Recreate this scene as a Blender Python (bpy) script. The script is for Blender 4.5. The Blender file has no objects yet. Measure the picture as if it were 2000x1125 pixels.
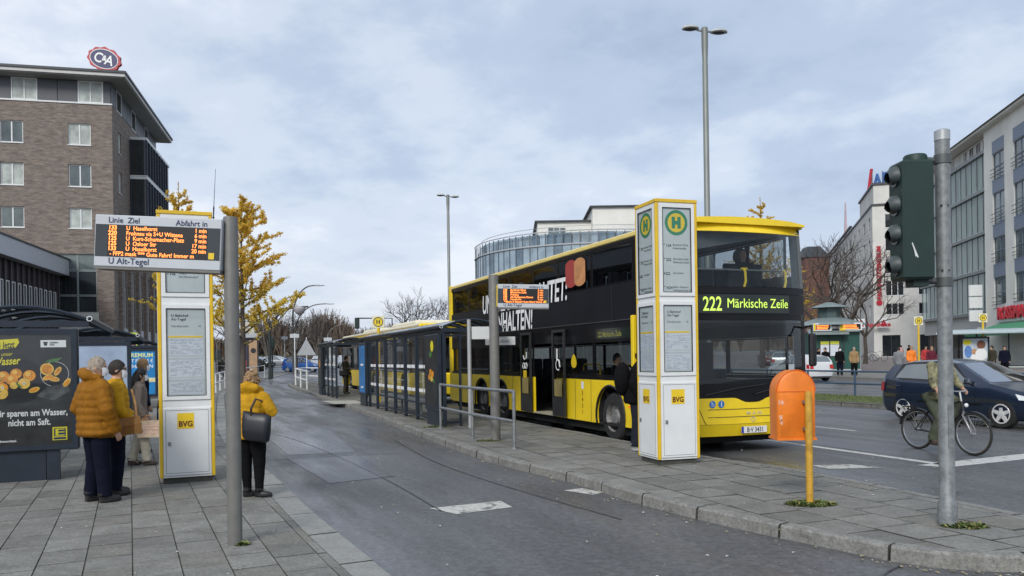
import bpy, bmesh, math, random
import numpy as np
from mathutils import Vector, Matrix, kdtree
from math import sin, cos, pi, radians, sqrt
rnd = random.Random(7)
S = bpy.context.scene
C = S.collection
# ------------------------------------------------------------------ camera
CAM_H, FPX, HOR, ROLL = 1.68, 1566.0, 698.0, 0.0147
cam = bpy.data.cameras.new('camera'); camo = bpy.data.objects.new('camera', cam); C.objects.link(camo)
cam.sensor_width = 36.0; cam.lens = 36.0 * FPX / 2000.0
cam.shift_y = (HOR - 562.5) / 2000.0
cam.clip_start = 0.1; cam.clip_end = 6000
camo.matrix_world = Matrix.Translation((0, 0, CAM_H)) @ Matrix.Rotation(pi/2, 4, 'X') @ Matrix.Rotation(-math.atan(ROLL), 4, 'Z')
S.camera = camo
# ------------------------------------------------------------------ light
SUN_EL, SUN_AZ, SUN_STR, SKY_STR = 36.0, 200.0, 1.5, 0.10     # azimuth clockwise from +Y (view direction): behind and to the left
S.view_settings.view_transform = 'Standard'; S.view_settings.look = 'None'
S.view_settings.exposure = 0.70; S.view_settings.gamma = 1.0; S.view_settings.use_curve_mapping = False
W = bpy.data.worlds.new('World'); S.world = W; W.use_nodes = True
nt = W.node_tree; nt.nodes.clear()
def N(t, tree=None, **kw):
    n = (tree or nt).nodes.new(t)
    for k, v in kw.items():
        if k in n.inputs.keys(): n.inputs[k].default_value = v
        else: setattr(n, k, v)
    return n
def ramp(tree, stops, interp='LINEAR'):
    r = tree.nodes.new('ShaderNodeValToRGB'); r.color_ramp.interpolation = interp
    e = r.color_ramp.elements
    while len(e) < len(stops): e.new(0.5)
    for i, (p, c) in enumerate(stops):
        e[i].position = p; e[i].color = (c[0], c[1], c[2], 1) if not isinstance(c, (int, float)) else (c, c, c, 1)
    return r
L = nt.links.new
sky = N('ShaderNodeTexSky', sky_type='NISHITA'); sky.sun_disc = False
sky.sun_elevation = radians(SUN_EL); sky.sun_rotation = radians(SUN_AZ)
sky.air_density = 1.0; sky.dust_density = 2.0; sky.ozone_density = 2.0
tc = N('ShaderNodeTexCoord'); sep = N('ShaderNodeSeparateXYZ'); L(tc.outputs['Generated'], sep.inputs[0])
zc = N('ShaderNodeMath', operation='MAXIMUM'); L(sep.outputs['Z'], zc.inputs[0]); zc.inputs[1].default_value = 0.0
za = N('ShaderNodeMath', operation='ADD'); L(zc.outputs[0], za.inputs[0]); za.inputs[1].default_value = 0.22
dx = N('ShaderNodeMath', operation='DIVIDE'); L(sep.outputs['X'], dx.inputs[0]); L(za.outputs[0], dx.inputs[1])
dy = N('ShaderNodeMath', operation='DIVIDE'); L(sep.outputs['Y'], dy.inputs[0]); L(za.outputs[0], dy.inputs[1])
cmb = N('ShaderNodeCombineXYZ'); L(dx.outputs[0], cmb.inputs[0]); L(dy.outputs[0], cmb.inputs[1])
mp = N('ShaderNodeMapping'); L(cmb.outputs[0], mp.inputs[0]); mp.inputs['Scale'].default_value = (0.85, 0.85, 1); mp.inputs['Location'].default_value = (3.3, 1.7, 0); mp.inputs['Rotation'].default_value = (0, 0, 0.5)
n1 = N('ShaderNodeTexNoise', Scale=0.8, Detail=5.0, Roughness=0.48, Distortion=0.0); L(mp.outputs[0], n1.inputs['Vector'])
n2 = N('ShaderNodeTexNoise', Scale=2.3, Detail=7.0, Roughness=0.6, Distortion=0.0); L(mp.outputs[0], n2.inputs['Vector'])
mx = N('ShaderNodeMath', operation='MULTIPLY_ADD'); L(n2.outputs[0], mx.inputs[0]); mx.inputs[1].default_value = 0.42
ml = N('ShaderNodeMath', operation='MULTIPLY'); L(n1.outputs[0], ml.inputs[0]); ml.inputs[1].default_value = 0.62; L(ml.outputs[0], mx.inputs[2])
cr = ramp(nt, [(0.37, (0.315, 0.385, 0.51)), (0.46, (0.40, 0.475, 0.60)), (0.54, (0.53, 0.59, 0.69)), (0.63, (0.72, 0.75, 0.80))], 'EASE')
L(mx.outputs[0], cr.inputs[0])
# near the horizon the cloud layer pales into milky haze
hz = N('ShaderNodeMapRange'); L(zc.outputs[0], hz.inputs[0]); hz.inputs[1].default_value = 0.0; hz.inputs[2].default_value = 0.22; hz.inputs[3].default_value = 0.75; hz.inputs[4].default_value = 0.0
mh = N('ShaderNodeMix', data_type='RGBA'); L(hz.outputs[0], mh.inputs[0]); L(cr.outputs[0], mh.inputs[6]); mh.inputs[7].default_value = (0.565, 0.60, 0.675, 1)
bg1 = N('ShaderNodeBackground', Strength=0.82); L(mh.outputs[2], bg1.inputs[0])
bg2 = N('ShaderNodeBackground', Strength=SKY_STR); L(sky.outputs[0], bg2.inputs[0])
ms = N('ShaderNodeMixShader'); ms.inputs[0].default_value = 0.90; L(bg2.outputs[0], ms.inputs[1]); L(bg1.outputs[0], ms.inputs[2])
wo = N('ShaderNodeOutputWorld'); L(ms.outputs[0], wo.inputs[0])
sd = bpy.data.lights.new('sun', 'SUN'); sd.energy = SUN_STR; sd.angle = radians(20); sd.color = (1.0, 0.965, 0.91)
so = bpy.data.objects.new('sun', sd); C.objects.link(so)
_d = Vector((sin(radians(SUN_AZ))*cos(radians(SUN_EL)), cos(radians(SUN_AZ))*cos(radians(SUN_EL)), sin(radians(SUN_EL))))
so.rotation_euler = (-_d).to_track_quat('-Z', 'Y').to_euler(); so.location = (0, 0, 60)
S.cycles.max_bounces = 6; S.cycles.transparent_max_bounces = 24; S.cycles.caustics_reflective = False; S.cycles.caustics_refractive = False

# ------------------------------------------------------------------ helpers
def c(r, g, b):
    f = lambda v: (v/255)/12.92 if v/255 <= 0.04045 else ((v/255+0.055)/1.055)**2.4
    return (f(r), f(g), f(b))
def gz(x, y):
    # the square rises gently away from the camera
    return 0.0 if y < 34 else 0.0122*(y-34)*min(1, (y-34)/12)
MATS = {}
def mat(name, col, rough=0.6, metal=0.0, var=0.10, scale=4.0, bump=0.0, bscale=60.0, spec=0.5, emit=0.0, coat=0.0, dirt=0.0, stretch=None, rvar=0.0, ecol=None, speck=0.0, sscale=34.0):
    """procedural material: base colour broken up by noise, optional bump, grime"""
    if name in MATS: return MATS[name]
    m = bpy.data.materials.new(name); m.use_nodes = True; t = m.node_tree; b = t.nodes['Principled BSDF']; l = t.links.new
    b.inputs['Roughness'].default_value = rough; b.inputs['Metallic'].default_value = metal
    b.inputs['Specular IOR Level'].default_value = spec; b.inputs['Coat Weight'].default_value = coat; b.inputs['Coat Roughness'].default_value = 0.08
    b.inputs['Base Color'].default_value = (*col, 1)
    g = t.nodes.new('ShaderNodeNewGeometry'); vec = g.outputs['Position']
    if stretch:
        k = t.nodes.new('ShaderNodeMapping'); k.inputs['Scale'].default_value = stretch; l(vec, k.inputs[0]); vec = k.outputs[0]
    if var > 0:
        n = t.nodes.new('ShaderNodeTexNoise'); n.inputs['Scale'].default_value = scale; n.inputs['Detail'].default_value = 6; n.inputs['Roughness'].default_value = 0.65; l(vec, n.inputs['Vector'])
        lo = tuple(max(0, x*(1-var*1.6)) for x in col); hi = tuple(min(1, x*(1+var*1.6)) for x in col)
        r = ramp(t, [(0.3, lo), (0.7, hi)]); l(n.outputs[0], r.inputs[0]); out = r.outputs[0]
        if dirt > 0:
            d = t.nodes.new('ShaderNodeTexNoise'); d.inputs['Scale'].default_value = scale*0.45; d.inputs['Detail'].default_value = 8; d.inputs['Roughness'].default_value = 0.75; l(vec, d.inputs['Vector'])
            dr = ramp(t, [(0.52, 0.0), (0.72, dirt)]); l(d.outputs[0], dr.inputs[0])
            mxn = t.nodes.new('ShaderNodeMix'); mxn.data_type = 'RGBA'; l(dr.outputs[0], mxn.inputs[0]); l(out, mxn.inputs[6]); mxn.inputs[7].default_value = (col[0]*0.45, col[1]*0.42, col[2]*0.38, 1); out = mxn.outputs[2]
        if speck > 0:      # aggregate grain and small stuck spots
            sn = t.nodes.new('ShaderNodeTexNoise'); sn.inputs['Scale'].default_value = sscale; sn.inputs['Detail'].default_value = 6; sn.inputs['Roughness'].default_value = 0.88; l(g.outputs['Position'], sn.inputs['Vector'])
            sr = ramp(t, [(0.36, 1-speck), (0.5, 1.0), (0.66, 1+speck)]); l(sn.outputs[0], sr.inputs[0]); sm_x = t.nodes.new('ShaderNodeMix'); sm_x.data_type = 'RGBA'; sm_x.blend_type = 'MULTIPLY'; sm_x.inputs[0].default_value = 1.0; l(out, sm_x.inputs[6]); l(sr.outputs[0], sm_x.inputs[7]); out = sm_x.outputs[2]
            vo = t.nodes.new('ShaderNodeTexVoronoi'); vo.inputs['Scale'].default_value = 3.1; l(g.outputs['Position'], vo.inputs['Vector']); vr = ramp(t, [(0.0, 0.55), (0.055, 0.55), (0.075, 0.0)]); l(vo.outputs['Distance'], vr.inputs[0])
            vm = t.nodes.new('ShaderNodeMix'); vm.data_type = 'RGBA'; l(vr.outputs[0], vm.inputs[0]); l(out, vm.inputs[6]); vm.inputs[7].default_value = (col[0]*0.5, col[1]*0.5, col[2]*0.5, 1); out = vm.outputs[2]
        l(out, b.inputs['Base Color'])
        if rvar > 0:
            rr = ramp(t, [(0.3, max(0.02, rough-rvar)), (0.7, min(1, rough+rvar))]); l(n.outputs[0], rr.inputs[0]); l(rr.outputs[0], b.inputs['Roughness'])
    if bump > 0:
        n = t.nodes.new('ShaderNodeTexNoise'); n.inputs['Scale'].default_value = bscale; n.inputs['Detail'].default_value = 4; l(vec, n.inputs['Vector'])
        bp = t.nodes.new('ShaderNodeBump'); bp.inputs['Strength'].default_value = bump; bp.inputs['Distance'].default_value = 0.01; l(n.outputs[0], bp.inputs['Height']); l(bp.outputs[0], b.inputs['Normal'])
    if emit > 0:
        b.inputs['Emission Color'].default_value = (*(ecol or col), 1); b.inputs['Emission Strength'].default_value = emit
    MATS[name] = m; return m
def glass(name, tint=(0.8, 0.85, 0.85), refl=0.12, rough=0.02, body=None, bodyf=0.0):
    """thin pane: tinted transparency with a Fresnel mirror on top"""
    if name in MATS: return MATS[name]
    m = bpy.data.materials.new(name); m.use_nodes = True; t = m.node_tree; t.nodes.clear(); l = t.links.new
    tr = t.nodes.new('ShaderNodeBsdfTransparent'); tr.inputs[0].default_value = (*tint, 1)
    gl = t.nodes.new('ShaderNodeBsdfGlossy'); gl.inputs['Roughness'].default_value = rough; gl.inputs[0].default_value = (0.95, 0.97, 1, 1)
    fr = t.nodes.new('ShaderNodeLayerWeight'); fr.inputs[0].default_value = 0.25
    mr = t.nodes.new('ShaderNodeMapRange'); mr.inputs[3].default_value = refl*0.5; mr.inputs[4].default_value = min(1, refl*3.2); l(fr.outputs['Fresnel'], mr.inputs[0])
    first = tr.outputs[0]
    if bodyf > 0:
        df = t.nodes.new('ShaderNodeBsdfDiffuse'); df.inputs[0].default_value = (*body, 1)
        k = t.nodes.new('ShaderNodeMixShader'); k.inputs[0].default_value = bodyf; l(tr.outputs[0], k.inputs[1]); l(df.outputs[0], k.inputs[2]); first = k.outputs[0]
    mxs = t.nodes.new('ShaderNodeMixShader'); l(mr.outputs[0], mxs.inputs[0]); l(first, mxs.inputs[1]); l(gl.outputs[0], mxs.inputs[2])
    o = t.nodes.new('ShaderNodeOutputMaterial'); l(mxs.outputs[0], o.inputs[0]); MATS[name] = m; return m
def V(*a): return Vector(a)
class MB:
    def __init__(s): s.v = []; s.f = []; s.m = []; s.tag = []; s.t = 0; s.mi = 0; s.X = None
    def p(s, pts):
        i = len(s.v)
        for q in pts:
            s.v.append(tuple(s.X @ Vector(q)) if s.X else tuple(q)); s.tag.append(s.t)
        return i
    def face(s, idx): s.f.append(tuple(idx)); s.m.append(s.mi)
    def quad(s, *pts): i = s.p(pts); s.face(range(i, i+len(pts))); return s
    def box(s, x0, x1, y0, y1, z0, z1, open_=''):
        i = s.p([(x0,y0,z0),(x1,y0,z0),(x1,y1,z0),(x0,y1,z0),(x0,y0,z1),(x1,y0,z1),(x1,y1,z1),(x0,y1,z1)])
        for a in ((0,3,2,1),(4,5,6,7),(0,1,5,4),(1,2,6,5),(2,3,7,6),(3,0,4,7)): s.face([i+k for k in a])
        return s
    def cbox(s, x0, x1, y0, y1, z0, z1, ch=0.01):
        """box with chamfered edges"""
        cx, cy, cz = (x0+x1)/2, (y0+y1)/2, (z0+z1)/2; hx, hy, hz_ = (x1-x0)/2, (y1-y0)/2, (z1-z0)/2
        ch = min(ch, hx*0.9, hy*0.9, hz_*0.9); idx = {}
        for sx in (-1,1):
            for sy in (-1,1):
                for sz in (-1,1):
                    idx[sx,sy,sz] = s.p([(cx+sx*hx, cy+sy*(hy-ch), cz+sz*(hz_-ch)), (cx+sx*(hx-ch), cy+sy*hy, cz+sz*(hz_-ch)), (cx+sx*(hx-ch), cy+sy*(hy-ch), cz+sz*hz_)])
        I = idx
        for sg in (-1,1):
            o = lambda L_: s.face(L_ if sg > 0 else L_[::-1])
            o([I[sg,-1,-1], I[sg,1,-1], I[sg,1,1], I[sg,-1,1]])
            o([I[1,sg,-1]+1, I[-1,sg,-1]+1, I[-1,sg,1]+1, I[1,sg,1]+1])
            o([I[-1,-1,sg]+2, I[1,-1,sg]+2, I[1,1,sg]+2, I[-1,1,sg]+2])
        for a in (-1,1):
            for b in (-1,1):
                s.face([I[a,b,-1], I[a,b,1], I[a,b,1]+1, I[a,b,-1]+1]); s.face([I[a,-1,b], I[a,1,b], I[a,1,b]+2, I[a,-1,b]+2]); s.face([I[-1,a,b]+1, I[1,a,b]+1, I[1,a,b]+2, I[-1,a,b]+2])
        for k in I: s.face([I[k], I[k]+1, I[k]+2])
        return s
    def loft(s, rings, cap=True, closed=True):
        n = len(rings[0]); b = [s.p(r) for r in rings]
        for a, q in zip(b, b[1:]):
            for k in range(n if closed else n-1):
                s.face((a+k, a+(k+1) % n, q+(k+1) % n, q+k))
        if cap and closed: s.face([b[0]+k for k in range(n)][::-1]); s.face([b[-1]+k for k in range(n)])
        return s
    def tube(s, pts, r, n=8, cap=True, flat=1.0):
        pts = [Vector(q) for q in pts]; m = len(pts); rs = r if isinstance(r, (list, tuple)) else [r]*m
        rings = []; u = None
        for i, q in enumerate(pts):
            d = (pts[min(i+1, m-1)]-pts[max(i-1, 0)]).normalized()
            if u is None: u = d.orthogonal().normalized()
            else:
                u = u-d*u.dot(d); u = u.normalized() if u.length > 1e-6 else d.orthogonal().normalized()
            w = d.cross(u)
            rings.append([q+(u*cos(2*pi*k/n)+w*sin(2*pi*k/n)*flat)*rs[i] for k in range(n)])
        return s.loft(rings, cap)
    def cyl(s, p0, p1, r0, r1=None, n=12): return s.tube([p0, p1], [r0, r0 if r1 is None else r1], n)
    def ell(s, ct, rx, ry, rz, nu=12, nv=8, rot=None):
        ct = Vector(ct); rings = []
        for j in range(1, nv):
            a = -pi/2+pi*j/nv; ring = []
            for k in range(nu):
                q = Vector((rx*cos(a)*cos(2*pi*k/nu), ry*cos(a)*sin(2*pi*k/nu), rz*sin(a)))
                ring.append(ct+(rot @ q if rot else q))
            rings.append(ring)
        b = len(s.v); s.loft(rings, cap=False)
        q0 = Vector((0,0,-rz)); q1 = Vector((0,0,rz)); i0 = s.p([ct+(rot @ q0 if rot else q0)]); i1 = s.p([ct+(rot @ q1 if rot else q1)]); e = b+(nv-2)*nu
        for k in range(nu): s.face((i0, b+(k+1) % nu, b+k)); s.face((i1, e+k, e+(k+1) % nu))
        return s
    def prism(s, poly, z0, z1):
        """poly: list of (x,y) counter-clockwise"""
        n = len(poly); a = s.p([(x, y, z0) for x, y in poly]); b = s.p([(x, y, z1) for x, y in poly])
        s.face([a+k for k in range(n)][::-1]); s.face([b+k for k in range(n)])
        for k in range(n): s.face((a+k, a+(k+1) % n, b+(k+1) % n, b+k))
        return s
    def extr(s, pts, vec):
        """extrude a planar 3D outline"""
        vec = Vector(vec); n = len(pts); a = s.p(pts); b = s.p([Vector(q)+vec for q in pts])
        s.face([a+k for k in range(n)]); s.face([b+k for k in range(n)][::-1])
        for k in range(n): s.face((a+(k+1) % n, a+k, b+k, b+(k+1) % n))
        return s
    def lathe(s, prof, ct=(0,0,0), n=16, axis='Z', cap=True):
        rings = []
        for r, h in prof:
            ring = []
            for k in range(n):
                a = 2*pi*k/n
                q = (r*cos(a), r*sin(a), h) if axis == 'Z' else ((h, r*cos(a), r*sin(a)) if axis == 'X' else (r*sin(a), h, r*cos(a)))
                ring.append((ct[0]+q[0], ct[1]+q[1], ct[2]+q[2]))
            rings.append(ring)
        return s.loft(rings, cap)
    def mesh(s, name, mats, smooth=None):
        me = bpy.data.meshes.new(name); me.from_pydata(s.v, [], s.f); me.update()
        mats = mats if isinstance(mats, (list, tuple)) else [mats]
        for q in mats: me.materials.append(q)
        if len(mats) > 1: me.polygons.foreach_set('material_index', s.m)
        if smooth:
            me.polygons.foreach_set('use_smooth', [True]*len(me.polygons)); me.set_sharp_from_angle(angle=radians(smooth))
        return me
    def build(s, name, mats, parent=None, smooth=None, loc=None, rotz=0.0, fix=False):
        me = s.mesh(name, mats, smooth)
        if fix:
            bm = bmesh.new(); bm.from_mesh(me); bmesh.ops.recalc_face_normals(bm, faces=bm.faces); bm.to_mesh(me); bm.free()
        return link(name, me, parent, loc, rotz)
def link(name, me, parent=None, loc=None, rotz=0.0):
    o = bpy.data.objects.new(name, me); C.objects.link(o); o.parent = parent
    if loc: o.location = loc
    if rotz: o.rotation_euler = (0, 0, rotz)
    return o
def tag(o, label, cat, group=None):
    o['label'] = label; o['category'] = cat
    if group: o['group'] = group
    return o
def struct(o, kind='structure'): o['kind'] = kind; return o
def thing(name, label, cat, loc=(0,0,0), rotz=0.0, group=None):
    o = bpy.data.objects.new(name, None); C.objects.link(o); o.location = loc; o.rotation_euler = (0, 0, rotz); o.empty_display_size = 0.1
    return tag(o, label, cat, group)
def dup(root, loc, rotz, label, group=None):
    r = root.copy(); C.objects.link(r); r.location = loc; r.rotation_euler = (0, 0, rotz); r['label'] = label
    if group: r['group'] = group
    for ch in list(root.children):
        k = ch.copy(); C.objects.link(k); k.parent = r
        for g in ch.children:
            d = g.copy(); C.objects.link(d); d.parent = k
    return r
TXT = {}
def text(body, size, m, parent, x, y, z, align='LEFT', name='lettering', bold=0.0, xs=1.0, rot=None, shear=0.0, depth=0.0, spacing=1.0):
    """flat lettering standing upright, readable from local -Y; (x, y, z) is the baseline start"""
    cu = bpy.data.curves.new('t', 'FONT'); cu.body = body; cu.size = size; cu.align_x = align; cu.offset = bold; cu.shear = shear; cu.resolution_u = 3; cu.extrude = depth; cu.space_character = spacing
    ob = bpy.data.objects.new('t', cu); me = bpy.data.meshes.new_from_object(ob); bpy.data.objects.remove(ob); bpy.data.curves.remove(cu)
    me.name = name; me.materials.clear(); me.materials.append(m)
    X = Matrix.Rotation(pi/2, 4, 'X') @ Matrix.Diagonal((xs, 1, 1, 1)); me.transform(X)
    o = link(name, me, parent); o.matrix_local = Matrix.Translation((x, y, z)) @ (rot or Matrix.Identity(4))
    return o
def disc(mb, x, y, z, r, n=24, r2=None, sx=1.0):
    """flat disc (or ring) facing local -Y"""
    if r2 is None: mb.quad(*[(x+r*sx*sin(2*pi*k/n), y, z+r*cos(2*pi*k/n)) for k in range(n)][::-1])
    else:
        for k in range(n):
            a, b = 2*pi*k/n, 2*pi*(k+1)/n
            mb.quad((x+r*sx*sin(a), y, z+r*cos(a)), (x+r2*sx*sin(a), y, z+r2*cos(a)), (x+r2*sx*sin(b), y, z+r2*cos(b)), (x+r*sx*sin(b), y, z+r*cos(b)))
    return mb
def flat(mb, x0, x1, z0, z1, y): return mb.quad((x0,y,z0),(x1,y,z0),(x1,y,z1),(x0,y,z1))
# the road frame: u points along the road towards the camera, n across it to the right
ANG = 0.3648; O = V(2.88, 13.16); UX = V(sin(ANG), -cos(ANG)); NX = V(cos(ANG), sin(ANG))
def RD(t, s, z=None):
    q = O+NX*t+UX*s
    return (q.x, q.y, gz(q.x, q.y) if z is None else z)
_rc = 1/sqrt(1+ROLL*ROLL); _rs = ROLL*_rc
def at(px, py, d):
    """world point on the photograph's sight line px,py at depth d (used to survey positions)"""
    x, y = px-1000, HOR-py
    return V((x*_rc+y*_rs)/FPX*d, d, CAM_H+(-x*_rs+y*_rc)/FPX*d)
def xof(px, d): return (px-1000)/FPX*d
# ------------------------------------------------------------------ ground materials
def asphalt_mat(name, base, wet=0.5, fine=1.0, streak=True):
    m = bpy.data.materials.new(name); m.use_nodes = True; t = m.node_tree; b = t.nodes['Principled BSDF']; l = t.links.new
    g = t.nodes.new('ShaderNodeNewGeometry'); P = g.outputs['Position']
    rot = t.nodes.new('ShaderNodeMapping'); rot.vector_type = 'POINT'; rot.inputs['Rotation'].default_value = (0, 0, -ANG-0.05); l(P, rot.inputs[0])
    st = t.nodes.new('ShaderNodeMapping'); st.inputs['Scale'].default_value = (1.0, 0.16, 1); l(rot.outputs[0], st.inputs[0])
    def noise(vec, sc, det=5, ro=0.6):
        n = t.nodes.new('ShaderNodeTexNoise'); n.inputs['Scale'].default_value = sc; n.inputs['Detail'].default_value = det; n.inputs['Roughness'].default_value = ro; l(vec, n.inputs['Vector']); return n.outputs[0]
    big = noise(P, 0.35); lane = noise(st.outputs[0], 1.3, 4); grain = noise(P, 13, 8, 0.92); speck = t.nodes.new('ShaderNodeTexVoronoi'); speck.inputs['Scale'].default_value = 17; l(P, speck.inputs['Vector'])
    r1 = ramp(t, [(0.3, tuple(x*0.62 for x in base)), (0.7, tuple(x*1.36 for x in base))]); 
    mm = t.nodes.new('ShaderNodeMath'); mm.operation = 'MULTIPLY_ADD'; l(lane, mm.inputs[0]); mm.inputs[1].default_value = 0.5
    m2 = t.nodes.new('ShaderNodeMath'); m2.operation = 'MULTIPLY'; l(big, m2.inputs[0]); m2.inputs[1].default_value = 0.5; l(m2.outputs[0], mm.inputs[2]); l(mm.outputs[0], r1.inputs[0])
    r2 = ramp(t, [(0.38, 0.50), (0.5, 0.95), (0.62, 1.65)]); l(grain, r2.inputs[0])
    mu = t.nodes.new('ShaderNodeMix'); mu.data_type = 'RGBA'; mu.blend_type = 'MULTIPLY'; mu.inputs[0].default_value = min(1, 0.95*fine); l(r1.outputs[0], mu.inputs[6]); l(r2.outputs[0], mu.inputs[7])
    r3 = ramp(t, [(0.0, 1.0), (0.11, 1.0), (0.17, 0.0)]); l(speck.outputs['Distance'], r3.inputs[0])
    r4 = t.nodes.new('ShaderNodeMath'); r4.operation = 'MULTIPLY'; l(r3.outputs[0], r4.inputs[0])
    r5 = ramp(t, [(0.72, 0.0), (0.78, 0.5*fine)]); l(speck.outputs['Color'], r5.inputs[0]); l(r5.outputs[0], r4.inputs[1])
    ms_ = t.nodes.new('ShaderNodeMix'); ms_.data_type = 'RGBA'; l(r4.outputs[0], ms_.inputs[0]); l(mu.outputs[2], ms_.inputs[6]); ms_.inputs[7].default_value = (0.42, 0.40, 0.37, 1)
    l(ms_.outputs[2], b.inputs['Base Color'])
    wn = noise(st.outputs[0], 0.9, 5, 0.6); wr = ramp(t, [(0.40, 0.24 if wet > 0.4 else 0.5), (0.60, 0.62)]); l(wn, wr.inputs[0]); l(wr.outputs[0], b.inputs['Roughness'])
    b.inputs['Specular IOR Level'].default_value = 0.45
    bp = t.nodes.new('ShaderNodeBump'); bp.inputs['Strength'].default_value = 0.35*fine; bp.inputs['Distance'].default_value = 0.006; l(grain, bp.inputs['Height']); l(bp.outputs[0], b.inputs['Normal'])
    MATS[name] = m; return m
M_road = asphalt_mat('damp_asphalt', (0.098, 0.098, 0.100), 0.6)
M_patch = asphalt_mat('smooth_wet_asphalt', (0.088, 0.090, 0.097), 0.9, 0.45)
for _n in M_patch.node_tree.nodes:
    if _n.type == 'VALTORGB' and _n.outputs[0].is_linked and _n.outputs[0].links[0].to_socket.name == 'Roughness':
        _n.color_ramp.elements[0].color = (0.20, 0.20, 0.20, 1); _n.color_ramp.elements[1].color = (0.42, 0.42, 0.42, 1)
M_slab = [mat('concrete_slab_%s' % k, (0.185*f*(1.02 if k == 'brown' else 1), 0.182*f, 0.165*f*(0.96 if k == 'brown' else 1)), 0.75, var=0.14, scale=5, bump=0.5, bscale=140, dirt=0.5, rvar=0.12, speck=0.42) for k, f in (('plain', 1.0), ('pale', 1.13), ('dark', 0.82), ('brown', 0.92))]
M_joint = mat('joint_sand', (0.038, 0.036, 0.030), 0.95, var=0.3, scale=20)
M_edge = mat('grimy_slab_edge', (0.066, 0.064, 0.055), 0.95, var=0.35, scale=5)
M_kerb = mat('granite_kerb', (0.205, 0.202, 0.186), 0.72, var=0.16, scale=6, bump=0.5, bscale=90, dirt=0.55, speck=0.45, sscale=30)
M_kerb2 = mat('smooth_pale_kerb', (0.245, 0.245, 0.228), 0.66, var=0.10, scale=5, bump=0.3, bscale=120, dirt=0.4, speck=0.25)
def paint_mat(name, col, wear=0.5):
    m = mat(name, col, 0.6, var=0.12, scale=12); t = m.node_tree; b = t.nodes['Principled BSDF']; l = t.links.new
    g = t.nodes.new('ShaderNodeNewGeometry'); n = t.nodes.new('ShaderNodeTexNoise'); n.inputs['Scale'].default_value = 6; n.inputs['Detail'].default_value = 9; n.inputs['Roughness'].default_value = 0.75; l(g.outputs['Position'], n.inputs['Vector'])
    r = ramp(t, [(wear-0.05, 0.0), (wear+0.06, 1.0)]); l(n.outputs[0], r.inputs[0]); l(r.outputs[0], b.inputs['Alpha']); return m
M_line = paint_mat('worn_white_road_paint', (0.50, 0.50, 0.48), 0.38)
M_line2 = paint_mat('flaking_road_paint', (0.48, 0.47, 0.43), 0.42)

def grid_sheet(name, m, x0, x1, y0, y1, dz, nx, ny, f=None):
    mb = MB(); xs = np.linspace(x0, x1, nx); ys = np.linspace(y0, y1, ny) if f is None else f
    ids = [[mb.p([(x, y, gz(x, y)+dz)]) for x in xs] for y in ys]
    for j in range(len(ys)-1):
        for i in range(nx-1): mb.face((ids[j][i], ids[j][i+1], ids[j+1][i+1], ids[j+1][i]))
    return struct(mb.build(name, m, smooth=60))
M_field = mat('far_ground', (0.10, 0.10, 0.085), 0.9, var=0.25, scale=0.05)
grid_sheet('ground', M_field, -1500, 1500, -60, 3000, -0.06, 13, 0, f=[-60, 0, 34, 40, 46, 60, 90, 140, 300, 800, 3000])
road = grid_sheet('road', M_road, -70, 110, -20, 240, 0.0, 37, 0, f=[-20, 0, 10, 20, 30, 34, 37, 40, 43, 46, 50, 60, 75, 90, 110, 140, 180, 240])

def clip_poly(poly, rect):
    """Sutherland-Hodgman: poly clipped by a convex counter-clockwise window"""
    out = poly
    for i in range(len(rect)):
        a, b = rect[i], rect[(i+1) % len(rect)]; res = []
        side = lambda q: (b[0]-a[0])*(q[1]-a[1])-(b[1]-a[1])*(q[0]-a[0])
        for j in range(len(out)):
            p, q = out[j-1], out[j]; sp, sq = side(p), side(q)
            if (sp >= 0) != (sq >= 0):
                k = sp/(sp-sq); res.append((p[0]+(q[0]-p[0])*k, p[1]+(q[1]-p[1])*k))
            if sq >= 0: res.append(q)
        out = res
        if len(out) < 3: return []
    return out
def area(p): return 0.5*sum(p[i-1][0]*p[i][1]-p[i][0]*p[i-1][1] for i in range(len(p)))
def smooth_line(pts, n=6):
    """Catmull-Rom through 2D points"""
    o = []; P = [pts[0]]+list(pts)+[pts[-1]]
    for i in range(1, len(P)-2):
        for k in range(n):
            t = k/n; a, b, d, e = P[i-1], P[i], P[i+1], P[i+2]
            o.append(tuple(0.5*((2*b[j])+(-a[j]+d[j])*t+(2*a[j]-5*b[j]+4*d[j]-e[j])*t*t+(-a[j]+3*b[j]-3*d[j]+e[j])*t**3) for j in (0, 1)))
    o.append(pts[-1]); return o
def offset(line, d):
    o = []
    for i, q in enumerate(line):
        a, b = line[max(i-1, 0)], line[min(i+1, len(line)-1)]; tx, ty = b[0]-a[0], b[1]-a[1]; l_ = sqrt(tx*tx+ty*ty) or 1
        o.append((q[0]-ty/l_*d, q[1]+tx/l_*d))
    return o
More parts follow.
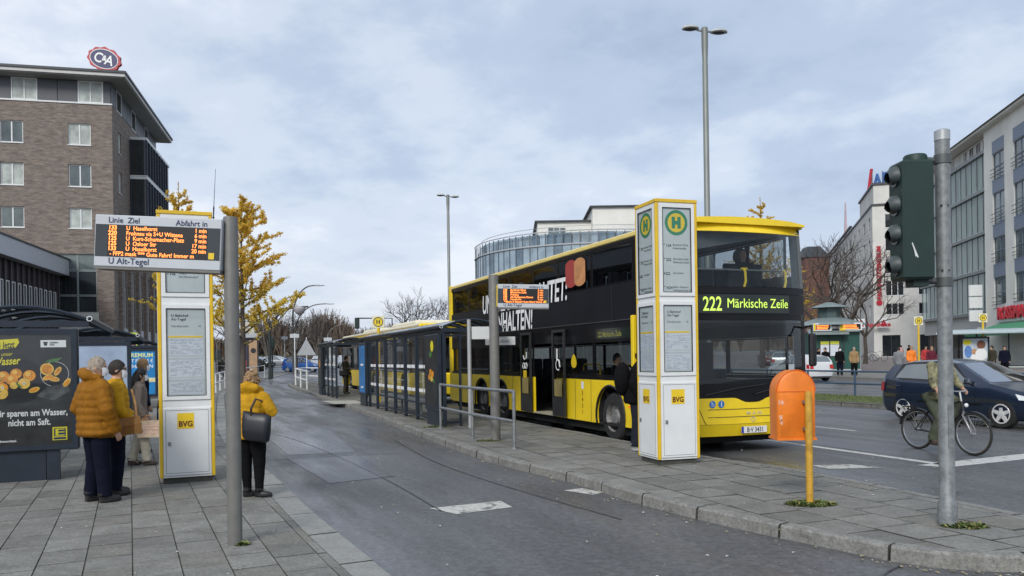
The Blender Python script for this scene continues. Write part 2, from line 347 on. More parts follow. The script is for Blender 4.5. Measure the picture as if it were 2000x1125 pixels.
def kerb(parent, line, width, z0, ztop, step, m, maxn=300, ymax=1e9):
    """row of single kerb stones along a line; the pavement lies to the left of the line"""
    L_ = [0]; 
    for a, b in zip(line, line[1:]): L_.append(L_[-1]+math.dist(a, b))
    def pt(s):
        s = max(0, min(s, L_[-1]-1e-6)); i = max(k for k in range(len(L_)) if L_[k] <= s); i = min(i, len(line)-2)
        t = (s-L_[i])/(L_[i+1]-L_[i]); a, b = line[i], line[i+1]; d = (b[0]-a[0], b[1]-a[1]); l_ = math.hypot(*d)
        return (a[0]+d[0]*t, a[1]+d[1]*t), (-d[1]/l_, d[0]/l_)
    s = 0; r = random.Random(3); n = 0
    while s < L_[-1]-0.2:
        e = min(s+step*r.uniform(0.92, 1.06), L_[-1]); mb = MB(); rings = []; j = r.uniform(-0.006, 0.006); jz = r.uniform(-0.005, 0.005)
        for k in range(4):
            (x, y), (nx, ny) = pt(s+0.014+(e-s-0.028)*k/3); zb = gz(x, y); b = 0.022
            prof = [(j, z0), (j+0.01, ztop-b), (j+b+0.005, ztop+jz), (width-0.006, ztop+jz), (width-0.006, z0)]
            rings.append([(x+nx*w, y+ny*w, zb+z) for w, z in prof])
        mb.loft(rings); mb.m[-1] = mb.m[-2] = 1; mb.build('kerb_stone', [m, M_edge], parent, fix=True); s = e; n += 1
        if pt(s)[0][1] > ymax: break
    return n
def slabs(parent, poly, ang, w, h, ztop, view, nmax=300, nmore=900, seed=1, g=0.0022, ch=0.0035):
    """paving slabs clipped to the outline, nearest ones single, the rest joined"""
    r = random.Random(seed); ca, sa = cos(ang), sin(ang); loc = lambda x, y: (x*ca+y*sa, -x*sa+y*ca); wld = lambda u, v: (u*ca-v*sa, u*sa+v*ca)
    xs = [loc(*q) for q in poly]; u0, u1 = min(q[0] for q in xs), max(q[0] for q in xs); v0, v1 = min(q[1] for q in xs), max(q[1] for q in xs)
    cells = []
    for i in range(int(u0/w)-1, int(u1/w)+2):
        off = r.uniform(0, h)
        for j in range(int(v0/h)-2, int(v1/h)+2):
            a, b = i*w, j*h+off; cx, cy = wld(a+w/2, b+h/2)
            if view(cx, cy): cells.append((math.hypot(cx, cy), a, b))
    cells.sort(); joined = MB(); n = 0; cache = {}
    for d, a, b in cells:
        R_ = [wld(a+g, b+g), wld(a+w-g, b+g), wld(a+w-g, b+h-g), wld(a+g, b+h-g)]
        P = clip_poly(poly, R_)
        if len(P) < 3 or area(P) < 0.015: continue
        cx, cy = sum(q[0] for q in P)/len(P), sum(q[1] for q in P)/len(P); z = gz(cx, cy)+ztop+r.uniform(-0.003, 0.003); tx, ty = r.uniform(-.006, .006), r.uniform(-.006, .006)
        mb = MB() if n < nmax else joined; mb.mi = 0 if n < nmax else r.choice((0, 0, 1, 2, 3))
        I = [(cx+(x-cx)*(1-ch/w*2), cy+(y-cy)*(1-ch/h*2)) for x, y in P]; zz = lambda x, y: z+(x-cx)*tx+(y-cy)*ty
        k = len(P); lo = mb.p([(x, y, z-0.05) for x, y in P]); mi_ = mb.p([(x, y, zz(x, y)-0.005) for x, y in P]); hi = mb.p([(x, y, zz(x, y)) for x, y in I])
        for q in range(k):
            e = (q+1) % k; keep_ = mb.mi; mb.mi = 1 if n < nmax else 4; mb.face((lo+q, lo+e, mi_+e, mi_+q)); mb.face((mi_+q, mi_+e, hi+e, hi+q)); mb.mi = keep_
        mb.face([hi+q for q in range(k)])
        if n < nmax: mb.build('paving_slab', [M_slab[r.choice((0, 0, 0, 1, 2, 3))], M_edge], parent)
        n += 1
        if n > nmax+nmore: break
    if joined.v: struct(joined.build('paving_slabs_beyond', M_slab+[M_edge], parent), 'stuff')
def deck(name, poly, ztop, m):
    mb = MB(); n = len(poly); a = mb.p([(x, y, gz(x, y)-0.03) for x, y in poly]); b = mb.p([(x, y, gz(x, y)+ztop) for x, y in poly])
    for k in range(n): mb.face((a+k, a+(k+1) % n, b+(k+1) % n, b+k))
    mb.face([b+k for k in range(n)])
    o = mb.build(name, m); bm = bmesh.new(); bm.from_mesh(o.data); bmesh.ops.triangulate(bm, faces=[f for f in bm.faces if len(f.verts) > 4]); bmesh.ops.recalc_face_normals(bm, faces=bm.faces); bm.to_mesh(o.data); bm.free()
    return struct(o)
M_pavefar = mat('paving_grey', (0.18, 0.177, 0.162), 0.75, var=0.16, scale=2.2, bump=0.2, bscale=40, dirt=0.4)
# left pavement (nearly flush kerb), its road edge
kl = smooth_line([(0.9, 2.6), (-0.10, 4.4), (-0.98, 6.21), (-1.93, 8.18), (-2.98, 10.5), (-4.34, 13.52), (-6.93, 19.65), (-11.26, 31.41), (-14.3, 40.0), (-15.9, 46.5), (-17.2, 54), (-18.9, 64), (-21.5, 80)])
ki = offset(kl, 0.30)
pav = deck('pavement_left', ki+[(-75, 80), (-75, -4), (-4, -4), (1.0, 2.3)], 0.043, [M_joint])
pav.data.materials[0] = M_joint
kerb(pav, kl, 0.30, -0.03, 0.052, 1.15, M_kerb2)
def view_l(x, y): return 5.2 < y < 22 and x/y > -0.70
slabs(pav, ki+[(-75, 80), (-75, -4), (-4, -4), (1.0, 2.3)], 0.445, 0.352, 0.50, 0.05, view_l, 300, 2600, 5)
deck_far = deck('pavement_far_left', [(x-0.4, y) for x, y in ki if y > 21][0:1]+[(x-0.02, y) for x, y in ki if y > 21]+[(-74, 80), (-74, 21)], 0.049, [M_pavefar])
# traffic island
near = smooth_line([(4.55, 5.98), (3.95, 6.03), (3.2, 6.25), (2.6, 7.02), (2.04, 7.86), (1.36, 9.17), (0.73, 10.74), (-0.43, 13.0), (-2.33, 18.2), (-4.95, 25.7), (-10.05, 39.4), (-12.6, 45.6), (-13.6, 48.6)])
tip = smooth_line([(-13.6, 48.6), (-13.65, 49.6), (-13.1, 50.2), (-12.35, 49.9)])
far = smooth_line([(-12.35, 49.9), RD(-0.22, -30)[:2], RD(-0.22, -15)[:2], RD(-0.22, -8)[:2], RD(-0.2, -3)[:2], (3.02, 12.2), (3.62, 11.2), (4.13, 9.9), (4.56, 8.6), (4.88, 7.55), (5.06, 6.75), (4.98, 6.2), (4.55, 5.98)])
ring_out = near[:-1]+tip[:-1]+far[:-1]          # clockwise seen from above? made counter-clockwise below
isl = ring_out[::-1] if area(ring_out) < 0 else ring_out
# kerbs run with the island on the left hand side
runs = [far[::-1], tip[::-1], near[::-1]] if area(ring_out) < 0 else [near, tip, far]
full = [q for r_ in runs for q in r_[:-1]]+[runs[-1][-1]]
inner = offset(full+full[1:2], 0.15)[:-1]
island = deck('traffic_island', inner[:-1], 0.113, [M_joint])
kerb(island, full, 0.15, -0.02, 0.125, 1.0, M_kerb)
slabs(island, inner[:-1] if area(inner[:-1]) > 0 else inner[:-1][::-1], ANG, 0.50, 0.50, 0.12, lambda x, y: 5.5 < y < 52, 300, 700, 9, 0.006, 0.006)
# pale repair slab on the island by the shelters, weeds come later
mb = MB(); q = [G_ for G_ in [(-6.3, 28.3), (-5.2, 28.3), (-6.0, 30.6), (-7.3, 30.6)]]
mb.quad(*[(x, y, gz(x, y)+0.1285) for x, y in q]); mb.build('repair_slab', mat('pale_repair_concrete', (0.36, 0.35, 0.30), 0.8, var=0.12), island)
# far pavements and squares right of the main road
def sheet(name, m, pts, dz, parent=None, kind='structure'):
    mb = MB(); mb.quad(*[(x, y, gz(x, y)+dz) for x, y in pts]); o = mb.build(name, m, parent)
    if parent is None: struct(o, kind)
    return o
M_plaza = mat('plaza_paving', (0.20, 0.175, 0.165), 0.8, var=0.14, scale=1.2, dirt=0.3)
def band(name, m, t0, t1, s0, s1, dz, step=6.0, parent=None):
    mb = MB(); n = max(2, int((s1-s0)/step)+1); k = []
    for i in range(n+1):
        s_ = s0+(s1-s0)*i/n; a = RD(t0, s_); b = RD(t1, s_); k.append((mb.p([(a[0], a[1], a[2]-0.05)]), mb.p([(a[0], a[1], a[2]+dz)]), mb.p([(b[0], b[1], b[2]+dz)]), mb.p([(b[0], b[1], b[2]-0.05)])))
    for p, q in zip(k, k[1:]):
        for i in range(3): mb.face((p[i], p[i+1], q[i+1], q[i]))
    mb.face(k[0][::-1]); mb.face(k[-1])
    o = mb.build(name, m, parent, fix=True)
    if parent is None: struct(o)
    return o
M_grass = mat('short_grass', (0.085, 0.105, 0.035), 0.9, var=0.3, scale=6, bump=0.6, bscale=80)
med = band('median_strip', M_grass, 11.35, 14.1, -75, 30, 0.15)
ml_ = [RD(11.2, s_)[:2] for s_ in np.linspace(20, -60, 40)]; kerb(med, ml_[::-1], -0.15, -0.02, 0.13, 1.0, M_kerb, ymax=70) if False else kerb(med, [RD(11.2, s_)[:2] for s_ in np.linspace(-45, 14, 40)][::-1], -0.15, -0.02, 0.13, 1.2, M_kerb)
band('far_footway', M_pavefar, 27.6, 36.0, -110, 34, 0.12)
band('plaza', M_plaza, 36.0, 120, -160, 30, 0.115)
# ------------------------------------------------------------------ road markings and patches
def strip(pts, dz, m, name='road_marking'):
    mb = MB(); mb.quad(*[(x, y, gz(x, y)+dz) for x, y in pts]); return mb.build(name, m, road)
def dash(t, s0, s1, w=0.12, m=None, dz=0.004, name='road_marking'):
    n = max(1, int(abs(s1-s0)/3)); mb = MB(); rows = []
    for i in range(n+1):
        s_ = s0+(s1-s0)*i/n; rows.append([mb.p([(q[0], q[1], q[2]+dz)]) for q in (RD(t-w/2, s_), RD(t+w/2, s_))])
    for a, b in zip(rows, rows[1:]): mb.face((a[0], b[0], b[1], a[1]) if s1 < s0 else (a[0], a[1], b[1], b[0]))
    return mb.build(name, m or M_line, road, fix=True)
dash(2.78, -40, 2.6, 0.16)
for s_ in (-27, -18, -9, -3.4, 3.4): dash(5.55, s_-1.3, s_+1.3, 0.11)
strip([(5.95, 11.82), (6.25, 11.55), (8.9, 12.8), (8.75, 13.2)], 0.004, M_line)
strip([(4.42, 11.95), (4.55, 11.55), (5.35, 11.62), (5.05, 12.0)], 0.005, M_line2)
dash(4.5, 3.3, 5.0, 0.10)
strip([(-0.95, 8.98), (-0.62, 8.62), (-0.02, 8.98), (-0.16, 9.38)], 0.004, M_line2)
strip([(0.62, 10.05), (0.95, 9.70), (1.10, 9.86), (0.86, 10.2)], 0.004, M_line2)
# smooth wet repair strips in the bus lane
strip([(-5.70, 18.3), (-4.00, 14.25), (-2.84, 14.5), (-4.40, 19.2)], 0.004, M_patch, 'road_patch')
strip([(-3.86, 13.7), (-2.50, 10.9), (-1.70, 11.5), (-2.76, 14.1)], 0.005, M_patch, 'road_patch')
dash(3.6, 14, -20, 1.1, M_patch, 0.002, 'road_patch')
# tar seams
M_seam = mat('tar_seam', (0.03, 0.03, 0.033), 0.35, var=0.2, scale=20)
def seam(pts, w=0.03):
    ln = smooth_line(pts, 4); a = offset(ln, w/2); b = offset(ln, -w/2); mb = MB()
    for i in range(len(ln)-1): mb.quad(*[(x, y, 0.0075) for x, y in (b[i], b[i+1], a[i+1], a[i])])
    mb.build('tar_seam', M_seam, road)
seam([(-4.2, 13.6), (-3.4, 13.75), (-2.7, 14.15), (-2.0, 14.2)]); seam([(-5.6, 18.6), (-4.3, 16.4), (-2.9, 13.6), (-1.7, 11.0), (-0.8, 8.8)], 0.02); seam([(2.35, 5.3), (2.75, 6.0), (3.05, 6.3)], 0.02)
seam([(-2.45, 16.6), (-1.35, 13.2), (-0.2, 10.6), (1.1, 8.2)], 0.018)
# fallen leaves, cigarette ends and scraps lying about
M_leaf = mat('fallen_leaf', (0.36, 0.30, 0.16), 0.8, var=0.4, scale=3); M_scrap = mat('pale_scrap', (0.62, 0.60, 0.55), 0.8, var=0.2, scale=3)
mb = MB(); r_ = random.Random(11)
def scrap(x, y, z, s_, mi):
    a = r_.uniform(0, 6.28); mb.mi = mi; d = V(cos(a), sin(a), 0); e = V(-sin(a), cos(a), 0)*0.55; ct = V(x, y, z)
    mb.quad(ct-d*s_, ct+e*s_+V(0, 0, s_*0.3), ct+d*s_, ct-e*s_+V(0, 0, s_*0.15))
for i in range(150):
    y = r_.uniform(5.8, 17); k = y*r_.uniform(-0.22, 0.55); 
    if k > 1.2+(y < 9)*1.6 and r_.random() < .5: continue
    scrap(k, y, 0.014, r_.uniform(0.008, 0.022), r_.random() < 0.6)
for i in range(90):
    q = near[r_.randrange(2, len(near)-20)]; scrap(q[0]-abs(r_.gauss(0, 0.12))-0.02, q[1]-r_.uniform(0, .2), 0.014, r_.uniform(0.012, 0.03), r_.random() < 0.25)
for i in range(60):
    y = r_.uniform(6, 13); scrap(-y*r_.uniform(0.3, 0.62), y, 0.058, r_.uniform(0.008, 0.02), r_.random() < 0.6)
for i in range(50):
    y = r_.uniform(7, 13); scrap(y*r_.uniform(0.14, 0.5), y, 0.13, r_.uniform(0.008, 0.018), r_.random() < 0.6)
tag(struct(mb.build('leaf_litter', [M_leaf, M_scrap]), 'stuff'), 'dry leaves and small pale scraps scattered over road and paving', 'litter')
# ------------------------------------------------------------------ shared object materials
M_steel = mat('galvanised_steel', (0.27, 0.285, 0.295), 0.45, 0.55, var=0.14, scale=7, dirt=0.25, rvar=0.1)
M_polegrey = mat('grey_painted_pole', (0.165, 0.162, 0.152), 0.55, 0.1, var=0.07, scale=9, dirt=0.25)
M_frame = mat('dark_blue_grey_frame', c(40, 49, 60), 0.4, 0.2, var=0.12, scale=5, dirt=0.2)
M_white = mat('white_enamel', (0.72, 0.74, 0.74), 0.35, var=0.03, scale=3, dirt=0.10)
M_lgrey = mat('light_grey_sheet', (0.50, 0.53, 0.56), 0.4, var=0.04, scale=4)
M_yel = mat('traffic_yellow', (0.72, 0.47, 0.015), 0.38, var=0.07, scale=3, coat=0.2, dirt=0.12)
M_yeltop = mat('signal_yellow_sheet', (0.80, 0.56, 0.02), 0.4, var=0.04, scale=4)
M_ink = mat('dark_lettering', (0.02, 0.022, 0.03), 0.6, var=0); M_inkb = mat('navy_lettering', (0.015, 0.03, 0.09), 0.6, var=0)
M_grey_ink = mat('grey_print', (0.12, 0.13, 0.14), 0.7, var=0); M_whitetxt = mat('white_lettering', (0.80, 0.80, 0.80), 0.5, var=0)
M_green = mat('stop_sign_green', (0.02, 0.22, 0.10), 0.5, var=0.05); M_black = mat('black_plastic', (0.012, 0.012, 0.014), 0.45, var=0.2, scale=6)
M_led = mat('orange_led', (0.9, 0.22, 0.05), 0.5, var=0, emit=1.5, ecol=(1.0, 0.27, 0.05)); M_ledg = mat('green_yellow_led', (0.55, 0.75, 0.1), 0.5, var=0, emit=0.5, ecol=(0.55, 0.85, 0.12))
M_screen = mat('unlit_led_panel', (0.012, 0.010, 0.012), 0.35, var=0.1); M_panelgl = mat('smoked_display_glass', (0.035, 0.045, 0.055), 0.12, var=0.1)
M_paper = mat('timetable_paper', (0.60, 0.64, 0.70), 0.7, var=0.05, scale=8); M_paperw = mat('pale_backing_board', (0.52, 0.57, 0.57), 0.5, var=0.04, scale=4)
M_clear = glass('clear_pane', (0.90, 0.94, 0.94), 0.16); M_caseglass = glass('case_glass', (0.96, 0.98, 0.98), 0.09)
M_roofglass = glass('smoked_roof_pane', (0.30, 0.33, 0.35), 0.22, body=(0.10, 0.115, 0.13), bodyf=0.6)
M_foot = mat('stained_concrete_foot', (0.06, 0.058, 0.05), 0.9, var=0.2, scale=8)
CH = {}
# ------------------------------------------------------------------ passenger information signs
def info_sign(name, label, loc, pole_h, pole_r, w, h, zc_, tilt, rz, side, rows, ant=False, head=('Linie  Ziel', 'Abfahrt in', 'U Alt-Tegel'), xoff=0.0):
    """side -1: display hangs to the left of its pole"""
    t = thing(name, label, 'sign', loc, 0.0, 'passenger information displays')
    mb = MB(); mb.lathe([(pole_r, 0), (pole_r, pole_h-0.02), (pole_r*0.93, pole_h)], n=24); mb.build('pole', M_polegrey, t, smooth=40)
    b = bpy.data.objects.new('display', None); C.objects.link(b)
    mb = MB(); x0, x1 = (-(w+pole_r*0.75), -pole_r*0.75) if side < 0 else (pole_r*0.75, w+pole_r*0.75)
    mb.cbox(x0, x1, -0.09, 0.09, -h/2, h/2, 0.006); case = mb.build('display_case', M_lgrey, t)
    bpy.data.objects.remove(b)
    case.matrix_local = Matrix.Translation((xoff, -0.02, zc_)) @ Matrix.Rotation(rz, 4, 'Z') @ Matrix.Rotation(tilt, 4, 'Y')
    y = -0.0915; a, bz = 0.185*h, 0.19*h
    mb = MB(); flat(mb, x0+0.008, x1-0.008, -h/2+bz, h/2-a, y); mb.build('display_glass', M_panelgl, case)
    lx0, lx1 = x0+0.105*w, x1-0.11*w
    mb = MB(); flat(mb, lx0, lx1, -h/2+bz+0.004, h/2-a-0.004, y-0.002); mb.build('led_panel', M_screen, case)
    text(head[0], 0.098*h*1.55, M_inkb, case, lx0, y-0.002, h/2-a*0.80, bold=0.0008); text(head[1], 0.098*h*1.55, M_inkb, case, lx1, y-0.002, h/2-a*0.86, 'RIGHT', bold=0.0008)
    text(head[2], 0.105*h*1.6, M_inkb, case, lx0+0.01*w, y-0.002, -h/2+bz*0.30, bold=0.0008)
    rh = (h-a-bz-0.012)/6
    for i, (ln, dest, mn) in enumerate(rows):
        z = h/2-a-0.006-rh*(i+0.86); sz = rh*1.12
        if ln: text(ln, sz*1.02, M_led, case, lx0+0.004, y-0.004, z, bold=0.0016, xs=0.98, name='led_line_number')
        text(dest, sz, M_led, case, lx0+(0.145 if ln else 0.02)*w, y-0.004, z, bold=0.0006, xs=0.95, name='led_text')
        if mn: text(mn, sz, M_led, case, lx1-0.004, y-0.004, z, 'RIGHT', bold=0.0006, xs=0.92, name='led_minutes')
    mb = MB(); flat(mb, x1-0.095*w, x1-0.05*w, -h/2+bz+0.01, -h/2+bz+0.01+0.05*w, y-0.003); mb.build('operator_badge', M_yeltop, case)
    mb = MB(); mb.box(x0+0.005, x1, -0.085, 0.085, -h/2-0.022, -h/2-0.001); mb.build('bottom_rail', M_polegrey, case)
    if ant:
        mb = MB(); ax = x1-0.11; mb.tube([(ax, 0, h/2), (ax, 0, h/2+0.09)], 0.006, 6); mb.lathe([(0.011, h/2+0.02), (0.013, h/2+0.024), (0.011, h/2+0.028)], (ax, 0, 0), 8); mb.tube([(ax, 0, h/2+0.07), (ax, 0, h/2+0.11), (ax, 0, h/2+0.13)], [0.006, 0.0075, 0.004], 6); mb.tube([(ax, 0, h/2+0.13), (ax+0.002, 0, h/2+0.46)], [0.003, 0.0016], 5); mb.build('antenna', M_black, case)
    return t
rows1 = [('133', 'U  Haselhorst', '1 min'), ('220', 'Frohnau via S+U Wittena', '6 min'), ('125', 'U  Kurt-Schumacher-Platz', '9 min'), ('125', 'U  Osloer Str', '17 min'), ('133', 'U  Haselhorst', '20 min'), ('', "- FFP2 mask *** Gute Fahrt! Immer m", '')]
info_sign('departure_sign', 'grey post on left pavement with departure board reading U Alt-Tegel and a thin antenna', (-2.50, 7.17, 0.05), 2.92, 0.064, 1.115, 0.455, 2.655, radians(3.1), 0.0, -1, rows1, True)
rows2 = [('124', 'Buchholz West', '2 min'), ('222', 'Märkische Zeile', '3 min'), ('125', 'Frohnau', '5 min'), ('124', 'Alt-Heiligensee Damm', '8 min'), ('133', 'Haselhorst', '9 min'), ('', '* Maske in Bussen! Gute Fahrt! Immer m', '')]
s2 = info_sign('departure_sign', 'grey post beside the steel railing with smaller departure board in front of the bus', (-0.33, 15.13, 0.12), 3.12, 0.092, 0.97, 0.44, 2.72, radians(1.2), radians(4), 1, rows2)
for o_ in s2.children:
    if o_.name.startswith('display_case'):
        mb = MB(); mb.box(0.052, 0.066, -0.10, 0.10, -0.20, 0.20); mb.build('yellow_edge', M_yeltop, o_)
        mb = MB(); mb.ell((0.52, -0.03, 0.235), 0.045, 0.05, 0.022, 10, 6); mb.tube([(0.48, -0.02, 0.22), (0.46, -0.05, 0.21)], 0.012, 5); mb.build('loudspeaker_dome', M_black, o_)

# ------------------------------------------------------------------ timetable columns
def column(name, label, loc, rz, w, h, hlogo, lines, foot=0.0):
    t = thing(name, label, 'timetable column', loc, rz, 'timetable columns')
    r = random.Random(name+label)
    mb = MB(); mb.box(-w/2+0.04, w/2-0.04, 0.04, w-0.04, 0, 0.075); mb.build('plinth', M_foot, t)
    mb = MB(); z0 = 0.075
    mb.box(-w/2+0.012, w/2-0.012, 0.012, w-0.012, z0, h-0.05); mb.build('core', M_white, t)
    for sx in (-1, 1):
        for yy in (0.0, w):
            mb = MB(); a = 0.045; x_ = sx*w/2; mb.cbox(min(x_, x_-sx*a), max(x_, x_-sx*a), yy if yy == 0 else yy-a, a if yy == 0 else yy, z0, h-0.055, 0.008); mb.build('corner_post', M_yel, t)
    mb = MB(); mb.cbox(-w/2-0.004, w/2+0.004, -0.004, w+0.004, h-0.05, h, 0.006); mb.build('cap', M_yel, t)
    # faces: front (local -Y) and left (local -X)
    for face in ('front', 'left'):
        X = Matrix.Identity(4) if face == 'front' else Matrix.Translation((-w/2, w/2, 0)) @ Matrix.Rotation(-pi/2, 4, 'Z')
        fw = w/2-0.05; y = 0.0
        doors = [(h-0.06-0.30*h, h-0.07), (h*0.305, h*0.655), (0.105, h*0.275)] if not hlogo else [(h*0.635, h-0.07), (h*0.335, h*0.615), (0.105, h*0.31)]
        for k, (a, b) in enumerate(doors):
            mb = MB(); mb.X = X; yo = y-0.006
            if k < 2:
                g = 0.055
                for q in ((-fw, -fw+g, a, b), (fw-g, fw, a, b), (-fw+g, fw-g, a, a+g), (-fw+g, fw-g, b-g, b)): mb.box(q[0], q[1], yo, 0.02, q[2], q[3])
                d = mb.build('case_frame', M_white, t)
                mb = MB(); mb.X = X; flat(mb, -fw+g, fw-g, a+g, b-g, y+0.0105); mb.build('backing_board', M_paperw, d)
                mb = MB(); mb.X = X
                for q in ((-fw+g-0.004, -fw+g+0.004, a+g, b-g), (fw-g-0.004, fw-g+0.004, a+g, b-g), (-fw+g, fw-g, a+g-0.004, a+g+0.004), (-fw+g, fw-g, b-g-0.004, b-g+0.004)): mb.box(q[0], q[1], yo-0.002, 0.012, q[2], q[3])
                mb.build('gasket', M_black, d)
                mb = MB(); mb.X = X; flat(mb, -fw+g, fw-g, a+g, b-g, y-0.001); mb.build('glass', M_caseglass, d)
                def tx(s_, size, m_, x_, z_, al='LEFT', bold=0.0):
                    o = text(s_, size, m_, d, 0, 0, 0, al, 'print', bold=bold); o.matrix_local = X @ Matrix.Translation((x_, y+0.007, z_))
                if k == 0:
                    zt = b-g
                    if hlogo:
                        mb = MB(); mb.X = X; R_ = fw-g-0.045; zc2 = zt-0.03-R_; disc(mb, 0, 0.0085, zc2, R_); mb.build('logo_disc', M_yeltop, d)
                        mb = MB(); mb.X = X; disc(mb, 0, 0.007, zc2, R_, 28, R_*0.76); q = R_*0.40; s_ = R_*0.15
                        flat(mb, -q, -q+2*s_, zc2-q*1.15, zc2+q*1.15, 0.007); flat(mb, q-2*s_, q, zc2-q*1.15, zc2+q*1.15, 0.007); flat(mb, -q+2*s_, q-2*s_, zc2-s_, zc2+s_, 0.007); mb.build('stop_emblem', M_green, d)
                        zt = zc2-R_-0.12
                    for ln, dest in lines:
                        dl = dest.split('\n'); tx(ln, 0.055, M_ink, -fw+g+0.02, zt-0.045, bold=0.0008)
                        for i, q in enumerate(dl): tx(q, 0.040, M_ink, -fw+g+0.165, zt-0.030-0.047*i)
                        zt -= 0.20 if hlogo else 0.235
                elif k == 1:
                    zt = b-g
                    tx('U Bahnhof\nAlt-Tegel', 0.050, M_ink, -fw+g+0.06, zt-0.11, bold=0.0004); tx('Fahrtbereich', 0.042, M_grey_ink, -fw+g+0.06, zt-0.25); tx('IX', 0.042, M_grey_ink, fw-g-0.09, zt-0.25)
                    zz = zt-0.36
                    for i in range(3 if hlogo is False else 2):
                        ph = min(0.27, (zz-a-g-0.02)) ; 
                        if ph < 0.1: break
                        mb = MB(); mb.X = X; pw = fw-g-0.025; flat(mb, -pw, pw, zz-ph, zz, 0.0085); mb.build('timetable_sheet', M_paper, d)
                        mb = MB(); mb.X = X; flat(mb, -pw, pw*0.95, zz-0.035, zz-0.008, 0.007); mb.mi = 0; mb.build('sheet_header', M_yeltop if i == 0 else M_lgrey, d)
                        mb = MB(); mb.X = X; zl = zz-0.055
                        while zl > zz-ph+0.02:
                            x_ = -pw+0.02
                            while x_ < pw-0.03:
                                l_ = r.uniform(0.02, 0.09)
                                if r.random() < 0.72: flat(mb, x_, min(x_+l_, pw-0.015), zl-0.006, zl, 0.007)
                                x_ += l_+r.uniform(0.008, 0.03)
                            zl -= 0.017
                        mb.build('timetable_print', mat('pale_print', (0.33, 0.37, 0.43), 0.7, var=0), d); zz -= ph+0.025
            else:
                mb.cbox(-fw, fw, yo, 0.02, a, b, 0.004); d = mb.build('service_door', M_white, t)
                mb = MB(); mb.X = X
                for q in ((-fw+0.03, -fw+0.034, a+0.03, b-0.03), (fw-0.034, fw-0.03, a+0.03, b-0.03), (-fw+0.03, fw-0.03, a+0.03, a+0.034), (-fw+0.03, fw-0.03, b-0.034, b-0.03)): flat(mb, *q, yo-0.002)
                mb.build('door_seam', M_black, d)
                mb = MB(); mb.X = X; e = 0.105; zq = b-0.07 if not hlogo else b-0.10; xq = -0.02; flat(mb, xq-e, xq+e, zq-2*e, zq, yo-0.003); mb.build('logo_square', M_yeltop, d)
                o = text('BVG', 0.105, mat('maroon_lettering', (0.10, 0.012, 0.015), 0.5, var=0), d, 0, 0, 0, 'CENTER', bold=0.003, xs=0.9); o.matrix_local = X @ Matrix.Translation((xq, yo-0.006, zq-2*e+0.03))
                mb = MB(); mb.X = X; lx = -fw+0.075; mb.box(lx-0.018, lx+0.018, yo-0.012, yo, (a+b)/2-0.05, (a+b)/2); mb.build('lock', M_steel, d)
    return t
column('timetable_column', 'white timetable column with yellow edges on left pavement behind the departure sign', (-4.52+0.11, 10.86, 0.05), 0.375, 0.70, 3.68, False, [('', ''), ('', ''), ('• 220', 'Frohnau\nvia S+U Wittenau'), ('• N6', 'U-Bhf\nAlt-Mariendorf')])
column('timetable_column', 'white timetable column with green H emblem on the island in front of the bus', (2.40-0.03, 11.42, 0.12), 0.30, 0.66, 3.78, True, [('° 124', 'Buchholz West\nAubertstraße'), ('° 222', 'Alt-Lübars oder\nMärkische Zeile'), ('N22', 'Alt-Lübars'), ('° N24', 'Blank. Kaserne\nWilhelmsruher D')])

